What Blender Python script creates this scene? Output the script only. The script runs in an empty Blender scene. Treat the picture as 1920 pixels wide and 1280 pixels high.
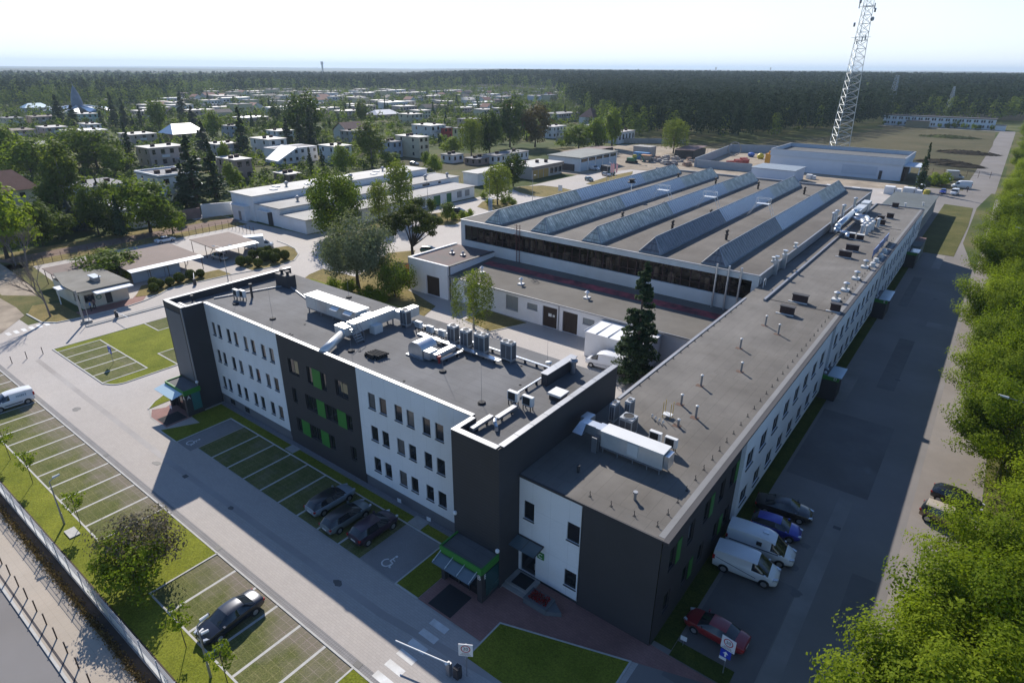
import bpy, bmesh, math, random
import numpy as np
from mathutils import Vector, Matrix
R = random.Random(7)
NR = np.random.RandomState(11)
SC = bpy.context.scene
COL = SC.collection
PI = math.pi
# ------------------------------------------------------------------ camera
CAMH = 37.0
FPX = 1156.0
_p, _r, _h = math.radians(23.86), math.radians(0.43), math.radians(-37.43)
_F = np.array([math.sin(_h)*math.cos(_p), math.cos(_h)*math.cos(_p), -math.sin(_p)])
_R0 = np.array([math.cos(_h), -math.sin(_h), 0.0])
_U0 = np.cross(_R0, _F)
_Rv = math.cos(_r)*_R0 + math.sin(_r)*_U0
_Uv = -math.sin(_r)*_R0 + math.cos(_r)*_U0
def ray(px, py): return _F*FPX + (px-960)*_Rv + (640-py)*_Uv
def at(px, py, z=0.0):
    """survey helper: point of the site at height z measured in the photograph"""
    d = ray(px, py); t = (z-CAMH)/d[2]
    return (d[0]*t, d[1]*t)
def proj(x, y, z=0.0):
    v = np.array([x, y, z-CAMH]); w = v@_F
    return (960+FPX*(v@_Rv)/w, 640-FPX*(v@_Uv)/w, w)
cd = bpy.data.cameras.new('camera'); cam = bpy.data.objects.new('camera', cd); COL.objects.link(cam)
cd.sensor_width = 36; cd.lens = FPX/1920*36; cd.clip_start = 0.5; cd.clip_end = 40000
M3 = Matrix([[_Rv[i], _Uv[i], -_F[i]] for i in range(3)])
cam.matrix_world = Matrix.Translation((0, 0, CAMH)) @ M3.to_4x4()
SC.camera = cam
# ------------------------------------------------------------------ light
SUNV = Vector((1.22, -0.87, -1.0)).normalized()        # direction the light travels
sun = bpy.data.lights.new('sun', 'SUN'); so = bpy.data.objects.new('sun', sun); COL.objects.link(so)
so.rotation_euler = SUNV.to_track_quat('-Z', 'Y').to_euler()
sun.energy = 4.0; sun.angle = math.radians(0.5); sun.color = (1.0, 0.935, 0.85)
W = bpy.data.worlds.new('World'); SC.world = W; W.use_nodes = True
wn = W.node_tree.nodes; wl = W.node_tree.links
bg = wn['Background']
sky = wn.new('ShaderNodeTexSky'); sky.sky_type = 'NISHITA'; sky.sun_disc = False
sky.sun_elevation = math.asin(-SUNV.z)
sky.sun_rotation = math.atan2(-SUNV.x, -SUNV.y)
sky.air_density = 1.0; sky.dust_density = 0.15; sky.ozone_density = 3.0
# bright white veil low in the sky around the sun (backlit summer haze)
_tc = wn.new('ShaderNodeTexCoord'); _sp = wn.new('ShaderNodeSeparateXYZ'); wl.new(_tc.outputs['Generated'], _sp.inputs[0])
_el = wn.new('ShaderNodeMapRange'); _el.interpolation_type = 'SMOOTHSTEP'; _el.inputs[1].default_value = 0.30; _el.inputs[2].default_value = 0.02; wl.new(_sp.outputs['Z'], _el.inputs[0])
_dt = wn.new('ShaderNodeVectorMath'); _dt.operation = 'DOT_PRODUCT'; _hx = math.hypot(SUNV.x, SUNV.y); _dt.inputs[1].default_value = (-SUNV.x/_hx, -SUNV.y/_hx, 0); wl.new(_tc.outputs['Generated'], _dt.inputs[0])
_az = wn.new('ShaderNodeMapRange'); _az.interpolation_type = 'SMOOTHSTEP'; _az.inputs[1].default_value = 0.0; _az.inputs[2].default_value = 0.75; wl.new(_dt.outputs['Value'], _az.inputs[0])
_cn = wn.new('ShaderNodeTexNoise'); _cn.inputs['Scale'].default_value = 2.2; _cn.inputs['Detail'].default_value = 6; _mp = wn.new('ShaderNodeMapping'); _mp.inputs['Scale'].default_value = (1,1,3); wl.new(_tc.outputs['Generated'], _mp.inputs[0]); wl.new(_mp.outputs[0], _cn.inputs[0])
_cr = wn.new('ShaderNodeMapRange'); _cr.inputs[1].default_value = 0.3; _cr.inputs[2].default_value = 0.7; _cr.inputs[3].default_value = 0.8; _cr.inputs[4].default_value = 1.0; wl.new(_cn.outputs['Fac'], _cr.inputs[0])
_m1 = wn.new('ShaderNodeMath'); _m1.operation = 'MULTIPLY'; wl.new(_el.outputs[0], _m1.inputs[0]); wl.new(_az.outputs[0], _m1.inputs[1])
_m2 = wn.new('ShaderNodeMath'); _m2.operation = 'MULTIPLY'; wl.new(_m1.outputs[0], _m2.inputs[0]); wl.new(_cr.outputs[0], _m2.inputs[1])
_mx = wn.new('ShaderNodeMixRGB'); wl.new(_m2.outputs[0], _mx.inputs[0]); _bl = wn.new('ShaderNodeMixRGB'); _bl.blend_type = 'MULTIPLY'; _bl.inputs[0].default_value = 1; _bl.inputs[2].default_value = (0.86,0.98,1.16,1); wl.new(sky.outputs[0], _bl.inputs[1]); wl.new(_bl.outputs[0], _mx.inputs[1]); _mx.inputs[2].default_value = (9.3, 9.8, 10.5, 1)
wl.new(_mx.outputs[0], bg.inputs[0]); bg.inputs[1].default_value = 0.075
SC.view_settings.view_transform = 'Standard'; SC.view_settings.look = 'None'
SC.view_settings.exposure = 0.7; SC.view_settings.gamma = 1.0
SC.cycles.max_bounces = 6; SC.cycles.diffuse_bounces = 2; SC.cycles.glossy_bounces = 2
SC.cycles.transmission_bounces = 4; SC.cycles.transparent_max_bounces = 8; SC.cycles.volume_bounces = 0
SC.cycles.use_denoising = True
SC.cycles.caustics_reflective = False; SC.cycles.caustics_refractive = False
# ------------------------------------------------------------------ materials
MATS = {}
def mat(name, col, rough=0.8, var=0.12, scale=0.6, metal=0.0, bump=0.0, bscale=8.0, col2=None, detail=4.0, spec=0.5,
        mix=None, trans=0.0, dirt=0.0, coat=0.0, alpha=1.0):
    if name in MATS: return MATS[name]
    m = bpy.data.materials.new(name); MATS[name] = m; m.use_nodes = True
    nt = m.node_tree; n = nt.nodes; l = nt.links; b = n['Principled BSDF']
    b.inputs['Roughness'].default_value = rough; b.inputs['Metallic'].default_value = metal
    b.inputs['Specular IOR Level'].default_value = spec
    if coat: b.inputs['Coat Weight'].default_value = coat; b.inputs['Coat Roughness'].default_value = 0.05
    if alpha < 1: b.inputs['Alpha'].default_value = alpha
    tc = n.new('ShaderNodeTexCoord')
    c1 = tuple(max(0.0, c*(1-var)) for c in col)+(1,)
    c2 = (tuple(col2) if col2 else tuple(min(1.0, c*(1+var)) for c in col))+(1,)
    out = None
    if var or col2:
        ns = n.new('ShaderNodeTexNoise'); ns.inputs['Scale'].default_value = scale; ns.inputs['Detail'].default_value = detail
        ns.inputs['Roughness'].default_value = 0.65
        l.new(tc.outputs['Object'], ns.inputs['Vector'])
        rp = n.new('ShaderNodeValToRGB'); rp.color_ramp.elements[0].position = 0.32; rp.color_ramp.elements[1].position = 0.68
        rp.color_ramp.elements[0].color = c1; rp.color_ramp.elements[1].color = c2
        l.new(ns.outputs['Fac'], rp.inputs[0]); out = rp.outputs[0]
        if dirt:
            n2 = n.new('ShaderNodeTexNoise'); n2.inputs['Scale'].default_value = scale*0.23; n2.inputs['Detail'].default_value = 6
            n2.inputs['Distortion'].default_value = 1.0
            l.new(tc.outputs['Object'], n2.inputs['Vector'])
            r2 = n.new('ShaderNodeValToRGB'); r2.color_ramp.elements[0].position = 0.4; r2.color_ramp.elements[1].position = 0.7
            r2.color_ramp.elements[0].color = (1, 1, 1, 1); v = 1-dirt; r2.color_ramp.elements[1].color = (v, v*0.97, v*0.93, 1)
            l.new(n2.outputs['Fac'], r2.inputs[0])
            mx = n.new('ShaderNodeMixRGB'); mx.blend_type = 'MULTIPLY'; mx.inputs[0].default_value = 1
            l.new(out, mx.inputs[1]); l.new(r2.outputs[0], mx.inputs[2]); out = mx.outputs[0]
        l.new(out, b.inputs['Base Color'])
    else:
        b.inputs['Base Color'].default_value = tuple(col)+(1,)
    if bump:
        nb = n.new('ShaderNodeTexNoise'); nb.inputs['Scale'].default_value = bscale; nb.inputs['Detail'].default_value = 5
        l.new(tc.outputs['Object'], nb.inputs['Vector'])
        bp = n.new('ShaderNodeBump'); bp.inputs['Strength'].default_value = bump; bp.inputs['Distance'].default_value = 0.1
        l.new(nb.outputs['Fac'], bp.inputs['Height']); l.new(bp.outputs[0], b.inputs['Normal'])
    if trans:
        tr = n.new('ShaderNodeBsdfTranslucent')
        if out is not None: l.new(out, tr.inputs[0])
        else: tr.inputs[0].default_value = tuple(col)+(1,)
        ms = n.new('ShaderNodeMixShader'); ms.inputs[0].default_value = trans
        l.new(b.outputs[0], ms.inputs[1]); l.new(tr.outputs[0], ms.inputs[2]); l.new(ms.outputs[0], n['Material Output'].inputs[0])
    m['outnode'] = 1
    return m
def pattern(m, kind, sx, sy, line=0.03, dark=0.75, rot=0.0, axes='XY', noise=0.0):
    """darken thin joints: kind 'brick' (paving blocks), 'grid' or 'lines'"""
    nt = m.node_tree; n = nt.nodes; l = nt.links; b = n['Principled BSDF']
    tc = n.new('ShaderNodeTexCoord'); mp = n.new('ShaderNodeMapping')
    l.new(tc.outputs['Object'], mp.inputs[0])
    if axes == 'XZ': mp.inputs['Rotation'].default_value = (PI/2, 0, 0)
    elif axes == 'YZ': mp.inputs['Rotation'].default_value = (PI/2, 0, PI/2)
    else: mp.inputs['Rotation'].default_value = (0, 0, rot)
    br = n.new('ShaderNodeTexBrick'); l.new(mp.outputs[0], br.inputs[0])
    br.offset = 0.5 if kind == 'brick' else 0.0
    br.inputs['Scale'].default_value = 1.0
    br.inputs['Brick Width'].default_value = sx; br.inputs['Row Height'].default_value = sy
    br.inputs['Mortar Size'].default_value = line; br.inputs['Mortar Smooth'].default_value = 0.1
    br.inputs['Color1'].default_value = (1, 1, 1, 1); v = 1-noise; br.inputs['Color2'].default_value = (v, v, v, 1)
    if isinstance(dark, (int, float)): dark = (dark,)*3
    br.inputs['Mortar'].default_value = tuple(dark)+(1,)
    mx = n.new('ShaderNodeMixRGB'); mx.blend_type = 'MULTIPLY'; mx.inputs[0].default_value = 1
    lk = b.inputs['Base Color'].links
    if lk: l.new(lk[0].from_socket, mx.inputs[1])
    else: mx.inputs[1].default_value = b.inputs['Base Color'].default_value
    l.new(br.outputs['Color'], mx.inputs[2]); l.new(mx.outputs[0], b.inputs['Base Color'])
    return m
def leafmat(name, col, col2, trans=0.35, rough=0.55):
    """foliage: colour from a per-leaf attribute, some light passes through"""
    m = bpy.data.materials.new(name); MATS[name] = m; m.use_nodes = True
    nt = m.node_tree; n = nt.nodes; l = nt.links; b = n['Principled BSDF']
    a = n.new('ShaderNodeAttribute'); a.attribute_name = 'tint'
    rp = n.new('ShaderNodeValToRGB'); rp.color_ramp.elements[0].color = tuple(col)+(1,); rp.color_ramp.elements[1].color = tuple(col2)+(1,)
    oi = n.new('ShaderNodeObjectInfo')
    ad = n.new('ShaderNodeMath'); ad.operation = 'MULTIPLY_ADD'; ad.inputs[1].default_value = 0.4; ad.inputs[2].default_value = -0.2
    l.new(oi.outputs['Random'], ad.inputs[0])
    a2 = n.new('ShaderNodeMath'); a2.operation = 'ADD'; l.new(a.outputs['Fac'], a2.inputs[0]); l.new(ad.outputs[0], a2.inputs[1])
    l.new(a2.outputs[0], rp.inputs[0]); l.new(rp.outputs[0], b.inputs['Base Color'])
    b.inputs['Roughness'].default_value = rough; b.inputs['Specular IOR Level'].default_value = 0.03
    tr = n.new('ShaderNodeBsdfTranslucent'); 
    mt = n.new('ShaderNodeMixRGB'); mt.blend_type = 'MULTIPLY'; mt.inputs[0].default_value = 1; mt.inputs[2].default_value = (1.15, 1.2, 0.55, 1)
    l.new(rp.outputs[0], mt.inputs[1]); l.new(mt.outputs[0], tr.inputs[0])
    ms = n.new('ShaderNodeMixShader'); ms.inputs[0].default_value = trans
    l.new(b.outputs[0], ms.inputs[1]); l.new(tr.outputs[0], ms.inputs[2]); l.new(ms.outputs[0], n['Material Output'].inputs[0])
    return m
# ------------------------------------------------------------------ mesh builder
def origin(o):
    v = Vector((0, 0, 0))
    while o is not None: v += o.location; o = o.parent
    return v
class MB:
    def __init__(s): s.v = []; s.f = []; s.mi = []; s.cur = 0
    def face(s, pts, m=None):
        i = len(s.v); s.v += [tuple(p) for p in pts]; s.f.append(tuple(range(i, i+len(pts)))); s.mi.append(s.cur if m is None else m); return s
    def box(s, x0, x1, y0, y1, z0, z1, m=None):
        if x0 > x1: x0, x1 = x1, x0
        if y0 > y1: y0, y1 = y1, y0
        i = len(s.v)
        s.v += [(x0,y0,z0),(x1,y0,z0),(x1,y1,z0),(x0,y1,z0),(x0,y0,z1),(x1,y0,z1),(x1,y1,z1),(x0,y1,z1)]
        for q in ((0,3,2,1),(4,5,6,7),(0,1,5,4),(1,2,6,5),(2,3,7,6),(3,0,4,7)):
            s.f.append(tuple(i+k for k in q)); s.mi.append(s.cur if m is None else m)
        return s
    def obox(s, c, ux, hx, hy, z0, z1, m=None):
        """box centred c=(x,y), long axis direction ux (angle), half sizes"""
        a, b = math.cos(ux), math.sin(ux)
        P = [(c[0]+a*x-b*y, c[1]+b*x+a*y) for x, y in ((-hx,-hy),(hx,-hy),(hx,hy),(-hx,hy))]
        return s.prism(P, z0, z1, m)
    def prism(s, poly, z0, z1, m=None):
        A = sum(poly[k][0]*poly[(k+1) % len(poly)][1]-poly[(k+1) % len(poly)][0]*poly[k][1] for k in range(len(poly)))
        if A < 0: poly = poly[::-1]
        n = len(poly); i = len(s.v)
        s.v += [(p[0],p[1],z0) for p in poly]+[(p[0],p[1],z1) for p in poly]
        mm = s.cur if m is None else m
        s.f.append(tuple(i+k for k in range(n-1,-1,-1))); s.mi.append(mm)
        s.f.append(tuple(i+n+k for k in range(n))); s.mi.append(mm)
        for k in range(n):
            s.f.append((i+k, i+(k+1) % n, i+n+(k+1) % n, i+n+k)); s.mi.append(mm)
        return s
    def tube(s, p0, p1, r0, r1=None, n=8, m=None, cap=True):
        r1 = r0 if r1 is None else r1
        p0 = Vector(p0); p1 = Vector(p1); d = (p1-p0)
        if d.length < 1e-6: return s
        q = d.normalized().to_track_quat('Z', 'Y'); i = len(s.v)
        for p, r in ((p0, r0), (p1, r1)):
            for k in range(n):
                a = 2*PI*k/n; s.v.append(tuple(p + q @ Vector((r*math.cos(a), r*math.sin(a), 0))))
        mm = s.cur if m is None else m
        for k in range(n): s.f.append((i+k, i+(k+1) % n, i+n+(k+1) % n, i+n+k)); s.mi.append(mm)
        if cap:
            s.f.append(tuple(i+k for k in range(n-1,-1,-1))); s.mi.append(mm)
            s.f.append(tuple(i+n+k for k in range(n))); s.mi.append(mm)
        return s
    def path(s, pts, r, n=8, m=None):
        for a, b in zip(pts[:-1], pts[1:]): s.tube(a, b, r, n=n, m=m)
        return s
    def lathe(s, c, prof, n=16, m=None):
        i = len(s.v); mm = s.cur if m is None else m
        for r, z in prof:
            for k in range(n):
                a = 2*PI*k/n; s.v.append((c[0]+r*math.cos(a), c[1]+r*math.sin(a), c[2]+z))
        for j in range(len(prof)-1):
            for k in range(n):
                s.f.append((i+j*n+k, i+j*n+(k+1) % n, i+(j+1)*n+(k+1) % n, i+(j+1)*n+k)); s.mi.append(mm)
        s.f.append(tuple(i+k for k in range(n-1,-1,-1))); s.mi.append(mm)
        j = len(prof)-1; s.f.append(tuple(i+j*n+k for k in range(n))); s.mi.append(mm)
        return s
    def sheet(s, poly, z, m=None):
        A = sum(poly[k][0]*poly[(k+1) % len(poly)][1]-poly[(k+1) % len(poly)][0]*poly[k][1] for k in range(len(poly)))
        if A < 0: poly = poly[::-1]
        return s.face([(p[0],p[1],z) for p in poly], m)
    def rect(s, x0, x1, y0, y1, z, m=None): return s.face([(x0,y0,z),(x1,y0,z),(x1,y1,z),(x0,y1,z)], m)
    def wall(s, o, u, u0, u1, z0, z1, holes=(), depth=0.18, m=None, rm=None):
        """wall panel with real openings; o base point, u horizontal unit vector, outward normal (uy,-ux)"""
        n = (u[1], -u[0])
        P = lambda a, z, d=0.0: (o[0]+u[0]*a-n[0]*d, o[1]+u[1]*a-n[1]*d, z)
        us = sorted({u0, u1, *[min(max(h[0],u0),u1) for h in holes], *[min(max(h[1],u0),u1) for h in holes]})
        zs = sorted({z0, z1, *[min(max(h[2],z0),z1) for h in holes], *[min(max(h[3],z0),z1) for h in holes]})
        # merge: one column strip at a time
        for a, b in zip(us[:-1], us[1:]):
            run = None
            for c, d in zip(zs[:-1], zs[1:]):
                mu, mz = (a+b)/2, (c+d)/2
                hole = any(h[0] < mu < h[1] and h[2] < mz < h[3] for h in holes)
                if hole:
                    if run: s.face([P(a,run[0]),P(b,run[0]),P(b,run[1]),P(a,run[1])], m); run = None
                else: run = (run[0], d) if run else (c, d)
            if run: s.face([P(a,run[0]),P(b,run[0]),P(b,run[1]),P(a,run[1])], m)
        for h in holes:
            a, b, c, d = h[:4]; r = rm if rm is not None else m
            s.face([P(a,c),P(b,c),P(b,c,depth),P(a,c,depth)], r); s.face([P(a,d,depth),P(b,d,depth),P(b,d),P(a,d)], r)
            s.face([P(a,c),P(a,c,depth),P(a,d,depth),P(a,d)], r); s.face([P(b,c,depth),P(b,c),P(b,d),P(b,d,depth)], r)
        return s
    def build(s, name, mats, parent=None, smooth=False, kind=None):
        if not isinstance(mats, (list, tuple)): mats = [mats]
        me = bpy.data.meshes.new(name)
        v = s.v
        if parent is not None:
            O = origin(parent); v = [(a-O.x, b-O.y, c-O.z) for a, b, c in v]
        me.from_pydata(v, [], s.f); 
        for m in mats: me.materials.append(m)
        if len(mats) > 1: me.polygons.foreach_set('material_index', s.mi)
        if smooth: me.polygons.foreach_set('use_smooth', [True]*len(me.polygons))
        me.update()
        o = bpy.data.objects.new(name, me); COL.objects.link(o)
        if parent is not None: o.parent = parent
        if kind: o['kind'] = kind
        return o
def weld(o, dist=0.001):
    bm = bmesh.new(); bm.from_mesh(o.data); bmesh.ops.remove_doubles(bm, verts=bm.verts, dist=dist); bm.to_mesh(o.data); bm.free()
def T(name, label, cat, loc=(0,0,0), group=None, rz=0.0):
    o = bpy.data.objects.new(name, None); COL.objects.link(o); o.location = loc; o.rotation_euler = (0,0,rz)
    o.empty_display_size = 0.3
    o['label'] = label; o['category'] = cat
    if group: o['group'] = group
    return o
def tag(o, label, cat, group=None):
    o['label'] = label; o['category'] = cat
    if group: o['group'] = group
    return o
def dup(root, loc=None, rz=None, label=None, group=None, scale=None):
    r = root.copy(); COL.objects.link(r)
    if loc is not None: r.location = loc
    if rz is not None: r.rotation_euler = (0,0,rz)
    if scale is not None: r.scale = scale if hasattr(scale, '__len__') else (scale,)*3
    if label: r['label'] = label
    if group: r['group'] = group
    for ch in list(root.children):
        c = ch.copy(); COL.objects.link(c); c.parent = r
        for g in list(ch.children):
            d = g.copy(); COL.objects.link(d); d.parent = c
    return r
def put(o, loc, rz=0.0, scale=1.0):
    o.location = loc; o.rotation_euler = (0,0,rz); o.scale = scale if hasattr(scale, '__len__') else (scale,)*3
    return o
# palette (real surface colours, linear)
M_white = mat('white_render', (0.78,0.79,0.81), 0.75, 0.03, 0.8, dirt=0.06)
M_whiteF = mat('white_facade_panels', (0.79,0.80,0.82), 0.7, 0.03, 0.4, dirt=0.07); pattern(M_whiteF, 'grid', 1.62, 3.38, 0.009, 0.72, axes='XZ', noise=0.03)
M_whiteS = mat('white_side_panels', (0.78,0.80,0.83), 0.7, 0.03, 0.4, dirt=0.07); pattern(M_whiteS, 'grid', 3.3, 3.38, 0.012, 0.72, axes='YZ', noise=0.03)
M_blind = mat('window_with_grey_blind', (0.13,0.12,0.115), 0.12, 0.2, 2.0, spec=0.7)
M_white2 = mat('white_paint', (0.74,0.75,0.76), 0.6, 0.03, 1.0, dirt=0.08)
M_dark = mat('dark_cladding', (0.042,0.040,0.044), 0.7, 0.08, 0.5)
M_dark2 = mat('dark_cladding_ribbed', (0.035,0.036,0.042), 0.55, 0.08, 0.5)
pattern(M_dark2, 'grid', 50.0, 0.28, 0.02, 0.6, axes='XZ')
M_green = mat('green_panel', (0.035,0.20,0.03), 0.55, 0.06)
M_plinth = mat('grey_plinth', (0.16,0.16,0.17), 0.85, 0.06)
M_cap = mat('sheet_metal_cap', (0.30,0.31,0.33), 0.5, 0.08, 0.7, metal=0.4, dirt=0.15)
M_zinc = mat('galvanised_steel', (0.60,0.62,0.64), 0.32, 0.07, 2.0, metal=0.75)
M_zincw = mat('duct_sheet', (0.70,0.70,0.68), 0.38, 0.05, 1.5, metal=0.4)
M_steel = mat('grey_steel', (0.30,0.31,0.33), 0.45, 0.05, 2.0, metal=0.6)
M_black = mat('black_rubber', (0.02,0.02,0.021), 0.8, 0.1)
M_glass = mat('window_glass', (0.015,0.018,0.022), 0.06, 0.0, spec=0.8)
M_glassb = mat('window_glass_with_blind', (0.40,0.30,0.17), 0.3, 0.05)
M_frame = mat('window_frame', (0.035,0.036,0.04), 0.5, 0.0)
M_framew = mat('window_frame_white', (0.6,0.6,0.6), 0.5, 0.0)
M_roofB = mat('roofing_felt_grey', (0.152,0.152,0.154), 0.9, 0.14, 0.35, bump=0.15, bscale=30, dirt=0.3)
pattern(M_roofB, 'brick', 7.5, 1.0, 0.02, 0.70, noise=0.06)
M_roofC = mat('roofing_felt_brown', (0.168,0.156,0.140), 0.9, 0.16, 0.3, bump=0.15, bscale=30, dirt=0.32)
pattern(M_roofC, 'brick', 1.0, 8.0, 0.02, 0.72, noise=0.06)
M_roofH = mat('roofing_felt_hall', (0.150,0.136,0.120), 0.9, 0.16, 0.25, bump=0.15, bscale=30, dirt=0.3); pattern(M_roofH, 'brick', 1.0, 9.0, 0.02, 0.75, noise=0.06)
M_roofpale = mat('pale_roof_membrane', (0.50,0.49,0.46), 0.8, 0.08, 0.3, dirt=0.2)
M_conc = mat('concrete', (0.36,0.35,0.33), 0.85, 0.10, 1.2, dirt=0.2)
M_kerb = mat('kerb_stone', (0.46,0.45,0.42), 0.85, 0.10, 2.0)
M_wood = mat('dark_brown_timber', (0.035,0.020,0.014), 0.7, 0.15)
M_rust = mat('dark_red_steel', (0.10,0.025,0.02), 0.6, 0.15)
M_bark = mat('bark', (0.075,0.058,0.045), 0.95, 0.25, 3.0)
M_birch = mat('pale_bark', (0.30,0.28,0.25), 0.9, 0.3, 3.0)
# ================================================================== SETTING: ground, roads, paving
def terrain_mat():
    m = bpy.data.materials.new('terrain'); m.use_nodes = True; nt = m.node_tree; n = nt.nodes; l = nt.links; b = n['Principled BSDF']
    b.inputs['Roughness'].default_value = 1.0; b.inputs['Specular IOR Level'].default_value = 0.1
    tc = n.new('ShaderNodeTexCoord')
    a = n.new('ShaderNodeTexNoise'); a.inputs['Scale'].default_value = 0.035; a.inputs['Detail'].default_value = 8; l.new(tc.outputs['Object'], a.inputs[0])
    r = n.new('ShaderNodeValToRGB'); e = r.color_ramp.elements
    e[0].position = 0.36; e[0].color = (0.045,0.07,0.02,1); e[1].position = 0.68; e[1].color = (0.17,0.145,0.075,1)
    x = e.new(0.52); x.color = (0.085,0.10,0.035,1)
    l.new(a.outputs['Fac'], r.inputs[0]); l.new(r.outputs[0], b.inputs['Base Color'])
    return m
def grassmat(name, c1, c2, c3=None, s=0.5):
    m = bpy.data.materials.new(name); m.use_nodes = True; nt = m.node_tree; n = nt.nodes; l = nt.links; b = n['Principled BSDF']
    b.inputs['Roughness'].default_value = 1.0; b.inputs['Specular IOR Level'].default_value = 0.15
    tc = n.new('ShaderNodeTexCoord')
    a = n.new('ShaderNodeTexNoise'); a.inputs['Scale'].default_value = s; a.inputs['Detail'].default_value = 7; a.inputs['Roughness'].default_value = 0.7
    l.new(tc.outputs['Object'], a.inputs[0])
    r = n.new('ShaderNodeValToRGB'); e = r.color_ramp.elements
    e[0].position = 0.34; e[0].color = tuple(c1)+(1,); e[1].position = 0.66; e[1].color = tuple(c2)+(1,)
    if c3: x = e.new(0.78); x.color = tuple(c3)+(1,)
    l.new(a.outputs['Fac'], r.inputs[0])
    f = n.new('ShaderNodeTexNoise'); f.inputs['Scale'].default_value = 9; f.inputs['Detail'].default_value = 4; l.new(tc.outputs['Object'], f.inputs[0])
    r2 = n.new('ShaderNodeValToRGB'); r2.color_ramp.elements[0].position = 0.3; r2.color_ramp.elements[0].color = (0.62,0.62,0.6,1); r2.color_ramp.elements[1].position = 0.7; r2.color_ramp.elements[1].color = (1.2,1.2,1.1,1)
    l.new(f.outputs['Fac'], r2.inputs[0])
    mx = n.new('ShaderNodeMixRGB'); mx.blend_type = 'MULTIPLY'; mx.inputs[0].default_value = 1
    l.new(r.outputs[0], mx.inputs[1]); l.new(r2.outputs[0], mx.inputs[2]); l.new(mx.outputs[0], b.inputs['Base Color'])
    bp = n.new('ShaderNodeBump'); bp.inputs['Strength'].default_value = 0.6; bp.inputs['Distance'].default_value = 0.08
    l.new(f.outputs['Fac'], bp.inputs['Height']); l.new(bp.outputs[0], b.inputs['Normal'])
    return m
G_terr = terrain_mat()
G_lawn = grassmat('lawn_grass', (0.125,0.150,0.016), (0.225,0.240,0.032), (0.28,0.25,0.07), 0.22)
G_bay = grassmat('grass_paver', (0.10,0.118,0.036), (0.165,0.165,0.068), (0.20,0.18,0.11), 0.5)
def wear(m):
    nt = m.node_tree; n = nt.nodes; l = nt.links; b = n['Principled BSDF']; tc = n.new('ShaderNodeTexCoord'); sp = n.new('ShaderNodeSeparateXYZ'); l.new(tc.outputs['Object'], sp.inputs[0])
    mr = n.new('ShaderNodeMapRange'); mr.inputs[1].default_value = 12.6; mr.inputs[2].default_value = 16.8; mr.inputs[3].default_value = -0.15; mr.inputs[4].default_value = 0.5; l.new(sp.outputs['Y'], mr.inputs[0])
    lt = n.new('ShaderNodeMath'); lt.operation = 'LESS_THAN'; lt.inputs[1].default_value = 17.0; l.new(sp.outputs['Y'], lt.inputs[0]); ml = n.new('ShaderNodeMath'); ml.operation = 'MULTIPLY'; l.new(mr.outputs[0], ml.inputs[0]); l.new(lt.outputs[0], ml.inputs[1])
    ns = n.new('ShaderNodeTexNoise'); ns.inputs['Scale'].default_value = 0.55; ns.inputs['Detail'].default_value = 7; l.new(tc.outputs['Object'], ns.inputs[0]); ad = n.new('ShaderNodeMath'); ad.operation = 'ADD'; l.new(ns.outputs['Fac'], ad.inputs[0]); l.new(ml.outputs[0], ad.inputs[1])
    r = n.new('ShaderNodeMapRange'); r.inputs[1].default_value = 0.52; r.inputs[2].default_value = 0.95; l.new(ad.outputs[0], r.inputs[0])
    mx = n.new('ShaderNodeMixRGB'); l.new(r.outputs[0], mx.inputs[0]); l.new(b.inputs['Base Color'].links[0].from_socket, mx.inputs[1]); mx.inputs[2].default_value = (0.20,0.175,0.13,1); l.new(mx.outputs[0], b.inputs['Base Color'])
wear(G_bay)
pattern(G_bay, 'grid', 0.62, 0.62, 0.02, (1.45,1.35,1.6))
G_dry = grassmat('dry_grass', (0.15,0.13,0.05), (0.28,0.215,0.09), (0.36,0.27,0.13), 0.25)
G_rough = grassmat('rough_grass', (0.07,0.095,0.03), (0.20,0.165,0.07), (0.32,0.25,0.15), 0.12)
G_dirt = mat('sandy_soil', (0.34,0.28,0.21), 1.0, 0.25, 0.3, dirt=0.35, bump=0.3, bscale=3)
G_field = grassmat('dry_field_grass', (0.075,0.075,0.038), (0.125,0.108,0.062), (0.16,0.13,0.085), 0.03)  # darker than the other dry grass, cloud shade put into the colour
G_rough2 = grassmat('olive_grass', (0.075,0.085,0.025), (0.145,0.135,0.05), (0.2,0.16,0.08), 0.15)
G_shade = grassmat('lawn_grass_painted_shade', (0.04,0.06,0.012), (0.085,0.10,0.02), None, 0.4)  # lawn colour darkened, shade beside the wing painted into the grass
G_soil = mat('dark_bed_soil', (0.07,0.052,0.04), 1.0, 0.25, 0.8)
G_pave = mat('beige_block_paving', (0.44,0.405,0.375), 0.85, 0.05, 0.15, dirt=0.10)
pattern(G_pave, 'brick', 0.4, 0.2, 0.012, 0.80, noise=0.07)
G_walk = mat('sidewalk_slabs', (0.42,0.365,0.30), 0.9, 0.06, 0.3, dirt=0.08)
pattern(G_walk, 'grid', 0.5, 0.5, 0.012, 0.85)
G_red = mat('red_block_paving', (0.29,0.155,0.135), 0.9, 0.12, 0.6, dirt=0.15)
pattern(G_red, 'brick', 0.4, 0.2, 0.015, 0.75, noise=0.12)
G_asph = mat('yard_asphalt', (0.20,0.185,0.175), 0.9, 0.10, 0.12, dirt=0.16, bump=0.08, bscale=40)
G_street = mat('street_asphalt', (0.20,0.19,0.185), 0.9, 0.06, 0.2, dirt=0.1, bump=0.08, bscale=40)
G_redroad = mat('red_gravel_road', (0.20,0.135,0.105), 1.0, 0.15, 0.2, dirt=0.2)
G_gutter = mat('grey_gutter_blocks', (0.24,0.23,0.225), 0.9, 0.08, 0.8)
pattern(G_gutter, 'grid', 0.2, 0.2, 0.02, 0.7)
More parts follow.
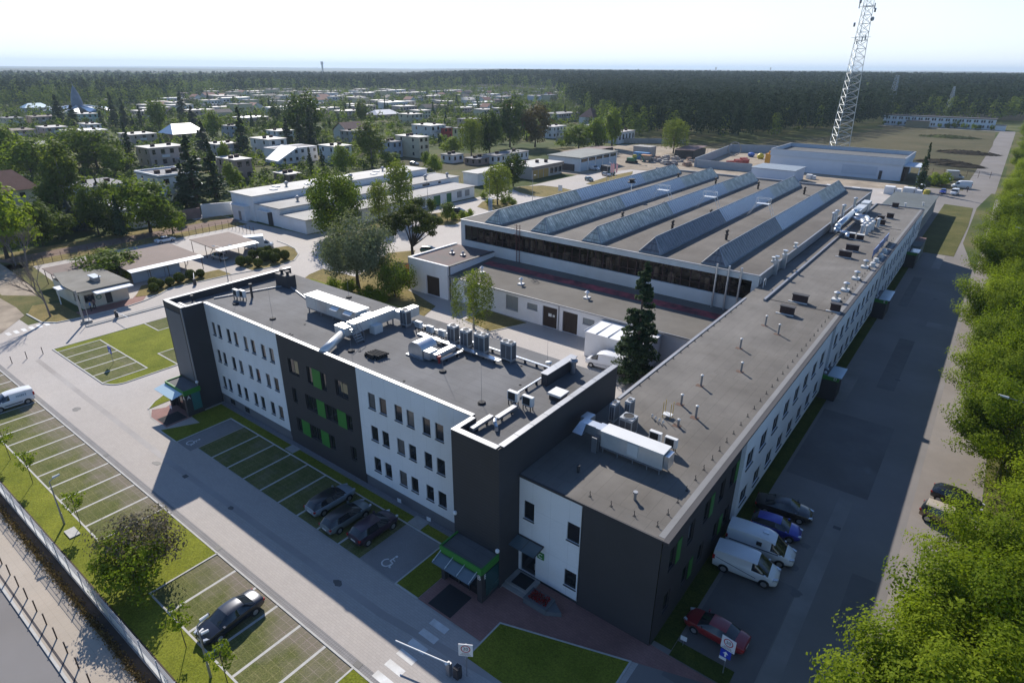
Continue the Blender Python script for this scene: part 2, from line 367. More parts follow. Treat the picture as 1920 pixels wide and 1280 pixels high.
G_greypave = mat('grey_block_paving', (0.27,0.26,0.255), 0.9, 0.08, 0.3, dirt=0.12)
pattern(G_greypave, 'brick', 0.2, 0.1, 0.01, 0.75, noise=0.08)
G_park = mat('brown_grey_paving', (0.225,0.20,0.178), 0.9, 0.08, 0.3, dirt=0.15)
G_paint = mat('road_paint', (0.72,0.72,0.70), 0.8, 0.08, 1.5, dirt=0.25)
G_mat = mat('entrance_mat', (0.022,0.023,0.027), 0.95, 0.1, 4)
def ground(name, polys, m, z, kerb=None):
    b = MB()
    for p in polys:
        if isinstance(p, tuple): b.rect(p[0], p[1], p[2], p[3], z)
        else: b.sheet(p, z)
    return b.build(name, m, kind='structure')
def raised(name, polys, m, z0, z1):
    b = MB()
    for p in polys:
        if isinstance(p, tuple): p = [(p[0],p[2]),(p[1],p[2]),(p[1],p[3]),(p[0],p[3])]
        b.prism(p, z0, z1)
    return b.build(name, m, kind='structure')
def kerbs(name, lines, w=0.16, z=0.11, m=None):
    b = MB()
    for ln in lines:
        for i, (p, q) in enumerate(zip(ln[:-1], ln[1:])):
            a = math.atan2(q[1]-p[1], q[0]-p[0]); L = math.hypot(q[0]-p[0], q[1]-p[1])
            b.obox(((p[0]+q[0])/2, (p[1]+q[1])/2), a, L/2+w*0.45, w/2, -0.02, z + 0.0015*(i % 3))
    return b.build(name, m or M_kerb, kind='structure')
def arc(cx, cy, r, a0, a1, n=10, ry=None):
    return [(cx+r*math.cos(math.radians(a0+(a1-a0)*k/n)), cy+(ry or r)*math.sin(math.radians(a0+(a1-a0)*k/n))) for k in range(n+1)]
ground('ground', [(-16000,16000,-2000,24000)], G_terr, 0.0)
ground('street', [(-420,120,-9,4.55)], G_street, 0.004)
raised('pavement', [(-420,120,4.62,8.9)], G_walk, -0.02, 0.10)
raised('pavement_kerb', [(-420,120,4.45,4.62)], M_kerb, -0.02, 0.104)
ground('dark_kerb_strip', [(-420,120,4.76,4.90)], mat('kerb_strip_dark',(0.05,0.045,0.05),0.9,0.1), 0.104)  # dark strip laid along the pavement edge
ground('hedge_bed', [(-240,60,7.35,8.9)], G_soil, 0.104)
# ---- yard paving
yard = [(-113.5,16.65),(60,16.65),(60,23.55),(-9.6,23.55),(-9.6,30),(-22.4,30),(-22.4,75),(-80,75),(-80,87),(-24,87),(-24,262),(-30,262),(-150,262),(-150,206),(-127,206),(-128,86),(-170,84),(-170,77),(-131,77),(-131,58),(-113.5,58)]
ground('yard_paving', [yard, (-170,-113.5,14,24.5)], G_pave, 0.004)
ground('carport_yard', [(-149,-112,34,82)], G_pave, 0.008)
ground('side_road_asphalt', [[(-11,23.55),(1.45,23.55),(1.45,150),(-2.4,178),(-2.4,230),(0,262),(1,330),(2,560),(-6,560),(-8,330),(-14,285),(-22,285),(-22,170),(-11,165)], (-9.6,60,8.9,16.65)], G_asph, 0.009)
ground('roadside_parking', [(1.45,6.6,8.9,250)], G_park, 0.006)
# ---- verge between fence and parking bays
raised('front_lawn', [(-240,-4,8.9,11.2)], G_lawn, -0.02, 0.06)
raised('middle_lawn', [(-52.6,-43.5,11.2,16.6)], G_lawn, -0.02, 0.06)
ground('parking_bays', [(-130,-52.75,11.35,16.6),(-43.36,-26.05,11.35,16.6)], G_bay, 0.012)
raised('end_lawn', [(-26.0,-4,11.2,16.6)], G_lawn, -0.02, 0.06)
ground('gutter_strip', [(-130,-10,16.78,17.32)], G_gutter, 0.008)
kerbs('bay_kerbs', [[(-130,16.7),(-10,16.7)], [(-130,11.27),(-52.7,11.27),(-52.7,16.62)], [(-43.42,16.62),(-43.42,11.27),(-26.02,11.27),(-26.02,16.62)]], 0.14, 0.07)
def stripes(name, xs, y0, y1, w=0.22, z=0.016, m=None):
    b = MB()
    for x in xs: b.rect(x-w/2, x+w/2, y0, y1, z)
    return b.build(name, m or M_kerb, kind='structure')
stripes('bay_stripes', [-52.75-2.9*k for k in range(1,27)], 11.36, 16.6)
stripes('bay_stripes', [-43.36+2.885*k for k in range(1,6)], 11.36, 16.6)
# ---- bays under the office facade
raised('facade_lawn', [[(-66.5,22.75),(-62.75,22.75),(-62.75,28.98),(-29.3,28.98),(-29.3,23.55),(-26.95,23.55),(-26.95,28.1),(-27.2,30.0),(-66.8,30.0),(-66.8,26.4),(-64.6,26.3)]], G_lawn, -0.02, 0.05)
ground('facade_bays', [(-59.85,-33.75,23.6,28.9)], G_bay, 0.012)
ground('disabled_bays', [(-62.7,-59.95,22.8,28.9),(-33.75,-29.4,23.6,28.9)], G_greypave, 0.012)
stripes('facade_bay_stripes', [-57.05+2.94*k for k in range(8)], 23.6, 28.9)
kerbs('facade_kerbs', [[(-62.75,22.8),(-62.75,28.95),(-29.35,28.95),(-29.35,23.55),(-26.95,23.55)], [(-66.5,22.72),(-62.75,22.72)]], 0.12, 0.075)
ground('facade_gravel', [(-66.9,-27.2,30.0,30.62)], mat('gravel_strip',(0.22,0.215,0.22),1.0,0.15,6.0), 0.055)
ground('bay_front_edge', [(-59.9,-29.35,23.48,23.6)], M_conc, 0.014)
# wheelchair symbols
def wheelchair(name, cx, cy, s, rz):
    b = MB(); z = 0.0165
    P = lambda x, y: (cx+s*(x*math.cos(rz)-y*math.sin(rz)), cy+s*(x*math.sin(rz)+y*math.cos(rz)), z)
    def ring(x, y, r0, r1, a0, a1, n=16):
        for k in range(n):
            t0 = math.radians(a0+(a1-a0)*k/n); t1 = math.radians(a0+(a1-a0)*(k+1)/n)
            b.face([P(x+r0*math.cos(t0),y+r0*math.sin(t0)), P(x+r1*math.cos(t0),y+r1*math.sin(t0)), P(x+r1*math.cos(t1),y+r1*math.sin(t1)), P(x+r0*math.cos(t1),y+r0*math.sin(t1))])
    def bar(x0, y0, x1, y1, w):
        L = math.hypot(x1-x0, y1-y0); nx, ny = -(y1-y0)/L*w/2, (x1-x0)/L*w/2
        b.face([P(x0+nx,y0+ny), P(x0-nx,y0-ny), P(x1-nx,y1-ny), P(x1+nx,y1+ny)])
    ring(0, 0, 0.36, 0.48, 120, 390); ring(-0.02, 1.02, 0.0, 0.13, 0, 360)
    bar(-0.03, 0.85, 0.02, 0.32, 0.13); bar(0.0, 0.62, 0.36, 0.60, 0.09); bar(0.0, 0.34, 0.42, 0.34, 0.12); bar(0.40, 0.36, 0.58, -0.16, 0.12); bar(0.54, -0.14, 0.74, -0.08, 0.1)
    for f in b.f: pass
    return b.build(name, G_paint, kind='structure')
wheelchair('wheelchair_marking', -31.6, 24.65, 0.95, math.radians(-10)); wheelchair('wheelchair_marking', -61.5, 23.6, 0.9, math.radians(-10))
# ---- zebra crossing
b = MB()
for k in range(7): b.rect(-24.62, -23.08, 22.45-1.075*k, 23.0-1.075*k, 0.0095)
b.build('zebra_crossing', G_paint, kind='structure')
b = MB()
for k in range(7): b.rect(-112.6, -111.0, 21.2+1.0*k, 21.75+1.0*k, 0.0125)
b.build('zebra_crossing', G_paint, kind='structure')
# ---- red paving at the entrances
ground('red_paving', [[(-26.9,23.5),(-20.65,23.5),(-20.5,25.7),(-11.5,28.67),(-5.6,30.6),(-11,30.75),(-22.4,30.75),(-22.6,28.3),(-26.9,28.2)]], G_red, 0.016)
ground('red_paving', [[(-71.9,24.3),(-70.3,23.5),(-66.6,23.4),(-66.6,28.1),(-72.5,28.1),(-71.2,25.6)]], G_red, 0.016)
ground('entrance_mat', [(-25.98,-23.7,23.72,26.15)], G_mat, 0.024)
ground('entrance_mat', [(-69.2,-66.95,23.65,26.0)], G_mat, 0.024)
kerbs('entrance_kerbs', [[(-26.95,23.5),(-20.6,23.5)], [(-72.3,24.15),(-70.2,23.42),(-66.5,23.42)]], 0.12, 0.022, M_conc)
raised('entrance_lawn', [[(-20.5,22.0),(-20.48,25.62),(-11.5,28.55),(-11.45,26.5),(-11.6,23.6),(-14,22.0)]], G_lawn, -0.02, 0.05)
kerbs('entrance_lawn_kerb', [[(-20.55,21.9),(-20.52,25.65),(-11.5,28.62),(-11.4,23.6)]], 0.12, 0.07)
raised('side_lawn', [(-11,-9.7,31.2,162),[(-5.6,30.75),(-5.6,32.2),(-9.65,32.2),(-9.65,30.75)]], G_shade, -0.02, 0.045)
# ---- curved lawn at entrance A
cv = [(-72.35,24.1),(-73.6,25.4),(-74.7,27.3),(-74.9,29.5),(-73.8,31.0),(-71.8,31.0),(-71.8,28.2),(-72.6,28.2)]
raised('round_lawn', [cv], G_lawn, -0.02, 0.05); kerbs('round_lawn_kerb', [cv[:5]], 0.14, 0.08)
# ---- plaza lawn with recessed bays
lawn = [(-100.2,23.5),(-83.4,23.5)]+arc(-83.4,25.6,1.9,-90,0,6)[1:]+[(-81.5,44),(-95,46.5),(-99.6,44),(-100.2,40)]
raised('plaza_lawn', [lawn], G_lawn, -0.02, 0.05)
kerbs('plaza_lawn_kerb', [lawn+[lawn[0]]], 0.16, 0.09)
ground('plaza_bays', [(-98.6,-83.65,23.62,28.95),(-87.1,-81.6,32.1,37.6),(-100.1,-95.5,36.0,43.0)], G_bay, 0.058)
stripes('plaza_stripes', [-98.6+2.99*k for k in range(6)], 23.62, 28.95, 0.22, 0.064)
kerbs('plaza_bay_kerbs', [[(-98.6,23.6),(-98.6,29.0),(-83.6,29.0),(-83.6,23.6)], [(-81.6,32.05),(-87.15,32.05),(-87.15,37.6)], [(-100.1,35.95),(-95.5,35.95),(-95.5,42)]], 0.16, 0.085)
# ---- gate, island, gatehouse yard
isl = [(-106.35,30.0),(-105.6,29.9),(-105.5,41.5),(-106.3,41.5)]
raised('gate_island', [isl], G_greypave, -0.02, 0.13); kerbs('gate_island_kerb', [isl+[isl[0]]], 0.16, 0.15)
gh = [(-119.0,26.0),(-113.2,26.2),(-111.2,27.6),(-110.6,30.6),(-110.2,37.7),(-110.8,40.6),(-112.3,44.0),(-114.0,46.5),(-113.0,58),(-111,66.5),(-112,71.2),(-115.3,74.6),(-119.6,76.7),(-124,77.6),(-128.5,78)]
kerbs('gatehouse_kerb', [gh], 0.2, 0.13)
raised('gatehouse_verge', [[(-119.0,26.1),(-113.2,26.3),(-111.3,27.7),(-110.7,30.6),(-110.6,31.2),(-121,31.2),(-123,28)], [(-114.1,40.6),(-112.4,44.0),(-114.1,46.5),(-113.2,58),(-118,58),(-119.6,44)], [(-119.5,62),(-112,62),(-111.2,66.5),(-112.2,71),(-115.4,74.4),(-119.6,76.5),(-123,77),(-124.6,71),(-119.5,70)]], G_dry, -0.02, 0.06)
ground('red_paving', [[(-114,31.2),(-110.4,31.2),(-110.3,37.7),(-110.9,40.4),(-116.5,44.3),(-118,43.4),(-113.8,40)]], G_red, 0.022)
raised('rough_ground', [[(-165,15),(-120,15),(-113.2,20.6),(-119,26),(-123,28),(-123,34),(-149,36),(-165,30)]], G_rough, -0.02, 0.03)
ground('dirt_track', [[(-165,17),(-122,18),(-112.8,20.8),(-118.8,25.6),(-124,26),(-145,25.5),(-165,27)], [(-165,27.5),(-133,26.5),(-128,30.2),(-135.7,31.6),(-165,33)]], G_dirt, 0.036)
def blob(cx, cy, r, e=1.0, n=14, j=0.3): return [(cx+r*(1+R.uniform(-j,j))*math.cos(2*PI*k/n), cy+e*r*(1+R.uniform(-j,j))*math.sin(2*PI*k/n)) for k in range(n)]
G_patch = mat('darker_asphalt_patch', (0.145,0.135,0.13), 0.9, 0.12, 0.3, dirt=0.2); G_patch2 = mat('paler_asphalt_patch', (0.235,0.22,0.205), 0.9, 0.12, 0.3, dirt=0.2); G_oil = mat('oil_stain', (0.10,0.095,0.09), 0.6, 0.2, 1.0)
ground('asphalt_patch', [(-9.4,-4.3,29,42.5),(-9.4,-2.0,58,74),(-5.5,-3.5,84,104),(-1.2,0.6,40,47),(-8.0,-6.6,120,141)], G_patch, 0.013)
ground('asphalt_patch', [(-4.2,-3.0,30,57),(-9.3,-7.8,77.5,92),(-3.0,1.2,112,114.5),(-6,-4.6,150,170)], G_patch2, 0.013)
ground('oil_stain', [blob(-5.2,44.6,0.5),blob(-5.0,47.9,0.4),blob(-4.2,41.9,0.45),blob(-2.9,63,0.5,1.6),blob(-36.3,15.6,0.4),blob(-38.2,24.2,0.35,0.7),blob(-60.5,19.6,0.5,0.6),blob(-33,20.8,0.4,0.7),blob(-79,18.9,0.6,0.6),blob(-48,20.5,0.35,0.6)], G_oil, 0.0185)
ground('worn_track', [[(-9.5,22.5),(-28,20.6),(-60,20.2),(-98,20.6),(-98,21.2),(-60,20.8),(-28,21.2),(-9.5,23.2)]], mat('worn_paving',(0.37,0.345,0.325),0.9,0.1,0.2,dirt=0.2), 0.0075)
b = MB()
for x, y in ((-44,17.05),(-66,17.05),(-88,17.05),(-26,17.05),(-56,20.3),(-3.4,52),(-3.6,88),(-3.2,128),(-106,18)): b.rect(x-0.3,x+0.3,y-0.22,y+0.22,0.0205)
b.build('drain_grate', mat('drain_grate',(0.05,0.05,0.052),0.6,0.2), kind='structure')
ground('red_gravel_road', [(-159.6,-154.0,18,84)], G_redroad, 0.014)
raised('fence_verge', [(-154.0,-149.2,30,83),(-164,-159.6,18,84)], G_dry, -0.02, 0.03)
# ---- verges of the rear yard
raised('yard_verge', [[(-121,87.5),(-114,88),(-113.6,94),(-118,97),(-121.5,106),(-123,112),(-126.5,114),(-127,100)], [(-102.5,71.2),(-101.4,67.3),(-98,62),(-92,58),(-72,46.5),(-64.5,46.5),(-66.5,61),(-70,70),(-79.9,73),(-80.3,86.5),(-93,86.5),(-98,92.5),(-101,87.4),(-93,72)],
      [(-122,120),(-110.4,113.5),(-107.8,116),(-112,127.5),(-120,128.5)]], G_dry, -0.02, 0.06)
raised('courtyard_lawn', [[(-64.5,46.5),(-72,46.5),(-92,58),(-98,62),(-99,66),(-84,66),(-72,66),(-66.5,60)]], G_lawn, -0.02, 0.075)
raised('courtyard_lawn', [[(-62.1,68.3),(-55.9,67.2),(-53.3,73.6),(-62.5,74.2)]], G_dry, -0.02, 0.07)
kerbs('courtyard_kerb', [[(-62.2,74.2),(-62.1,68.2),(-55.8,67.1),(-53.2,73.6)]], 0.16, 0.1)
isl2 = [(-128.6,172),(-124,178.6),(-117,179.4),(-110.6,177.4),(-108.6,172),(-107.8,164.6),(-111,161.5),(-115.4,160.6),(-122,162.6),(-128,166.2)]
raised('island_grass', [isl2, [(-121.7,143.8),(-121.2,149.6),(-111.3,147.5),(-108.3,140),(-112.1,135.1),(-118,137)], [(-114.2,191.4),(-110.3,190.5),(-108.8,197.9),(-108.6,210),(-112.2,222.5),(-114.9,228.1),(-116.2,212)]], G_dry, -0.02, 0.07)
kerbs('island_kerb', [isl2+[isl2[0]]], 0.2, 0.1)
raised('strip_grass', [(-23,-14,171,190)], G_dry, -0.02, 0.03)
raised('side_grass', [[(-10.8,163),(-3.1,163),(-2.7,200),(-3.2,229),(-10.6,231)]], G_rough2, -0.02, 0.05)
ground('gravel_yard', [[(-150,206),(-127,206),(-118,232),(-24,250),(-24,262),(-100,330),(-165,312)]], G_dirt, 0.016)
ground('dry_field', [[(-150,250),(-160,330),(-193,340),(-142,338),(-108,352),(-100,390),(-84,450),(-70,520),(-78,545),(-8,545),(-3,262),(-24,262)], [(-215,190),(-180,175),(-160,200),(-152,226),(-190,240),(-206,224)]], G_field, 0.012)
ground('dry_verge', [(2.6,70,250,560),(6.7,70,9,250)], G_rough2, 0.011)
ground('field_road', [[(-8,262),(1,262),(2.5,556),(-80,556),(-80,549),(-5,549)]], G_asph, 0.018)
# ================================================================== BUILDINGS OF THE SITE
WCACHE = {}
def win(parent, o, u, hole, depth=0.16, glass=None, frame=None, mull=0, name='window', sill=True, fw=0.06):
    """a window part (frame) with its pane as sub-part, set in a wall opening"""
    a, b, c, d = hole[:4]; w, h = b-a, d-c
    glass = glass or M_glass; frame = frame or M_frame
    key = (round(w,2), round(h,2), glass.name, frame.name, mull, sill, fw)
    if key not in WCACHE:
        f = MB(); e = 0.003
        f.box(e,fw,-0.07,0,e,h-e); f.box(w-fw,w-e,-0.07,0,e,h-e); f.box(fw,w-fw,-0.07,0,e,fw); f.box(fw,w-fw,-0.07,0,h-fw,h-e)
        for k in range(mull): x = w*(k+1)/(mull+1); f.box(x-0.03,x+0.03,-0.068,-0.002,fw,h-fw)
        if sill: f.box(-0.04,w+0.04,-depth-0.09,-0.075,-0.045,-0.004)
        fo = f.build('window', frame); g = MB(); g.face([(fw,-0.03,fw),(w-fw,-0.03,fw),(w-fw,-0.03,h-fw),(fw,-0.03,h-fw)]); go = g.build('pane', glass)
        WCACHE[key] = (fo.data, go.data); bpy.data.objects.remove(fo); bpy.data.objects.remove(go)
    fd, gd = WCACHE[key]; n = (u[1], -u[0]); O = origin(parent)
    ob = bpy.data.objects.new(name, fd); COL.objects.link(ob); ob.parent = parent
    ob.location = (o[0]+u[0]*a-n[0]*depth-O.x, o[1]+u[1]*a-n[1]*depth-O.y, c-O.z); ob.rotation_euler = (0,0,math.atan2(u[1],u[0]))
    p = bpy.data.objects.new('pane', gd); COL.objects.link(p); p.parent = ob
    return ob
def capline(mb, p, q, w, z, seg=2.0, h=0.06):
    L = math.hypot(q[0]-p[0], q[1]-p[1]); n = max(1, round(L/seg)); a = math.atan2(q[1]-p[1], q[0]-p[0])
    for k in range(n):
        t = (k+0.5)/n; mb.obox((p[0]+(q[0]-p[0])*t, p[1]+(q[1]-p[1])*t), a, L/n/2-0.018, w/2, z-h, z)
def text(body, size, m, parent, loc, rot, name='lettering', ex=0.01):
    c = bpy.data.curves.new(name, 'FONT'); c.body = body; c.size = size; c.extrude = ex; c.align_x = 'CENTER'; c.align_y = 'CENTER'
    o = bpy.data.objects.new(name, c); COL.objects.link(o)
    dg = bpy.context.evaluated_depsgraph_get(); me = bpy.data.meshes.new_from_object(o.evaluated_get(dg)); bpy.data.objects.remove(o)
    me.materials.clear(); me.materials.append(m)
    t = bpy.data.objects.new(name, me); COL.objects.link(t)
    if parent is not None: t.parent = parent; O = origin(parent); loc = (loc[0]-O.x, loc[1]-O.y, loc[2]-O.z)
    t.location = loc; t.rotation_euler = rot
    return t
M_ltr = mat('white_lettering', (0.8,0.8,0.8), 0.6, 0.0)
UX, UY, UXN, UYN = (1,0), (0,1), (-1,0), (0,-1)
# ---------------------------------------------------------------- three-storey office
FY = 30.6
office = T('office_building', 'three-storey white and charcoal office building with green panels and a flat roof', 'building', (-47, FY, 0))
LW = [(-66.35,-65.65),(-65.15,-64.45),(-63.2,-62.5),(-61.75,-61.05),(-59.8,-59.1),(-58.4,-57.65),(-56.5,-55.75),(-55.0,-54.2)]
RW = [(-39.6,-38.65),(-38.1,-37.2),(-36.15,-35.2),(-34.65,-33.75),(-32.75,-31.85),(-31.3,-30.35)]
ROWS = [(2.25,3.8),(5.65,7.2),(9.0,10.6)]
hl = [(a,b,c,d) for c,d in ROWS for a,b in LW]; hr = [(a,b,c,d) for c,d in ROWS for a,b in RW]
b = MB(); b.wall((0,FY), UX, -67.3,-53.2, 1.2,12.6, hl); b.wall((0,FY), UX, -41.0,-27.2, 1.2,12.6, hr)
b.wall((0,44.5), UXN, 22.7,71.4, 0,11.9)
# faint panel joints as real grooves
for x in (-60.4,-36.9,-33.2): pass
b.build('white_wall', M_whiteF, office)
for xa, xb in ((-67.25,-53.2),(-41.0,-27.3)): b = MB(); b.box(xa,xb,FY+0.06,FY+0.3,0,1.198); b.build('plinth', M_plinth, office)
for x in (-65.5,-62.4):
    w_ = MB(); w_.box(x,x+0.9,FY+0.03,FY+0.06,0.35,0.95); w_.build('basement_window', M_glass, office)
dk = [(-51.7,-50.0,8.75,10.45),(-48.6,-47.72,8.6,10.45),(-46.38,-45.6,8.6,10.45),(-44.2,-42.4,8.75,10.45),
      (-51.7,-50.95,5.4,7.1),(-49.5,-47.62,5.4,7.1),(-46.33,-44.42,5.4,7.1),(-43.08,-42.25,5.4,7.1),
      (-51.7,-50.77,2.0,3.6),(-49.4,-47.57,2.0,3.6),(-46.28,-45.4,2.0,3.6),(-42.95,-42.1,2.0,3.6)]
b = MB(); b.wall((0,FY-0.04), UX, -53.2,-41.0, 0.75,12.6, dk, 0.2)
b.face([(-53.2,FY-0.04,0.75),(-53.2,FY-0.04,12.6),(-53.2,FY+0.1,12.6),(-53.2,FY+0.1,0.75)]); b.face([(-41.0,FY-0.04,12.6),(-41.0,FY-0.04,0.75),(-41.0,FY+0.1,0.75),(-41.0,FY+0.1,12.6)])
b.box(-53.2,-41,FY+0.03,FY+0.2,0,0.74)
b.build('charcoal_wall', M_dark, office)
for x0,x1,z0,z1 in ((-47.7,-46.4,8.55,10.5),(-47.6,-46.35,5.35,7.15),(-44.4,-43.1,5.35,7.15),(-50.75,-49.42,1.95,3.65),(-47.55,-46.3,1.95,3.65)):
    g = MB(); g.box(x0,x1,FY-0.085,FY-0.045,z0,z1); g.build('green_panel', M_green, office)
for h in hl+hr:
    q = R.random(); win(office, (0,FY), UX, h, 0.16, glass=M_blind if q < 0.22 else mat('window_with_warm_curtain',(0.16,0.11,0.08),0.12,0.2,2.0,spec=0.7) if q < 0.32 else M_glass)
for i, h in enumerate(dk): win(office, (0,FY-0.04), UX, h, 0.2, mull=1 if h[1]-h[0] > 1.5 else 0, sill=False)
for x0,x1,z0,z1 in ((-50.85,-50.1,8.95,10.3),(-43.55,-42.5,9.25,10.2)):
    g = MB(); g.box(x0,x1,FY+0.11,FY+0.12,z0,z1); g.build('window_blind', M_glassb, office)
# roof slab, parapets and caps
b = MB(); b.rect(-71.1,-22.9,30.9,44.5,11.9); b.rect(-71.1,-67.6,28.5,30.9,12.1); b.rect(-26.9,-23.0,28.5,30.9,11.95)
b.face([(-71.1,44.5,11.9),(-22.7,44.5,11.9),(-22.7,44.62,11.8),(-71.1,44.62,11.8)])
b.build('roof', M_roofB, office)
b = MB()
b.box(-67.3,-27.2,30.62,30.95,11.9,12.62)                     # front parapet
b.box(-71.45,-71.05,28.15,44.5,11.8,12.68); b.box(-71.05,-67.3,28.15,28.5,11.8,12.68); b.box(-67.65,-67.3,28.5,30.62,11.8,12.68)
b.box(-27.15,-22.75,28.25,28.6,11.8,12.68); b.box(-27.15,-26.8,28.6,30.62,11.8,12.68); b.box(-23.05,-22.7,28.6,45.1,11.8,12.68)
b.build('parapet', M_dark, office)
b = MB()
capline(b, (-67.3,30.76), (-27.2,30.76), 0.40, 12.70, 1.95)
capline(b, (-71.27,28.1), (-71.27,44.6), 0.5, 12.755, 2.0); capline(b, (-71.0,28.3), (-67.3,28.3), 0.46, 12.75, 2.0); capline(b, (-67.45,28.55), (-67.45,30.5), 0.4, 12.745, 1.9)
capline(b, (-27.2,28.4), (-22.9,28.4), 0.5, 12.755, 2.2); capline(b, (-26.98,28.67), (-26.98,30.5), 0.42, 12.75, 1.9); capline(b, (-22.86,28.67), (-22.86,45.2), 0.5, 12.76, 1.9)
b.build('parapet_cap', M_cap, office)
# towers
b = MB()
b.wall((0,28.1), UX, -71.5,-67.25, 0,12.69); b.wall((-67.25,0), UY, 28.1,30.6, 0,12.69); b.wall((-71.5,0), UYN, -44.5,-28.1, 0,12.69)
b.build('tower_wall', M_dark, office); b = MB()
b.wall((-22.65,0), UY, 28.2,45.2, 0,12.69); b.wall((0,45.2), UXN, 22.65,23.1, 0,12.69)
b.build('tower_wall', M_dark, office)
b = MB(); b.wall((0,28.2), UX, -27.2,-22.65, 0,12.69); b.face([(-27.2,30.6,0),(-27.2,28.2,0),(-27.2,28.2,12.69),(-27.2,30.6,12.69)])
b.build('tower_front', M_dark2, office)
b = MB(); b.box(-71.1,-67.65,28.02,28.08,3.6,11.9); b.build('tower_front_panel', mat('slate_panel',(0.10,0.115,0.14),0.55,0.06), office)
b = MB(); b.box(-67.35,-67.2,27.98,28.1,3.2,12.6); b.build('corner_trim', M_steel, office)
# left roof-top chimney block and right stub wall
b = MB(); b.box(-68.6,-66.0,40.6,41.8,11.9,13.4); b.lathe((-67.9,41.2,13.4),[(0.18,0),(0.18,0.35),(0.3,0.36),(0.3,0.5)],10); b.lathe((-66.7,41.2,13.4),[(0.18,0),(0.18,0.35),(0.3,0.36),(0.3,0.5)],10)
b.build('roof_chimney', M_dark, office)
b = MB(); b.box(-26.85,-26.25,39.3,44.0,11.9,13.0); b.build('stub_wall', M_dark, office)
b = MB(); b.box(-26.92,-26.18,39.22,44.08,13.003,13.07); b.build('stub_wall_cap', M_steel, office)
# flashing rolls along roof joints
b = MB(); b.tube((-69.6,33.0,11.98),(-67.3,40.5,11.98),0.10,n=6); b.tube((-66.0,41.0,11.98),(-58.6,39.0,11.98),0.10,n=6); b.box(-70.8,-68.2,29.2,29.5,12.1,12.3)
b.build('roof_curb', M_cap, office)
# vestibules
def vestibule(x0, x1, y0, y1, h, letter, glassside):
    b = MB(); b.box(x0,x0+0.35,y0+0.05,y1,0.02,h-0.62); b.box(x1-0.5,x1-0.05,y0+0.05,y1,0.02,h-0.62); b.box(x0+0.1,x1-0.1,y0+0.1,y1,h-0.6,h-0.16)
    b.build('vestibule_wall', M_dark, office)
    g = MB(); g.box(x0,x1,y0-0.02,y0+0.1,h-0.6,h); g.box(x1-0.1,x1+0.02,y0+0.1,y1,h-0.6,h); g.box(x0-0.02,x0+0.1,y0+0.1,y1,h-0.6,h); g.build('green_fascia', M_green, office)
    r = MB(); r.rect(x0+0.1,x1-0.1,y0+0.1,y1,h-0.13); r.build('vestibule_roof', M_roofB, office)
    w = MB(); w.box(x0+0.38,x1-0.52,y0+0.5,y0+0.54,0.03,h-0.63); w.build('glass_front', M_glass, office)
    d = MB()
    for k in range(4): xx = x0+0.4+(x1-x0-0.95)*k/3; d.box(xx-0.03,xx+0.03,y0+0.42,y0+0.49,0.03,h-0.64)
    d.box(x0+0.4,x1-0.52,y0+0.42,y0+0.485,2.1,2.18); d.build('door_frame', M_frame, office)
    text(letter, 0.62, M_ltr, office, (x1-0.28, y0+0.03, h-0.95), (PI/2,0,0)); text(letter, 0.62, M_ltr, office, (x1+0.02, y0+0.45, h-0.95), (PI/2,0,PI/2))
vestibule(-26.9,-22.68,26.15,28.18,3.4,'B',True)
vestibule(-71.2,-66.85,26.15,28.08,3.3,'A',True)
b = MB(); b.box(-22.67,-22.63,26.6,28.1,0.5,2.7); b.build('side_glazing', mat('teal_glass',(0.02,0.07,0.07),0.1,0.0,spec=0.8), office)
b = MB(); b.box(-66.84,-66.80,26.9,27.9,0.6,2.7); b.build('teal_poster', mat('teal_poster',(0.03,0.14,0.14),0.3,0.1), office)
# glass canopies hung in front
M_canopy = mat('canopy_glass', (0.42,0.55,0.62), 0.08, 0.0, spec=0.7)
b = MB(); b.face([(-71.3,24.85,2.75),(-67.0,24.85,2.75),(-67.0,26.1,3.0),(-71.3,26.1,3.0)]); b.face([(-71.3,24.85,2.72),(-71.3,26.1,2.97),(-67.0,26.1,2.97),(-67.0,24.85,2.72)]); b.build('glass_canopy', M_canopy, office)
b = MB(); b.face([(-26.8,25.1,2.55),(-23.0,25.1,2.55),(-23.0,26.1,2.78),(-26.8,26.1,2.78)]); b.face([(-26.8,25.1,2.52),(-26.8,26.1,2.75),(-23.0,26.1,2.75),(-23.0,25.1,2.52)]); b.build('glass_canopy', mat('canopy_glass_grey',(0.10,0.14,0.16),0.08,0.0,spec=0.7), office)
b = MB()
for x in (-26.75,-25.5,-24.3,-23.1): b.tube((x,26.12,3.0),(x,25.15,2.6),0.03,n=6); b.lathe((x,25.3,2.62),[(0.06,0),(0.06,0.06)],8)
b.build('canopy_bracket', M_zinc, office)
for x, z, y in ((-27.0,5.2,28.1),(-22.75,3.75,28.1),(-67.2,3.7,28.0)):
    b = MB(); b.lathe((x,y,z),[(0.10,-0.16),(0.16,-0.1),(0.16,0.08),(0.08,0.16)],10); b.build('security_camera', M_white2, office, True)
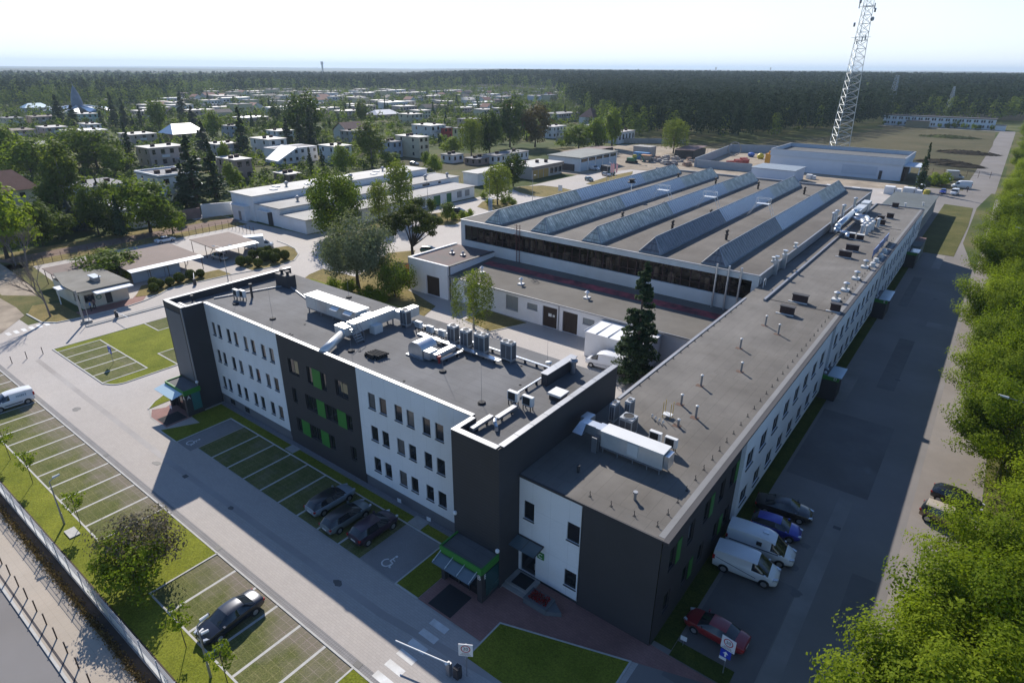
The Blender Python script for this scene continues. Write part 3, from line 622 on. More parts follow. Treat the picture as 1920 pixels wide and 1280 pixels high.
# ---------------------------------------------------------------- long two-storey wing
wing = T('long_wing', 'long two-storey wing with flat brown felt roof and white end wall beside the road', 'building', (-16.5, 96, 0))
WZ = 9.4
hC = [(-22.15,-21.2,5.57,7.25),(-18.26,-17.2,5.6,7.23),(-18.3,-17.25,1.23,2.8),(-22.4,-20.95,0.25,2.5)]
b = MB(); b.wall((0,FY), UX, -22.6,-17.1, 0.25,WZ-0.02, hC, 0.16); b.build('white_wall', M_whiteF, wing)
b = MB(); b.box(-17.12,-17.04,FY-0.05,FY+0.1,0.25,WZ-0.05); b.build('corner_trim', M_white2, wing)
for h in hC[:3]: win(wing, (0,FY), UX, h, 0.16)
b = MB(); b.box(-22.35,-21.0,FY+0.16,FY+0.22,0.27,2.48); d = b.build('entrance_door', M_glass, wing)
b = MB(); b.box(-21.1,-21.04,FY+0.08,FY+0.16,0.9,1.5); b.build('handle', M_zinc, d)
b = MB(); b.wall((0,FY-0.05), UX, -17.1,-11.1, 0,WZ-0.02); b.box(-22.6,-17.1,FY+0.02,FY+0.2,0,0.249)
kh = []; gp = []
for k, yy in enumerate((32.2,35.4,38.4,41.6,44.0)):
    for c, d_ in ((1.5,3.3),(5.4,7.4)): kh.append((yy,yy+1.1,c,d_)); gp.append((yy+1.15,yy+1.85,c,d_))
b.wall((-11.05,0), UY, 30.55,46.0, 0,WZ-0.02, kh, 0.18)
b.wall((-22.6,0), UYN, -162,-45.2, 0,WZ-0.02)
b.build('charcoal_wall', M_dark, wing)
for h in kh: win(wing, (-11.05,0), UY, h, 0.18, sill=False)
for i, h in enumerate(gp):
    if i % 4 in (1, 2): g = MB(); g.box(-11.045,-11.0,h[0],h[1],h[2],h[3]); g.build('green_panel', M_green, wing)
segs = [(46.0,76.2),(78.2,110.6),(113.2,146.6),(149.2,162.0)]
hw = []
b = MB()
for y0, y1 in segs:
    hs = []
    n = int((y1-y0-0.6)//3.3)
    for k in range(n):
        y = y0+0.9+k*(y1-y0-1.2)/n
        for c, d_ in ((1.9,3.5),(5.7,7.4)): hs.append((y,y+1.9,c,d_))
    hw += hs
    b.wall((-10.72,0), UY, y0,y1, 1.0,WZ-0.05, hs, 0.16)
    b.face([(-10.72,y0,1.0),(-10.72,y0,WZ-0.05),(-11.1,y0,WZ-0.05),(-11.1,y0,1.0)]); b.face([(-10.72,y1,WZ-0.05),(-10.72,y1,1.0),(-11.1,y1,1.0),(-11.1,y1,WZ-0.05)])
    b.face([(-10.72,y0,1.0),(-11.1,y0,1.0),(-11.1,y1,1.0),(-10.72,y1,1.0)])
b.wall((0,162), UXN, 10.72,22.6, 0,WZ-0.02)
b.build('white_side_wall', M_whiteS, wing)
for h in hw[:96]: win(wing, (-10.72,0), UY, h, 0.16, mull=1)
b = MB(); b.box(-11.3,-11.02,46.0,162,0,1.0)
for y0, y1 in ((76.2,78.2),(110.6,113.2),(146.6,149.2)): b.box(-11.3,-11.02,y0,y1,1.001,WZ-0.05)
b.build('recessed_bay', M_dark, wing)
b = MB(); b.rect(-22.6,-11.0,30.55,58.0,WZ); b.rect(-22.6,-10.7,58.0,85.6,WZ); b.rect(-20.1,-10.7,85.6,162,WZ); b.face([(-22.6,85.6,WZ),(-20.1,85.6,WZ),(-20.1,162,WZ-0.005),(-22.6,162,WZ-0.4)])
rf = b.build('roof', M_roofC, wing)
b = MB(); b.box(-22.62,-11.0,30.5,30.62,WZ-0.18,WZ+0.02); b.box(-11.06,-10.66,30.5,162,WZ-0.16,WZ+0.03); b.build('roof_edge', M_dark, wing)
b = MB(); b.box(-11.0,-10.3+0.0,46,162,WZ+0.035,WZ+0.055) if False else None; b.box(-11.5,-11.08,30.8,162,WZ+0.004,WZ+0.02); b.build('edge_flashing', mat('grey_felt_band',(0.20,0.20,0.20),0.85,0.08,0.5), wing)
b = MB(); b.box(-20.2,-19.9,80.5,161.8,WZ,WZ+0.28); b.box(-22.5,-22.2,45.3,80.0,WZ+0.003,WZ+0.08); b.box(-20,-10.8,161.7,161.98,WZ,WZ+0.25); b.build('roof_curb', M_cap, wing)
b = MB()
for y in (81.5,137.0): b.box(-19.8,-11.9,y,y+0.1,WZ+0.003,WZ+0.05)
b.build('expansion_joint', M_dark, wing)
# entrance C canopy, sign, steps
b = MB()
for x in (-22.75,-21.5,-20.25): b.tube((x,FY,3.72),(x,FY-1.25,3.55),0.05,n=6)
b.tube((-22.8,FY-0.05,3.78),(-20.2,FY-0.05,3.78),0.07,n=6); b.build('canopy_frame', M_dark, wing)
b = MB(); b.face([(-22.75,FY-1.3,3.58),(-20.25,FY-1.3,3.58),(-20.25,FY-0.1,3.74),(-22.75,FY-0.1,3.74)]); b.build('glass_canopy', mat('canopy_glass_grey',(0.1,0.14,0.16)), wing)
b = MB(); b.box(-20.75,-20.15,FY-0.09,FY-0.02,2.5,3.1); b.build('entrance_sign', M_green, wing)
text('C', 0.55, M_ltr, wing, (-20.45,FY-0.105,2.8), (PI/2,0,0))
b = MB(); b.box(-22.7,-20.4,28.9,30.55,0.02,0.22); b.box(-22.7,-20.4,28.5,28.898,0.02,0.12); b.build('entrance_steps', M_conc, wing)
b = MB(); b.rect(-22.2,-20.8,29.1,30.4,0.232); b.build('doormat', G_mat, wing)
# portals on the road side
def portal(y0, y1, letter, glass=True):
    b = MB(); b.box(-11.0,-8.95,y0+0.05,y1-0.05,0.01,3.1); b.build('entrance_porch', M_dark, wing)
    g = MB(); g.box(-10.9,-8.9,y0-0.03,y0+0.045,2.7,3.25); g.box(-8.94,-8.88,y0+0.05,y1,2.7,3.25); g.build('green_fascia', M_green, wing)
    c = MB(); c.box(-10.15,-8.6,y0-0.3,y1+0.1,3.30,3.40); c.build('canopy', mat('portal_canopy',(0.36,0.46,0.52),0.15,0.05,spec=0.7), wing)
    r = MB(); r.box(-10.98,-10.2,y0+0.06,y1-0.06,3.11,3.25); r.build('porch_roof', M_roofB, wing)
    for yy in (y0+0.6,y0+1.7):
        l = MB(); l.lathe((-10.6,yy,3.25),[(0.18,0),(0.18,0.1),(0.1,0.2)],10); l.build('roof_lamp', M_white2, wing, True)
    if letter: text(letter, 0.5, M_ltr, wing, (-9.3,y0-0.04,2.97), (PI/2,0,0))
portal(76.4,79.4,'D'); portal(111.0,116.5,'E'); portal(147.0,150.0,None)
# last stair block
b = MB(); b.box(-10.7,-8.9,152.5,161.9,0.01,3.4); b.build('stair_block', mat('grey_green_render',(0.17,0.20,0.19),0.85,0.08), wing)
b = MB(); b.rect(-10.7,-8.85,157.5,162,3.42); b.build('stair_roof', mat('red_brown_felt',(0.16,0.10,0.09),0.9,0.1), wing)
b = MB(); b.rect(-10.7,-8.85,152.4,157.5,3.415); b.build('stair_roof_lower', mat('green_grey_felt',(0.10,0.12,0.12),0.9,0.1), wing)
# single-storey extension at the end
ext = T('workshop_extension', 'low grey-roofed extension at the far end of the long wing', 'building', (-17, 190, 0))
b = MB(); b.box(-22.4,-12.0,168,215,0,4.4); b.build('wall', mat('ext_render',(0.35,0.33,0.32),0.85,0.08), ext)
b = MB(); b.box(-22.6,-11.7,162.1,215.3,4.41,4.62); b.build('roof', mat('grey_green_felt',(0.10,0.12,0.125),0.9,0.1,0.4,dirt=0.2), ext)
for i,(x,y) in enumerate(((-15.0,178),(-13.6,196),(-17.2,192))):
    b = MB(); b.lathe((x,y,4.62),[(0.15,0),(0.15,0.7),(0.32,0.72),(0.32,0.85)],8); b.build('roof_vent', M_white2 if i else M_rust, ext)
# ---------------------------------------------------------------- factory hall with five ridge skylights
HX0, HX1, HY0, HY1, HZ = -78.5, -22.7, 86.3, 170.6, 10.8
hall = T('factory_hall', 'large flat-roofed factory hall with long window band and five glass ridges', 'building', (-50, 128, 0))
b = MB()
b.wall((0,HY0), UX, HX0,HX1, 0,HZ-0.05, [(HX0+0.9,HX1-0.9,7.0,9.9)], 0.35)
b.wall((HX0,0), UYN, -HY1,-HY0, 0,HZ-0.05); b.wall((0,HY1), UXN, -HX1,-HX0, 0,HZ-0.05)
b.build('wall', mat('hall_pale_cladding',(0.60,0.64,0.64),0.75,0.05,0.4,dirt=0.12), hall)
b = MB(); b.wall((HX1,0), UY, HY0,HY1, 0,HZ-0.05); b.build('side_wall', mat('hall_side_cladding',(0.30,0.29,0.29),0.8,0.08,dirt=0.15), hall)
b = MB(); b.box(HX0-0.1,HX1+0.1,HY0-0.1,HY0+0.25,HZ-0.04,HZ+0.06); b.box(HX0-0.1,HX0+0.15,HY0+0.25,HY1,HZ-0.04,HZ+0.06); b.box(HX1-0.15,HX1+0.1,HY0+0.25,HY1,HZ-0.04,HZ+0.06); b.box(HX0,HX1,HY1-0.5,HY1+0.1,HZ-0.04,HZ+0.45)
b.build('roof_edge', M_cap, hall)
b = MB(); b.rect(HX0+0.15,HX1-0.15,HY0+0.25,HY1-0.5,HZ); b.build('roof', M_roofH, hall)
# window band: dark interior glimpsed through panes, mullions
b = MB(); b.rect(HX0+0.8,HX1-0.8,HY0+0.36,HY0+9,6.6); b.build('interior_floor', mat('hall_interior',(0.05,0.04,0.036),0.9,0.3,0.8), hall)
b = MB(); b.face([(HX0+0.8,HY0+9,6.6),(HX1-0.8,HY0+9,6.6),(HX1-0.8,HY0+9,10),(HX0+0.8,HY0+9,10)]); b.build('interior_wall', mat('hall_interior_wall',(0.10,0.07,0.06),0.9,0.6,0.4,col2=(0.75,0.62,0.48)), hall)  # pale blotches here and on the machinery put interior light into the colours
b = MB()
for k in range(60):
    x = HX0+1.5+R.random()*(HX1-HX0-3); z = 7+R.random()*1.2; w = 0.3+R.random()*0.9; y = HY0+1+R.random()*5
    b.box(x,x+w,y,y+0.6,6.65,z+0.5)
b.build('interior_machinery', mat('machine_brown',(0.2,0.14,0.1),0.6,0.6,0.4,col2=(0.7,0.6,0.5)), hall)
b = MB(); b.face([(HX0+0.9,HY0+0.33,7.0),(HX1-0.9,HY0+0.33,7.0),(HX1-0.9,HY0+0.33,9.9),(HX0+0.9,HY0+0.33,9.9)])
gm = bpy.data.materials.new('band_glass'); gm.use_nodes = True; nt = gm.node_tree; gb = nt.nodes['Principled BSDF']; gb.inputs['Base Color'].default_value = (0.03,0.022,0.02,1); gb.inputs['Roughness'].default_value = 0.05
tp = nt.nodes.new('ShaderNodeBsdfTransparent'); tp.inputs[0].default_value = (0.75,0.68,0.62,1); ms = nt.nodes.new('ShaderNodeMixShader'); ms.inputs[0].default_value = 0.72
nt.links.new(gb.outputs[0], ms.inputs[1]); nt.links.new(tp.outputs[0], ms.inputs[2]); nt.links.new(ms.outputs[0], nt.nodes['Material Output'].inputs[0])
b.build('band_window', gm, hall)
b = MB(); n = 36
for k in range(n+1):
    x = HX0+0.95+(HX1-HX0-1.9)*k/n; b.box(x-0.05,x+0.05,HY0+0.2,HY0+0.32,7.0,9.9)
b.box(HX0+0.9,HX1-0.9,HY0+0.22,HY0+0.31,7.95,8.03); b.build('mullion', mat('maroon_frame',(0.06,0.025,0.025),0.6,0.1), hall)
b = MB()
for x in (-65.0,-64.3): b.box(x-0.04,x+0.04,HY0-0.3,HY0-0.22,4.4,11.9)
for k in range(22): b.box(-65.0,-64.3,HY0-0.28,HY0-0.24,4.5+0.33*k,4.54+0.33*k)
for z in (9.2,10.2,11.2,11.8): b.box(-65.1,-64.2,HY0-0.95,HY0-0.9,z,z+0.05); b.box(-65.12,-65.07,HY0-0.95,HY0-0.2,z,z+0.05); b.box(-64.23,-64.18,HY0-0.95,HY0-0.2,z,z+0.05)
b.build('roof_ladder', M_rust, hall)
M_skyA = mat('skylight_glass_green', (0.50,0.60,0.58), 0.3, 0.3, 0.7, col2=(0.88,0.93,0.91), spec=0.4, trans=0.4)
pattern(M_skyA, 'grid', 60, 0.62, 0.05, (0.25,0.28,0.3))
M_skyB = mat('skylight_polycarbonate', (0.66,0.74,0.82), 0.35, 0.06, 0.5, spec=0.3, trans=0.3)
pattern(M_skyB, 'grid', 60, 0.62, 0.05, (0.35,0.42,0.5))
M_skyC = mat('skylight_grey', (0.19,0.195,0.21), 0.3, 0.25, 0.9, spec=0.5, trans=0.15); pattern(M_skyC, 'grid', 60, 0.62, 0.06, (0.45,0.45,0.48))
names = ['first', 'second', 'third', 'fourth', 'fifth']
for i, cx in enumerate((-71.3,-60.8,-50.3,-39.8,-29.6)):
    t = T('ridge_skylight', 'glazed ridge skylight on the hall roof, %s from the left' % names[i], 'skylight', (cx, 127, HZ), 'glass ridges on the hall roof')
    hw_, rh = 1.75, 2.35
    b = MB(); b.box(cx-hw_-0.12,cx+hw_+0.12,87.0,167.6,HZ+0.004,HZ+0.22); b.build('upstand', mat('skylight_upstand',(0.20,0.235,0.26),0.7,0.1), t)
    z0, z1 = HZ+0.22, HZ+rh
    for (y0, y1, mm) in ((88.6,115.5,M_skyC if i >= 3 else M_skyA),(115.5,145.8,M_skyB),(145.8,166.4,M_skyA)):
        e = 0.0 if mm is M_skyB else -0.03
        b = MB(); b.face([(cx+hw_,y0,z0),(cx+hw_,y1,z0),(cx,y1,z1+e),(cx,y0,z1+e)]); b.face([(cx-hw_,y1,z0),(cx-hw_,y0,z0),(cx,y0,z1+e),(cx,y1,z1+e)])
        b.build('glazing', mm, t)
    b = MB(); b.face([(cx-hw_,87.1,z0),(cx+hw_,87.1,z0),(cx,88.6,z1)]); b.face([(cx+hw_,87.1,z0),(cx+hw_,88.6,z0),(cx,88.6,z1)]); b.face([(cx-hw_,88.6,z0),(cx-hw_,87.1,z0),(cx,88.6,z1)])
    b.build('hipped_end', M_skyA if i < 3 else M_skyC, t); b = MB()
    b.face([(cx+hw_,167.5,z0),(cx-hw_,167.5,z0),(cx,166.4,z1)]); b.face([(cx+hw_,166.4,z0),(cx+hw_,167.5,z0),(cx,166.4,z1)]); b.face([(cx-hw_,167.5,z0),(cx-hw_,166.4,z0),(cx,166.4,z1)])
    b.build('hipped_end', M_skyA if i < 3 else M_skyC, t)
    b = MB(); b.tube((cx,88.6,z1+0.02),(cx,166.4,z1+0.02),0.09,n=6)
    for s in (-1,1):
        b.tube((cx+s*hw_,87.1,z0),(cx,88.6,z1),0.07,n=5); b.tube((cx+s*hw_,167.5,z0),(cx,166.4,z1),0.06,n=5)
        y = 88.8
        while y < 166.3: b.tube((cx+s*(hw_+0.02),y,z0),(cx+s*0.02,y,z1+0.01),0.035,n=4,cap=False); y += 0.95
        for u in (-0.5,0,0.5): b.tube((cx+u*hw_*1.2,87.08,z0),(cx,88.58,z1),0.03,n=4,cap=False)
    b.build('glazing_bar', M_steel, t)
# lean-to workshop in front of the hall
low = T('low_workshop', 'low white workshop with sloped grey roof and brown doors under the hall windows', 'building', (-48, 74.3, 0))
LX0, LX1, LY0 = -70.4, -22.7, 74.3
hD = [(-58.2,-55.7,1.2,3.6,'g'),(-53.9,-51.9,2.2,3.2,'v'),(-50.9,-48.2,0.02,3.4,'d'),(-47.2,-44.5,0.02,3.4,'d'),(-43.6,-41.6,2.2,3.2,'v'),(-38.9,-37.2,2.2,3.3,'v'),(-67.3,-66.0,1.5,3.0,'v'),(-27.6,-26.2,0.02,2.6,'w')]
b = MB(); b.wall((0,LY0), UX, LX0,LX1, 0.0,4.28, hD, 0.25); b.build('wall', M_white, low)
b = MB(); b.face([(LX0,LY0-0.35,4.35),(LX1,LY0-0.35,4.35),(LX1,HY0,5.0),(LX0,HY0,5.0)]); b.build('roof', mat('lean_to_felt',(0.135,0.125,0.11),0.9,0.15,0.25,dirt=0.2), low)
b = MB(); b.face([(LX0+1,81.9,4.80),(LX1,81.9,4.80),(LX1,83.9,4.90),(LX0+1,83.9,4.90)]); b.build('red_primer_strip', mat('red_primer',(0.13,0.06,0.065),0.9,0.5,0.5,col2=(0.48,0.08,0.09)), low)
b = MB(); b.box(LX0,LX1,LY0-0.5,LY0-0.35,4.18,4.36); b.tube((-47.85,LY0-0.12,4.2),(-47.85,LY0-0.12,0.05),0.07,n=6); b.tube((-69.9,LY0-0.12,4.2),(-69.9,LY0-0.12,0.05),0.07,n=6); b.build('gutter', M_steel, low)
for h in hD:
    k = h[4]
    if k in 'gv': win(low, (0,LY0), UX, h, 0.2, glass=mat('frosted_glass',(0.22,0.25,0.26),0.3,0.05), frame=M_steel, mull=1)
    else:
        b = MB(); b.box(h[0]+0.02,h[1]-0.02,LY0+0.2,LY0+0.26,h[2],h[3]-0.02)
        for q in range(1,5): xx = h[0]+(h[1]-h[0])*q/5; b.box(xx-0.015,xx+0.015,LY0+0.18,LY0+0.199,h[2]+0.05,h[3]-0.08)
        d = b.build('workshop_door', M_wood if k == 'd' else mat('orange_wood',(0.25,0.13,0.06),0.6,0.1), low)
b = MB(); b.box(-49.9,-49.3,LY0+0.15,LY0+0.19,1.8,2.3); b.box(-49.1,-48.7,LY0+0.15,LY0+0.19,1.85,2.2); b.build('door_notice', G_paint, low)
for i,(x,y) in enumerate(((-66.6,78.3),(-57.6,77.6),(-45.6,78.6))):
    z = 4.35+(y-73.95)/12.35*0.65
    b = MB(); b.box(x-0.45,x+0.45,y-0.45,y+0.45,z-0.05,z+0.18); b.lathe((x,y,z+0.18),[(0.14,0),(0.14,0.7),(0.42,0.75),(0.05,1.05)],10); b.build('roof_vent', M_white2, low)
for i,(px,py) in enumerate(((1344,579),(1361,582),(1386,574))):
    x = -28.6+i*1.75; t = MB(); t.tube((x,HY0-0.45,4.95),(x,HY0-0.45,11.6),0.16,n=10)
    tag(t.build('flue_pipe', M_zinc), ['leftmost','middle','rightmost'][i]+' of three tall steel flue pipes against the hall front', 'pipe', 'flue pipes at the hall front')
# square annex with big brown door
anx = T('gate_annex', 'small white flat-roofed annex with a dark brown gate beside the low workshop', 'building', (-75, 80, 0))
b = MB(); b.wall((0,73.6), UX, -79.8,-70.4, 0,6.0, [(-75.6,-72.4,0.05,3.6)], 0.3); b.wall((-70.4,0), UY, 73.6,86.3, 0,6.0); b.wall((-79.8,0), UYN, -86.3,-73.6, 0,6.0); b.build('wall', M_white, anx)
b = MB(); b.box(-75.58,-72.42,73.85,73.92,0.05,3.58); b.build('brown_gate', M_wood, anx)
b = MB(); b.rect(-79.5,-70.7,73.9,86.25,5.85); b.build('roof', mat('annex_felt',(0.16,0.15,0.14),0.9,0.2,0.2,col2=(0.20,0.13,0.12),dirt=0.2), anx)
b = MB(); b.box(-79.9,-70.3,73.5,73.9,5.9,6.12); b.box(-79.9,-79.5,73.9,86.2,5.9,6.12); b.build('parapet_cap', M_white2, anx)
b = MB(); b.box(-70.7,-70.2,73.9,86.2,5.9,6.05); b.tube((-70.2,74.0,5.9),(-70.2,74.0,0.1),0.09,n=6); b.build('gutter', M_dark, anx)
for x,y in ((-75.6,80.5),(-73.2,80.8)):
    b = MB(); b.box(x-0.4,x+0.4,y-0.4,y+0.4,5.86,6.1); b.lathe((x,y,6.1),[(0.15,0),(0.15,0.35),(0.35,0.36),(0.1,0.6)],8); b.build('roof_vent', M_steel, anx)
# white container shed in the courtyard
box = T('white_storage_shed', 'white sheet-metal storage shed behind the tall spruce in the courtyard', 'shed', (-35, 71.5, 0))
b = MB(); b.box(-39.9,-30.9,68.9,73.9,0.01,3.7); b.build('wall', M_white2, box)
b = MB()
for k in range(5): x = -40.0+k*1.84; b.face([(x,68.8,3.74),(x+1.8,68.8,3.74),(x+1.8,74.0,3.86),(x,74.0,3.86)]); b.box(x-0.02,x+0.03,68.8,74.0,3.72,3.9)
b.build('roof', M_white2, box)
# ================================================================== ROOF EQUIPMENT (each a thing of its own)
RB, RC = 11.9, 9.4
M_unit = mat('condenser_grey', (0.36,0.38,0.40), 0.5, 0.05, 3.0, metal=0.2)
M_grille = mat('dark_grille', (0.03,0.032,0.036), 0.6, 0.1)
pattern(M_grille, 'grid', 0.09, 0.09, 0.02, (4,4,4), axes='XZ')
M_unitw = mat('unit_white', (0.66,0.66,0.64), 0.5, 0.04)
def tall_unit(w=0.95, d=0.75, h=1.9, fans=1):
    t = T('condenser_unit', 'tall grey air-conditioning condenser', 'air conditioner', (0,0,0))
    b = MB(); b.box(-w/2,w/2,-d/2,d/2,0.25,h); b.build('casing', M_unit, t)
    b = MB(); b.box(-w/2+0.08,-0.03,-d/2-0.006,-d/2,0.4,h-0.25); b.box(0.03,w/2-0.08,-d/2-0.006,-d/2,0.4,h-0.25); b.box(w/2,w/2+0.006,-d/2+0.08,d/2-0.08,0.4,h-0.2); b.build('side_grille', M_grille, t)
    for k in range(fans):
        cx = (k-(fans-1)/2)*w/fans
        b = MB(); r = min(w/fans,d)*0.44; b.lathe((cx,0,h),[(r,0),(r,0.07),(r-0.04,0.07),(r-0.04,0.02)],16); b.build('fan_ring', M_unit, t)
        b = MB(); b.lathe((cx,0,h+0.025),[(r-0.05,0),(r-0.05,0.01)],14); b.build('fan_grille', M_black, t)
    for sx in (-1,1):
        b = MB(); b.box(sx*(w/2-0.15)-0.05,sx*(w/2-0.15)+0.05,-d/2,d/2,0,0.245); b.build('foot', M_steel, t)
    return t
def small_unit(face='y', w=0.85, d=0.34, h=0.65, z=0.45, col=None):
    t = T('split_unit', 'small white split air-conditioning unit', 'air conditioner', (0,0,0))
    b = MB(); b.box(-w/2,w/2,-d/2,d/2,z,z+h); b.build('casing', M_unitw, t)
    b = MB(); b.box(-w/2+0.08,w/2-0.22,-d/2-0.012,-d/2,z+0.07,z+h-0.07); b.build('fan_grille', M_black if col is None else col, t)
    b = MB()
    for sx in (-1,1):
        for sy in (-1,1): b.box(sx*w*0.36-0.03,sx*w*0.36+0.03,sy*d*0.5-0.03,sy*d*0.5+0.03,0,z-0.002)
    b.box(-w*0.36,w*0.36,-d*0.5,d*0.5,z-0.06,z-0.003)
    b.build('stand', M_black, t)
    return t
GT, GS = 'tall condensers in the roof row', 'split units on the office roof'
t1 = tall_unit(); t2 = tall_unit(1.3,0.75,2.0,2)
u = put(t1, (-45.7,41.2,RB)); tag(u, 'tall grey condenser standing alone beside the bent white roof duct', 'air conditioner', GT)
dup(t1, (-38.85,41.15,RB), label='tall single-fan grey condenser right after the three small white units', group=GT)
dup(t1, (-37.1,41.1,RB), 0.02, label='single-fan grey condenser between its tall neighbour and a double-fan one', group=GT)
put(t2, (-35.15,41.1,RB)); tag(t2, 'double-fan grey condenser in the middle of the roof row', 'air conditioner', GT)
dup(t2, (-32.0,41.25,RB), label='double-fan grey condenser at the right end of the roof row', group=GT)
s1 = small_unit(col=M_unit); put(s1, (-43.7,41.15,RB)); tag(s1, 'small white split unit nearest the lone tall condenser', 'air conditioner', GS)
dup(s1, (-41.9,41.0,RB), label='middle one of the three small white split units in the row', group=GS)
dup(s1, (-40.2,41.0,RB), label='small white split unit touching the tall condensers', group=GS)
s2 = small_unit(w=1.0,h=0.8); put(s2, (-26.6,35.0,RB)); tag(s2, 'white split unit with black grille behind the covered cable duct, left of a pair', 'air conditioner', GS)
dup(s2, (-25.2,35.1,RB), label='right one of two white split units with black grilles near the roof hatch', group=GS)
dup(s2, (-67.3,34.6,RB), label='left of two split units near the slate tower', group=GS); dup(s2, (-66.5,34.9,RB), label='right of two split units near the slate tower', group=GS)
dup(s2, (-16.4,40.4,RC), label='left of two white split units behind the long grey air handler', group=GS); dup(s2, (-15.05,40.35,RC), label='right of two white split units behind the long grey air handler', group=GS)
# cable trays
def tray(label, pts, z, w=0.5, h=0.1, mm=None, stand=True):
    t = T('cable_tray', label, 'cable tray', (pts[0][0],pts[0][1],z-0.3), 'cable trays and duct covers')
    b = MB()
    for p, q in zip(pts[:-1], pts[1:]):
        a = math.atan2(q[1]-p[1], q[0]-p[0]); b.obox(((p[0]+q[0])/2,(p[1]+q[1])/2), a, math.hypot(q[0]-p[0],q[1]-p[1])/2, w/2, z, z+h)
    b.build('cover', mm or M_zinc, t)
    if stand:
        b = MB()
        for p, q in zip(pts[:-1], pts[1:]):
            L = math.hypot(q[0]-p[0],q[1]-p[1]); n = max(2,int(L/1.2))
            for k in range(n): s = (k+0.5)/n; x, y = p[0]+(q[0]-p[0])*s, p[1]+(q[1]-p[1])*s; b.box(x-0.08,x+0.08,y-0.08,y+0.08,z-0.3,z-0.002)
        b.build('support', M_black, t)
tray('wide shiny cable tray in front of the roof condensers', [(-42.6,40.1),(-32.1,40.15)], RB+0.35, 0.55)
tray('shiny pipe run behind the condenser row up to the stub wall', [(-46.8,41.9),(-32.5,41.9),(-27.2,41.9)], RB+0.3, 0.22)
tray('short shiny pipe leading from the red valve to the condenser tray', [(-36.6,37.0),(-36.4,39.7)], RB+0.3, 0.28)
tray('narrow shiny pipe run from the stub wall to the pair of split units', [(-27.2,39.8),(-27.2,35.4)], RB+0.3, 0.16)
tray('white covered duct on the right tower roof beside the parapet', [(-26.35,29.5),(-26.35,31.9)], RB+0.35, 0.42, 0.25, M_cap)
tray('white covered duct leading to the two split units with black grilles', [(-25.85,31.9),(-25.85,34.4)], RB+0.35, 0.42, 0.22, M_cap)
b = MB(); b.path([(-25.85,31.9,12.3),(-25.7,31.5,12.5),(-25.4,31.15,12.5),(-25.2,31.05,12.25),(-25.15,31.0,11.95)],0.15,8); tag(b.build('gooseneck_pipe', M_zinc), 'bent shiny pipe at the end of the white duct cover', 'pipe')
# domed fan housing with duct
t = T('domed_roof_fan', 'round-topped shiny fan housing with a short duct on the office roof', 'roof fan', (-39.3,37.2,RB))
b = MB(); n = 14
pr = [(-40.3,RB+0.15)]+[(-39.35-0.95*math.cos(PI*k/n), RB+0.75+0.8*math.sin(PI*k/n)) for k in range(n+1)]+[(-38.4,RB+0.15)]
for y0, y1 in ((36.4,38.4),):
    P = [(x,y0,z) for x,z in pr]; Q = [(x,y1,z) for x,z in pr]
    b.face(P[::-1] if False else P); b.face(Q[::-1])
    for k in range(len(pr)-1): b.face([P[k+1],P[k],Q[k],Q[k+1]])
o = b.build('housing', M_zinc, t); o.rotation_euler = (0,0,0)
b = MB(); b.box(-40.5,-38.2,36.2,38.6,RB,RB+0.148); b.build('base_curb', M_steel, t)
b = MB(); b.box(-38.3,-37.5,36.45,37.5,RB+0.2,RB+1.0); b.box(-37.5,-36.9,36.7,39.4,RB+0.35,RB+0.85); b.build('duct', M_zinc, t)
b = MB(); b.lathe((-36.75,36.9,RB),[(0.12,0),(0.12,0.5),(0.2,0.5),(0.2,0.75)],10); tag(b.build('red_valve', mat('red_paint',(0.35,0.03,0.03),0.5,0.05)), 'small red capped valve at the end of the shiny pipe', 'valve')
# main air handling unit with duct cross and ladder
t = T('air_handling_unit', 'long white air-handling unit raised on legs on the office roof', 'air handler', (-53,38.2,RB))
b = MB(); b.box(-57.6,-48.95,37.35,38.95,RB+0.55,RB+1.95); b.build('casing', M_zincw, t)
b = MB(); b.box(-57.75,-48.8,37.22,39.08,RB+1.953,RB+2.03); b.build('casing_lid', M_unitw, t)
b = MB()
for x in (-57.3,-55.2,-53.1,-51,-49.2):
    for y in (37.45,38.85): b.box(x-0.05,x+0.05,y-0.05,y+0.05,RB,RB+0.548)
b.box(-57.6,-49,37.4,37.5,RB+0.4,RB+0.53); b.build('legs_frame', M_steel, t)
for i,x in enumerate((-57.3,-55.4,-53.5,-51.4)):
    b = MB(); b.box(x,x+1.5,37.325,37.348,RB+0.7,RB+1.85); d = b.build('access_panel', M_zinc if i % 2 else M_zincw, t)
b = MB()
for x in (-52.7,-50.5): b.face([(x,36.8,RB+1.6),(x+1.2,36.8,RB+1.6),(x+1.2,37.34,RB+1.9),(x,37.34,RB+1.9)])
b.build('rain_hood', M_zincw, t)
t = T('roof_duct', 'bright insulated T-shaped duct crossing the office roof from the air handler', 'duct', (-47.8,37,RB))
b = MB(); b.box(-48.95,-48.3,37.5,38.8,RB+0.75,RB+1.75); b.box(-48.3,-47.2,35.6,41.2,RB+0.6,RB+1.65); b.box(-47.25,-46.0,41.0,41.9,RB+0.6,RB+1.5); b.box(-47.0,-46.1,41.9,43.6,RB+0.5,RB+1.5); b.box(-49.0,-47.4,34.6,35.6,RB+0.55,RB+1.45); b.build('duct_box', M_zincw, t)
b = MB(); b.path([(-48.2,35.3,RB+0.95),(-47.7,34.4,RB+0.8),(-45.9,30.8,RB+0.7)],0.42,12); b.build('round_duct', M_zincw, t, True)
b = MB()
for x,y in ((-48.2,36.0),(-47.3,36.0),(-48.2,40.8),(-47.3,40.8),(-46.9,33.2),(-46.2,31.6)): b.box(x-0.06,x+0.06,y-0.06,y+0.06,RB,RB+0.6)
b.build('support', M_steel, t)
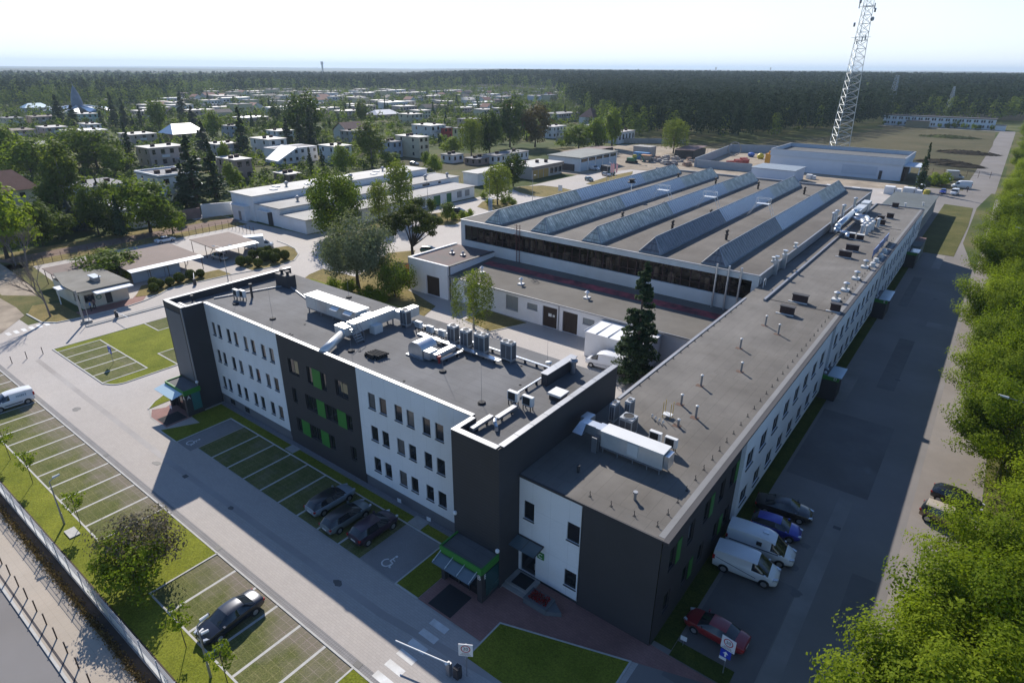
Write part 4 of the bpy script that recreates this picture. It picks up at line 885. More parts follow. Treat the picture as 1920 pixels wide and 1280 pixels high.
b = MB(); b.box(-47.3,-46.5,37.6,38.7,RB+0.02,RB+0.9); tag(b.build('electrical_box', M_unitw), 'pale electrical cabinet under the bright roof duct', 'cabinet')
t = T('roof_steps', 'small metal stair with handrails leaning on the roof duct', 'stair', (-46.8,35.4,RB))
b = MB()
for k in range(6): b.box(-47.15+0.16*k,-46.95+0.16*k,35.0,35.9,RB+1.3-0.22*k-0.03,RB+1.3-0.22*k)
b.build('tread', M_zinc, t)
b = MB()
for y in (35.0,35.9): b.tube((-47.1,y,RB+1.3),(-46.1,y,RB+0.02),0.04,n=5); b.tube((-47.1,y,RB+2.2),(-46.1,y,RB+0.95),0.03,n=5); b.tube((-47.1,y,RB+1.3),(-47.1,y,RB+2.2),0.03,n=5); b.tube((-46.1,y,RB),(-46.1,y,RB+0.95),0.03,n=5)
b.build('handrail', M_steel, t)
b = MB()
for k in range(5): b.tube((-43.3+0.05*k,33.7+0.25*k,RB+0.35),(-41.6+0.05*k,33.9+0.25*k,RB+0.35),0.09,n=8)
b.box(-43.4,-43.2,33.6,34.9,RB,RB+0.25); b.box(-41.9,-41.7,33.7,35.0,RB,RB+0.25); b.box(-42.9,-42.0,33.5,33.56,RB+0.05,RB+0.5)
tag(b.build('pipe_manifold', [M_black]), 'cluster of dark pipes and valves lying on the office roof', 'pipes')
# lightning rods, vents, hatch
for i,(x,y,lab) in enumerate(((-35.25,35.8,'in front of the domed fan'),(-28.8,33.6,'between the facade parapet and the split units'),(-45.2,33.5,'at the foot of the roof steps'),(-57.6,43.2,'behind the long air handler'),(-28.3,42.3,'beside the small satellite dish'),(-58.5,33.6,'in the open left part of the office roof'),(-65.9,33.6,'near the pair of split units by the tower'))):
    t = T('lightning_rod', 'thin lightning rod on black base '+lab, 'lightning rod', (x,y,RB), 'lightning rods')
    b = MB(); b.lathe((x,y,RB),[(0.34,0),(0.34,0.1),(0.28,0.16)],14); b.build('base', M_black, t)
    b = MB(); b.tube((x,y,RB+0.1),(x,y,RB+3.6),0.016,0.008,n=5); b.build('rod', M_steel, t)
b = MB(); b.lathe((-66.6,36.1,RB),[(0.14,0),(0.14,1.5),(0.2,1.5),(0.2,1.7)],10); tag(b.build('roof_flue', M_dark), 'slim dark flue on the left end of the office roof', 'flue')
b = MB(); b.lathe((-70.2,30.8,12.1),[(0.1,0),(0.1,0.6),(0.18,0.6),(0.18,0.72)],8); tag(b.build('roof_flue', M_dark), 'short flue on top of the slate tower', 'flue')
t = T('roof_hatch', 'square white roof hatch beside the dark parapet', 'roof hatch', (-24.4,38.2,RB))
b = MB(); b.box(-24.9,-23.8,37.65,38.75,RB,RB+0.42); b.build('curb', M_dark, t); b = MB(); b.box(-25.0,-23.7,37.55,38.85,RB+0.424,RB+0.62); b.build('lid', M_unitw, t)
t = T('satellite_dish', 'small white satellite dish on the end of the stub wall', 'antenna', (-27.4,41.3,RB))
b = MB(); b.tube((-27.5,41.6,RB),(-27.5,41.6,RB+1.1),0.03,n=6); b.build('post', M_steel, t); b = MB(); b.lathe((-27.6,41.5,RB+1.1),[(0.32,0.0),(0.25,-0.08),(0.1,-0.12)],14); d = b.build('dish', M_unitw, t, True)
b = MB(); b.lathe((-25.9,42.9,RB),[(0.22,0),(0.22,1.1),(0.42,1.15),(0.42,1.3),(0.25,1.42),(0.25,1.5)],12); tag(b.build('roof_ventilator', M_steel), 'dark turbine ventilator behind the stub wall', 'ventilator')
for i in range(16):
    x = -64+R.random()*38; y = 31.8+R.random()*11.5
    b = MB(); b.lathe((x,y,RB),[(0.13,0),(0.1,0.05)],8); tag(b.build('roof_drain', M_black), 'small dark vent dot on the grey office roof', 'vent', 'dots on the office roof')
# ---- wing roof
t = T('air_handling_unit', 'long grey air-handling unit with open duct end on the front wing roof', 'air handler', (-17,37.5,RC))
b = MB(); b.box(-19.4,-14.2,36.9,38.1,RC+0.5,RC+1.85); b.build('casing', M_zincw, t)
b = MB(); b.box(-19.45,-14.15,36.8,38.2,RC+1.853,RC+1.93); b.build('casing_lid', M_unitw, t)
b = MB(); b.box(-17.1,-16.2,36.8,36.898,RC+0.75,RC+1.8); b.build('access_panel', M_unitw, t)
b = MB(); b.box(-14.15,-13.8,37.0,38.0,RC+0.6,RC+1.7); b.build('intake_hood', M_zinc, t)
b = MB()
for x in (-19.2,-17.9,-16.6,-15.4,-14.4):
    for y in (36.95,38.05): b.box(x-0.04,x+0.04,y-0.04,y+0.04,RC,RC+0.498)
b.box(-19.3,-14.3,36.85,36.93,RC+0.38,RC+0.47); b.build('legs_frame', M_steel, t)
b = MB(); b.box(-19.95,-19.405,36.95,38.0,RC+0.8,RC+1.9); b.box(-21.5,-19.95,37.1,37.9,RC+1.05,RC+1.85); b.box(-21.9,-21.1,37.9,38.9,RC+1.0,RC+1.8); b.face([(-21.5,37.1,RC+1.85),(-20.9,37.1,RC+1.85),(-20.8,36.3,RC+1.2),(-21.7,36.3,RC+1.2)]); b.face([(-21.7,36.3,RC+1.2),(-20.8,36.3,RC+1.2),(-20.9,37.1,RC+1.05),(-21.5,37.1,RC+1.05)])
b.build('duct', M_zinc, t)
b = MB()
for y in (36.4,36.75): b.box(-19.95,-19.5,y,y+0.08,RC+0.0,RC+1.35)
b.build('control_box', M_steel, t)
sl = tall_unit(0.5,0.95,1.9,1); put(sl, (-20.75,41.5,RC)); tag(sl, 'slim white-topped condenser standing close to the dark office wall', 'air conditioner', 'condensers on the wing roof')
dup(sl, (-19.95,42.7,RC), label='slim blue-grey condenser just behind the white-topped one on the wing roof', group='condensers on the wing roof')
bigc = tall_unit(1.15,1.1,1.75,1); put(bigc, (-18.85,40.4,RC)); tag(bigc, 'square condenser with large top fan behind the wing air handler', 'air conditioner', 'condensers on the wing roof')
for i,(x,y) in enumerate(((-18.5,44.2),(-18.1,44.0),(-17.7,43.9),(-17.3,43.8))):
    b = MB(); b.path([(x,y,RC),(x,y,RC+0.3),(x+0.12,y-0.15,RC+0.42),(x+0.22,y-0.25,RC+0.3)],0.05,6); tag(b.build('cable_gooseneck', M_unitw), 'little white curved pipe in the row by the condensers', 'pipe', 'row of white goosenecks')
t = T('roof_stand', 'small yellow-legged equipment stand on the wing roof', 'stand', (-17.4,45.1,RC))
b = MB(); b.box(-17.85,-17.05,44.8,45.4,RC+0.25,RC+0.32); b.build('platform', M_unitw, t)
b = MB()
for x in (-17.8,-17.1):
    for y in (44.85,45.35): b.tube((x,y,RC),(x,y,RC+1.5),0.03,n=5)
b.build('legs', mat('yellow_paint',(0.5,0.33,0.06),0.6,0.1), t)
for i,(x,y,h,lab) in enumerate(((-15.45,46.5,1.15,'nearest the equipment stand'),(-17.4,47.9,1.0,'second from the condensers'),(-17.4,52.5,1.1,'beyond the stand on the left'),(-15.4,57.9,1.0,'fourth along the wing, right of centre'),(-17.4,63.5,1.1,'fifth along the wing, left of centre'),(-15.3,70.1,1.2,'in front of the brown brick vents on the right'),(-17.3,71.9,1.2,'in front of the brown brick vents on the left'),(-16.1,44.3,0.6,'short, beside the yellow stand'))):
    t = T('vent_pipe', 'grey wing roof vent pipe '+lab, 'vent pipe', (x,y,RC), 'vent pipes on the wing roof')
    b = MB(); b.tube((x,y,RC),(x,y,RC+h),0.10,n=10); b.build('pipe', M_steel, t)
    b = MB(); b.lathe((x,y,RC+h),[(0.15,0),(0.15,0.06),(0.05,0.12)],10); b.build('cap', M_unitw, t)
    b = MB(); b.box(x-0.45,x+0.25,y-0.3,y+0.2,RC+0.004,RC+0.016); b.build('patch', mat('rusty_patch',(0.12,0.07,0.05),0.9,0.3), t)
for i,(x,y,w,lab) in enumerate(((-16.4,77.5,1.6,'first on the wing roof, left'),(-16.3,83.0,1.8,'behind the first, by the roof joint'),(-11.9,82.3,1.1,'close to the road edge by the roof joint'),(-16.3,110,1.8,'left of a pair in the middle of the wing'),(-16.2,115,1.9,'far one of the pair in the middle of the wing'),(-18.1,124.0,1.1,'with white lid beside the big ducts, left'),(-16.6,123.7,1.1,'with white lid beside the big ducts, right'),(-15.9,139.5,1.7,'long one behind the white vent cluster'),(-15.3,147.4,1.2,'lone one near the far end of the wing'),(-16.4,143.5,1.2,'square one between the vent cluster and the wing end'),(-16.2,160.5,1.2,'last one at the far edge of the wing roof'))):
    t = T('brick_vent', 'dark brown chimney vent '+lab, 'chimney', (x,y,RC), 'brown chimney vents on the wing roof')
    b = MB(); b.box(x-w/2,x+w/2,y-0.35,y+0.35,RC,RC+0.95); b.build('shaft', mat('brown_brick',(0.055,0.03,0.025),0.9,0.25,3.0), t)
    b = MB(); b.box(x-w/2-0.08,x+w/2+0.08,y-0.42,y+0.42,RC+0.954,RC+1.06); b.build('lid', M_unitw if 'white lid' in lab else M_dark, t)
    b = MB(); b.box(x-w/2-0.4,x+w/2+0.1,y-0.55,y-0.36,RC+0.004,RC+0.1); b.build('base_flashing', M_unitw, t)
for i,(x,y) in enumerate(((-12.7,86.6),(-12.6,91.7),(-12.5,98.3),(-12.6,105.5))):
    t = T('mushroom_vent', '%s white mushroom vent near the road edge counting from the front' % ('first','second','third','fourth')[i], 'roof vent', (x,y,RC), 'white mushroom vents')
    b = MB(); b.box(x-0.5,x+0.5,y-0.5,y+0.5,RC,RC+0.28); b.build('foot', M_unitw, t)
    b = MB(); b.lathe((x,y,RC+0.28),[(0.2,0),(0.2,0.7),(0.42,0.72),(0.42,0.85),(0.1,1.0)],12); b.build('cowl', M_zinc, t)
for i,(x,y) in enumerate(((-11.8,107.0),(-11.8,110),(-11.7,113.5),(-11.7,117))):
    b = MB(); b.box(x-0.4,x+0.4,y-0.4,y+0.4,RC,RC+0.2); b.lathe((x,y,RC+0.2),[(0.25,0),(0.4,0.15),(0.35,0.4),(0.1,0.5)],10); tag(b.build('dome_vent', M_unitw), 'low white dome vent between the blue panels and the roof edge', 'roof vent', 'dome vents by the blue panels')
for i,(y0,y1) in enumerate(((111.5,116),(116.6,120.6),(121.2,126))):
    t = T('upright_sheet', ('nearest','middle','farthest')[i]+' of three upright violet-blue panels on the wing roof', 'panel', (-12.6,y0,RC), 'blue panels on the wing roof')
    b = MB(); b.box(-12.66,-12.54,y0,y1,RC+0.35,RC+1.5); b.build('sheet', mat('violet_blue_sheet',(0.10,0.11,0.34),0.4,0.3,1.0,col2=(0.28,0.36,0.55)), t)
    b = MB(); b.box(-12.7,-12.5,y0+0.2,y0+0.3,RC,RC+0.348); b.box(-12.7,-12.5,y1-0.3,y1-0.2,RC,RC+0.348); b.build('post', M_steel, t)
# big duct cluster
t = T('roof_duct', 'big shiny duct bundle at the hall edge in the far part of the wing roof', 'duct', (-20.5,131,RC))
b = MB()
b.path([(-20.7,124.4,RC+0.5),(-20.7,124.4,RC+1.4),(-20.9,126,RC+1.6),(-21.0,139,RC+1.7),(-20.8,143,RC+1.7)],0.55,12)
b.path([(-20.8,138.5,RC+1.4),(-18.2,137.6,RC+1.4),(-17.0,134.5,RC+1.2)],0.5,12); b.path([(-20.8,136.3,RC+1.2),(-18.6,135.6,RC+1.2),(-17.6,133.0,RC+1.0)],0.45,12); b.path([(-20.3,124.2,RC+0.9),(-18.7,123.6,RC+0.9),(-18.6,122.9,RC+0.3)],0.38,10)
b.build('duct_tube', M_zinc, t, True)
b = MB(); b.box(-21.6,-20.0,141,149,RC+0.9,RC+1.9); b.box(-21.4,-19.9,149.2,153,RC+0.3,RC+2.2); b.build('duct_box', M_zincw, t)
for i,(x,y) in enumerate(((-17.3,129.0),(-16.5,129.2),(-17.2,131.3),(-16.4,131.5),(-17.1,133.6),(-16.3,133.8),(-17.0,136),(-15.9,137))):
    b = MB(); b.tube((x,y,RC),(x,y,RC+1.5),0.28,n=10); b.lathe((x,y,RC+1.5),[(0.42,0),(0.42,0.12),(0.15,0.3)],12); tag(b.build('capped_flue', M_unitw), 'white-capped short flue in the tight cluster on the far wing roof', 'flue', 'cluster of white-capped flues')
for i,(x,y,h) in enumerate(((-22.35,126.5,3.2),(-22.3,128.6,3.3),(-22.3,134.5,3.4),(-22.2,145,3.2))):
    b = MB(); b.tube((x+0.3,y,RC),(x+0.3,y,RC+h+0.3),0.26,n=10); b.lathe((x+0.3,y,RC+h+0.3),[(0.42,0),(0.42,0.15),(0.1,0.32)],12); tag(b.build('tall_flue', M_zinc), 'tall white-capped flue at the hall edge, %s along the duct bundle' % ('first','second','third','last')[i], 'flue', 'tall flues at the hall edge')
for i,(x,y) in enumerate(((-23.3,94.6),(-23.1,99.7),(-23.0,105.4),(-22.5,93.2),(-22.4,97.2))):
    z = HZ if x < -22.8 else RC
    b = MB(); b.box(x-0.3,x+0.3,y-0.3,y+0.3,z,z+0.2 if z == HZ else z+2.2); b.lathe((x,y,z+(0.2 if z == HZ else 2.2)),[(0.2,0),(0.2,0.45),(0.34,0.47),(0.34,0.6)],10); tag(b.build('edge_vent', M_zinc if z != HZ else M_unitw), 'white-capped vent at the right edge of the hall roof', 'roof vent', 'vents at the hall edge')
# hooks along the wing roof edges (lightning conductor holders)
hk = MB(); hk.path([(0,0,0),(0,0.02,0.25),(-0.08,0.06,0.38),(-0.05,0.16,0.45)],0.035,5); hk.box(-0.12,0.12,-0.12,0.12,0,0.03)
h0 = hk.build('conductor_holder', M_black); tag(h0, 'small dark hook holding the lightning wire along the wing roof edge', 'hook', 'conductor hooks on the wing roof')
pos = [(-17.1,31.55),(-15.4,31.53),(-13.66,31.6),(-11.96,31.61),(-11.93,33.16),(-11.93,34.76),(-11.97,36.4),(-11.97,38.0),(-11.97,39.6),(-11.95,41.28),(-11.96,42.82),(-11.96,44.4)]+[(-11.95,46+1.75*k) for k in range(48)]+[(-22.0,47+1.9*k) for k in range(17)]
for i, p in enumerate(pos):
    o = h0 if i == 0 else h0.copy()
    if i: COL.objects.link(o)
    o.location = (p[0],p[1],RC)
    o.scale = (0.8,0.8,0.55) if i > 11 else (0.75,0.75,0.8)
b = MB(); b.lathe((-14.44,33.2,RC),[(0.11,0),(0.11,0.55),(0.18,0.55),(0.18,0.68)],8); tag(b.build('roof_flue', M_steel), 'short grey flue in the sunlit front corner of the wing roof', 'flue')
b = MB(); b.lathe((-19.3,33.5,RC),[(0.13,0),(0.13,0.6)],8); tag(b.build('roof_flue', M_dark), 'short dark flue in the shaded front part of the wing roof', 'flue')
# access ladder top at hall/wing corner
t = T('access_ladder', 'bright safety ladder hoop where the hall meets the wing', 'ladder', (-22.2,86.0,5))
b = MB()
for x in (-22.6,-21.9): b.path([(x,85.9,5.0),(x,85.9,10.4),(x,86.4,10.6),(x,86.9,10.4),(x,86.9,9.5)],0.05,6)
b.build('rail', M_unitw, t)
# ---- hall roof
def hall_flue(x, y, lab):
    t = T('hall_flue', 'dark flue on the hall roof, '+lab, 'flue', (x,y,HZ), 'dark flues on the hall roof')
    b = MB(); b.tube((x,y,HZ),(x,y,HZ+1.5),0.22,n=10); b.build('pipe', mat('brown_flue',(0.07,0.055,0.045),0.7,0.2), t)
    b = MB(); b.lathe((x,y,HZ+0.85),[(0.36,0),(0.36,0.12),(0.2,0.2)],10); b.lathe((x,y,HZ+1.5),[(0.34,0),(0.34,0.14),(0.1,0.28)],10); b.build('collar', mat('brown_flue',(0.07,0.055,0.045)), t)
for i,(x,y) in enumerate(((-65.5,156),(-55.3,155.5),(-45.0,156),(-34.4,155.8))): hall_flue(x,y,'far end between ridges, %s from the left' % ('first','second','third','fourth')[i])
for i,(x,y) in enumerate(((-52.2,118.5),(-41.9,117.5),(-54.0,104.5),(-43.7,104),(-33.6,103.2))): hall_flue(x,y,('beside the second ridge joint','beside the third ridge joint','in front of the second ridge','in front of the third ridge','in front of the fourth ridge')[i])
for i,(x,y) in enumerate(((-62.6,124.5),(-51.9,125),(-41.1,124.5),(-30.9,124))):
    pass
for i,(x,y) in enumerate(((-56,125.5),(-45.3,124.6),(-34.6,124.4))):
    t = T('roof_walkway', 'pale tubular stair frame over the ridge, %s from the left' % ('first','second','third')[i], 'stair frame', (x,y,HZ), 'stair frames over the ridges')
    b = MB()
    for dy in (0,1.3):
        b.path([(x-2.6,y+dy,HZ),(x-1.2,y+dy,HZ+2.6),(x+1.2,y+dy,HZ+2.6),(x+2.4,y+dy,HZ)],0.05,5); b.path([(x-1.2,y+dy,HZ+2.6),(x-1.2,y+dy,HZ+3.6),(x+1.2,y+dy,HZ+3.6),(x+1.2,y+dy,HZ+2.6)],0.04,5)
    b.tube((x-1.2,y,HZ+3.6),(x-1.2,y+1.3,HZ+3.6),0.04,n=5); b.tube((x+1.2,y,HZ+3.6),(x+1.2,y+1.3,HZ+3.6),0.04,n=5); b.build('handrail', M_zincw, t)
    b = MB(); b.box(x-1.2,x+1.2,y,y+1.3,HZ+2.56,HZ+2.62); b.build('platform', M_zincw, t)
t = T('siren', 'dark siren horn on a tripod at the left hall ridge', 'siren', (-63,125,HZ))
b = MB(); b.tube((-63,125,HZ),(-63,125,HZ+3.4),0.07,n=6)
for a in range(3): b.tube((-63+1.2*math.cos(a*2.1),125+1.2*math.sin(a*2.1),HZ),(-63,125,HZ+1.8),0.04,n=5)
b.build('mast', M_zincw, t); b = MB(); b.lathe((-63,125,HZ+3.4),[(0.25,0),(0.9,0.15),(0.9,0.3),(0.4,0.55),(0.8,0.85),(0.7,0.95)],12); b.build('horn', M_black, t)
# ================================================================== VEHICLES
M_tyre = mat('tyre_rubber', (0.018,0.018,0.018), 0.85, 0.1)
M_rim = mat('alloy_rim', (0.45,0.46,0.48), 0.35, 0.0, metal=0.7)
M_hl = mat('headlight_glass', (0.55,0.57,0.6), 0.1, 0.0, metal=0.3)
M_tl = mat('tail_light_red', (0.38,0.02,0.02), 0.2, 0.0)
M_carglass = mat('car_glass', (0.02,0.025,0.03), 0.04, 0.0, spec=0.9)
M_plate = mat('number_plate', (0.75,0.75,0.72), 0.5, 0.0)
M_trim = mat('black_plastic_trim', (0.03,0.03,0.032), 0.6, 0.0)
def paint(name, col, metal=0.0): return mat('paint_'+name, col, 0.28, 0.02, 1.0, metal=metal, coat=0.6)
# station: x, half width, sill z, belt z, top half width, top z
PROF = {
 'sedan': dict(st=[(-2.28,.64,.42,.74,.50,.78),(-2.2,.78,.34,.86,.62,.93),(-1.95,.84,.28,.92,.68,1.0),(-1.5,.87,.25,.95,.68,1.04),(-.82,.88,.24,.94,.56,1.40),(-.2,.885,.24,.93,.58,1.46),(.45,.885,.24,.92,.58,1.43),(1.22,.87,.24,.90,.68,1.0),(1.75,.85,.25,.84,.62,.9),(2.05,.80,.28,.76,.56,.82),(2.22,.72,.34,.68,.5,.72),(2.3,.56,.40,.56,.4,.58)], rear=(3,4), front=(6,7), wx=(-1.35,1.38)),
 'hatch': dict(st=[(-2.02,.62,.42,.78,.50,.86),(-1.96,.78,.34,.92,.62,1.02),(-1.55,.85,.27,.96,.54,1.40),(-.9,.87,.24,.95,.58,1.47),(-.2,.88,.24,.94,.59,1.49),(.35,.88,.24,.93,.58,1.45),(1.1,.87,.24,.91,.68,1.02),(1.6,.84,.25,.84,.62,.9),(1.85,.78,.3,.74,.54,.8),(2.0,.66,.36,.64,.45,.68),(2.05,.55,.42,.56,.4,.58)], rear=(1,2), front=(5,6), wx=(-1.27,1.25)),
 'wagon': dict(st=[(-2.3,.64,.42,.74,.52,.84),(-2.24,.80,.34,.90,.64,1.0),(-1.85,.86,.27,.94,.55,1.38),(-1.1,.88,.24,.94,.59,1.46),(-.2,.885,.24,.93,.60,1.48),(.42,.885,.24,.92,.59,1.44),(1.2,.87,.24,.90,.68,1.0),(1.75,.85,.25,.84,.62,.9),(2.05,.80,.28,.76,.56,.82),(2.22,.72,.34,.68,.5,.72),(2.3,.56,.40,.56,.4,.58)], rear=(1,2), front=(5,6), wx=(-1.38,1.4)),
 'suv': dict(st=[(-2.0,.70,.5,.95,.6,1.02),(-1.96,.82,.42,1.08,.68,1.16),(-1.7,.87,.36,1.1,.62,1.62),(-.9,.89,.33,1.1,.66,1.68),(-.1,.895,.33,1.09,.66,1.69),(.4,.895,.33,1.08,.65,1.65),(1.05,.88,.33,1.06,.74,1.16),(1.6,.86,.35,1.0,.68,1.06),(1.9,.80,.4,.9,.6,.96),(2.05,.66,.48,.74,.5,.78)], rear=(1,2), front=(5,6), wx=(-1.25,1.28)),
 'caddy': dict(st=[(-2.18,.74,.42,1.0,.68,1.25),(-2.14,.84,.32,1.1,.74,1.72),(-1.5,.88,.25,1.1,.76,1.80),(-.5,.89,.24,1.1,.76,1.82),(.2,.89,.24,1.08,.72,1.80),(.55,.89,.24,1.06,.70,1.74),(1.3,.87,.24,1.0,.72,1.16),(1.75,.85,.26,.92,.64,1.0),(2.05,.78,.3,.8,.54,.86),(2.18,.62,.4,.62,.42,.66)], rear=(0,1), front=(5,6), wx=(-1.35,1.35), solid=(-9,.05)),
 'van': dict(st=[(-2.42,.84,.42,1.1,.8,1.5),(-2.38,.93,.32,1.2,.84,1.88),(-1.6,.95,.25,1.2,.86,1.95),(-.5,.955,.24,1.2,.86,1.97),(.5,.955,.24,1.18,.84,1.96),(.85,.95,.24,1.16,.80,1.90),(1.75,.93,.24,1.1,.80,1.24),(2.1,.90,.28,1.0,.7,1.08),(2.35,.82,.34,.84,.58,.9),(2.45,.68,.42,.66,.46,.7)], rear=(0,1), front=(5,6), wx=(-1.5,1.55), solid=(-9,.35)),
 'bigvan': dict(st=[(-2.9,.92,.45,1.4,.88,2.1),(-2.86,.98,.36,1.5,.9,2.5),(-1.6,.99,.3,1.5,.9,2.58),(.3,.99,.3,1.45,.88,2.56),(.9,.985,.3,1.4,.84,2.4),(1.2,.98,.3,1.36,.82,2.2),(2.1,.95,.3,1.25,.82,1.4),(2.5,.92,.34,1.1,.72,1.18),(2.8,.82,.4,.9,.6,.96),(2.9,.7,.46,.7,.5,.74)], rear=(0,1), front=(5,6), wx=(-1.75,1.85), solid=(-9,.75)),
}
CARC = {}
def vehicle(kind, col, label, cat, x, y, rz, group=None, scale=1.0, roofcol=None, wheelcol=None, blackroof=False):
    P = PROF[kind]; st = P['st']; t = T({'van':'panel_van','bigvan':'panel_van','caddy':'panel_van','suv':'parked_suv'}.get(kind,'parked_car'), label, cat, (0,0,0), group)
    def ring(s):
        X,w,z0,zb,wt,zt = s; r = zt-zb
        L = [(X,w*.88,z0),(X,w*.985,z0+.14),(X,w,(z0+zb)*.52),(X,w*.985,zb-.04),(X,w*.955,zb),(X,wt+ (w*.95-wt)*.10,zt-max(.045,r*.12)),(X,wt*.8,zt-.008),(X,wt*.35,zt+.012)]
        return L+[(a,-b_,c) for a,b_,c in L[::-1]]
    rings = [ring(s) for s in st]; nb = len(rings[0])
    body, gl, rf = MB(), MB(), MB(); s0, s1 = P.get('solid',(99,99))
    for i in range(len(st)-1):
        A, B = rings[i], rings[i+1]
        mid = (st[i][0]+st[i+1][0])/2
        tall = min(st[i][5]-st[i][3], st[i+1][5]-st[i+1][3]) > 0.3
        isr = i == P['rear'][0]; isf = i == P['front'][0]
        for k in range(nb-1):
            q = [A[k],A[k+1],B[k+1],B[k]][::-1]
            side = k in (4,10); top = k in (5,6,7,8,9)
            solid = s0 < mid < s1
            if side and (tall or isf or (isr and not solid)) and not solid and not (isr and kind in ('caddy','van','bigvan')): gl.face(q)
            elif top and isf: gl.face(q)
            elif top and isr and kind not in ('caddy','van','bigvan'): gl.face(q)
            elif top and tall and roofcol: rf.face(q)
            else: body.face(q)
        body.face([A[0],A[-1],B[-1],B[0]])
    body.face(rings[0][::1]); body.face(rings[-1][::-1])
    bo = body.build('body', col, t, True); weld(bo)
    md = bo.modifiers.new('edge', 'EDGE_SPLIT'); md.split_angle = math.radians(42)
    go = gl.build('windows', M_carglass, t, True); weld(go)
    if roofcol and rf.f: weld(rf.build('roof_panel', roofcol, t, True))
    L0, L1 = st[0][0], st[-1][0]; W_ = max(s[1] for s in st)
    wr = .31 if kind in ('sedan','hatch','wagon','caddy') else .35
    wb = MB()
    for xx in P['wx']:
        for s in (-1,1):
            a = MB(); a.tube((xx,s*(W_-.20),wr+.02),(xx,s*(W_+.004),wr+.02),wr+.055,n=18); a.build('wheel_arch', M_trim, t)
            w = MB(); w.tube((xx,s*(W_-.19),wr),(xx,s*(W_+.02),wr),wr,n=18); wo = w.build('wheel', M_tyre, t)
            r = MB(); r.tube((xx,s*(W_+.015),wr),(xx,s*(W_+.03),wr),wr*.64,n=14); r.build('rim', wheelcol or M_rim, wo)
    fz = st[-3][3]-.02; rz_ = st[1][3]-.12
    for s in (-1,1):
        h = MB(); X = st[-2][0]; h.obox((X-.10,s*(st[-2][1]-.10)), s*-0.5, .20,.09, fz-.15,fz+.03); h.build('headlight', M_hl, t)
        l = MB(); X = st[1][0]; l.box(X-.07,X+.12,s*(st[1][1]-.14),s*(st[1][1]+.012),rz_-.08,rz_+(.3 if kind in('van','bigvan','caddy') else .1)); l.build('tail_light', M_tl, t)
        m = MB(); fx = st[P['front'][0]+1][0]-.25; zb = st[P['front'][0]+1][3]; m.box(fx-.06,fx+.08,s*(W_+.01),s*(W_+.2),zb+.02,zb+.17); m.build('wing_mirror', col, t)
    p = MB(); p.box(L0-.02,L0+.02,-.26,.26,.55,.66); p.box(L1-.02,L1+.015,-.26,.26,.42,.53); p.build('number_plate', M_plate, t)
    bm = MB(); bm.box(L1-.04,L1+.012,-.5,.5,.33,.41); bm.box(L0-.012,L0+.05,-.55,.55,.36,.46); bm.build('bumper_grille', M_trim, t)
    put(t, (x,y,0.012), rz, scale)
    return t
def part(t, name, m, fn):
    """extra part built in the vehicle's own frame"""
    l, r, s = t.location.copy(), t.rotation_euler.copy(), t.scale.copy(); t.location = (0,0,0)
    b = MB(); fn(b); o = b.build(name, m, t); t.location = l
    return o
PB = paint('black', (0.012,0.012,0.014)); PN = paint('navy', (0.02,0.025,0.04),0.3); PS = paint('steel_blue', (0.34,0.40,0.46),0.3); PG = paint('graphite', (0.20,0.235,0.245),0.3)
PW = paint('white', (0.75,0.76,0.77)); PBl = paint('blue', (0.02,0.035,0.33),0.2); PR = paint('red', (0.25,0.02,0.025)); PSi = paint('silver', (0.42,0.43,0.44),0.5); PT = paint('tan', (0.24,0.17,0.11),0.3)
PTe = paint('teal_grey', (0.17,0.23,0.23),0.4); PDk = paint('dark_violet', (0.05,0.03,0.05),0.3)
QP = PI/2
c = vehicle('sedan', PN, 'dark navy car with sun glint on its roof, nose to the fence', 'car', -36.0, 13.7, -QP+0.05, scale=1.03)
vehicle('wagon', PS, 'silver-blue estate car with black roof, farthest of three beside the office facade', 'car', -41.2, 26.5, QP-0.03, 'cars by the office facade', roofcol=PB)
vehicle('wagon', PG, 'grey-green estate car in the middle of three beside the office facade', 'car', -38.2, 25.9, QP-0.03, 'cars by the office facade', roofcol=PB)
vehicle('hatch', PDk, 'dark hatchback with red tail lights next to the disabled bay', 'car', -35.15, 26.4, QP-0.03, 'cars by the office facade', scale=1.08)
v = vehicle('caddy', PW, 'small white delivery van with grey lettering cut by the left picture edge', 'van', -87.1+1.35, 14.6, -QP-0.02)
part(v, 'side_lettering', mat('grey_blue_print',(0.35,0.42,0.5),0.6,0.3,3.0), lambda b: (b.box(-1.4,-1.32,0.80,0.905,1.15,1.45), [b.box(-1.2+0.17*k,-1.1+0.17*k,0.80,0.90,1.2,1.42) for k in range(5)]))
part(v, 'side_rub_strip', M_trim, lambda b: (b.box(-0.9,0.9,0.86,0.905,0.5,0.6), b.box(-0.9,0.9,-0.905,-0.86,0.5,0.6)))
v = vehicle('van', PW, 'white panel van with thin dark side stripes, nearest of the row by the dark wall', 'van', -8.1, 41.7, 0.10, 'vehicles in the shaded side yard', scale=(1.02,1,1))
part(v, 'side_stripe', mat('dark_blue_line',(0.02,0.03,0.09),0.6), lambda b: [b.face([(-2.2,-0.962,1.25-0.0*k),(-2.2,-0.962,1.30),(0.9,-0.962,0.60+0.05),(0.9,-0.962,0.60)]) or b.face([(-2.2,-0.962,0.9),(-2.2,-0.962,0.95),(0.3,-0.962,0.52),(0.3,-0.962,0.47)]) for k in (0,)])
v = vehicle('bigvan', PW, 'larger white van with roof hatch and side window, second in the shaded row', 'van', -7.9, 44.7, 0.10, 'vehicles in the shaded side yard', scale=(0.93,0.95,0.86))
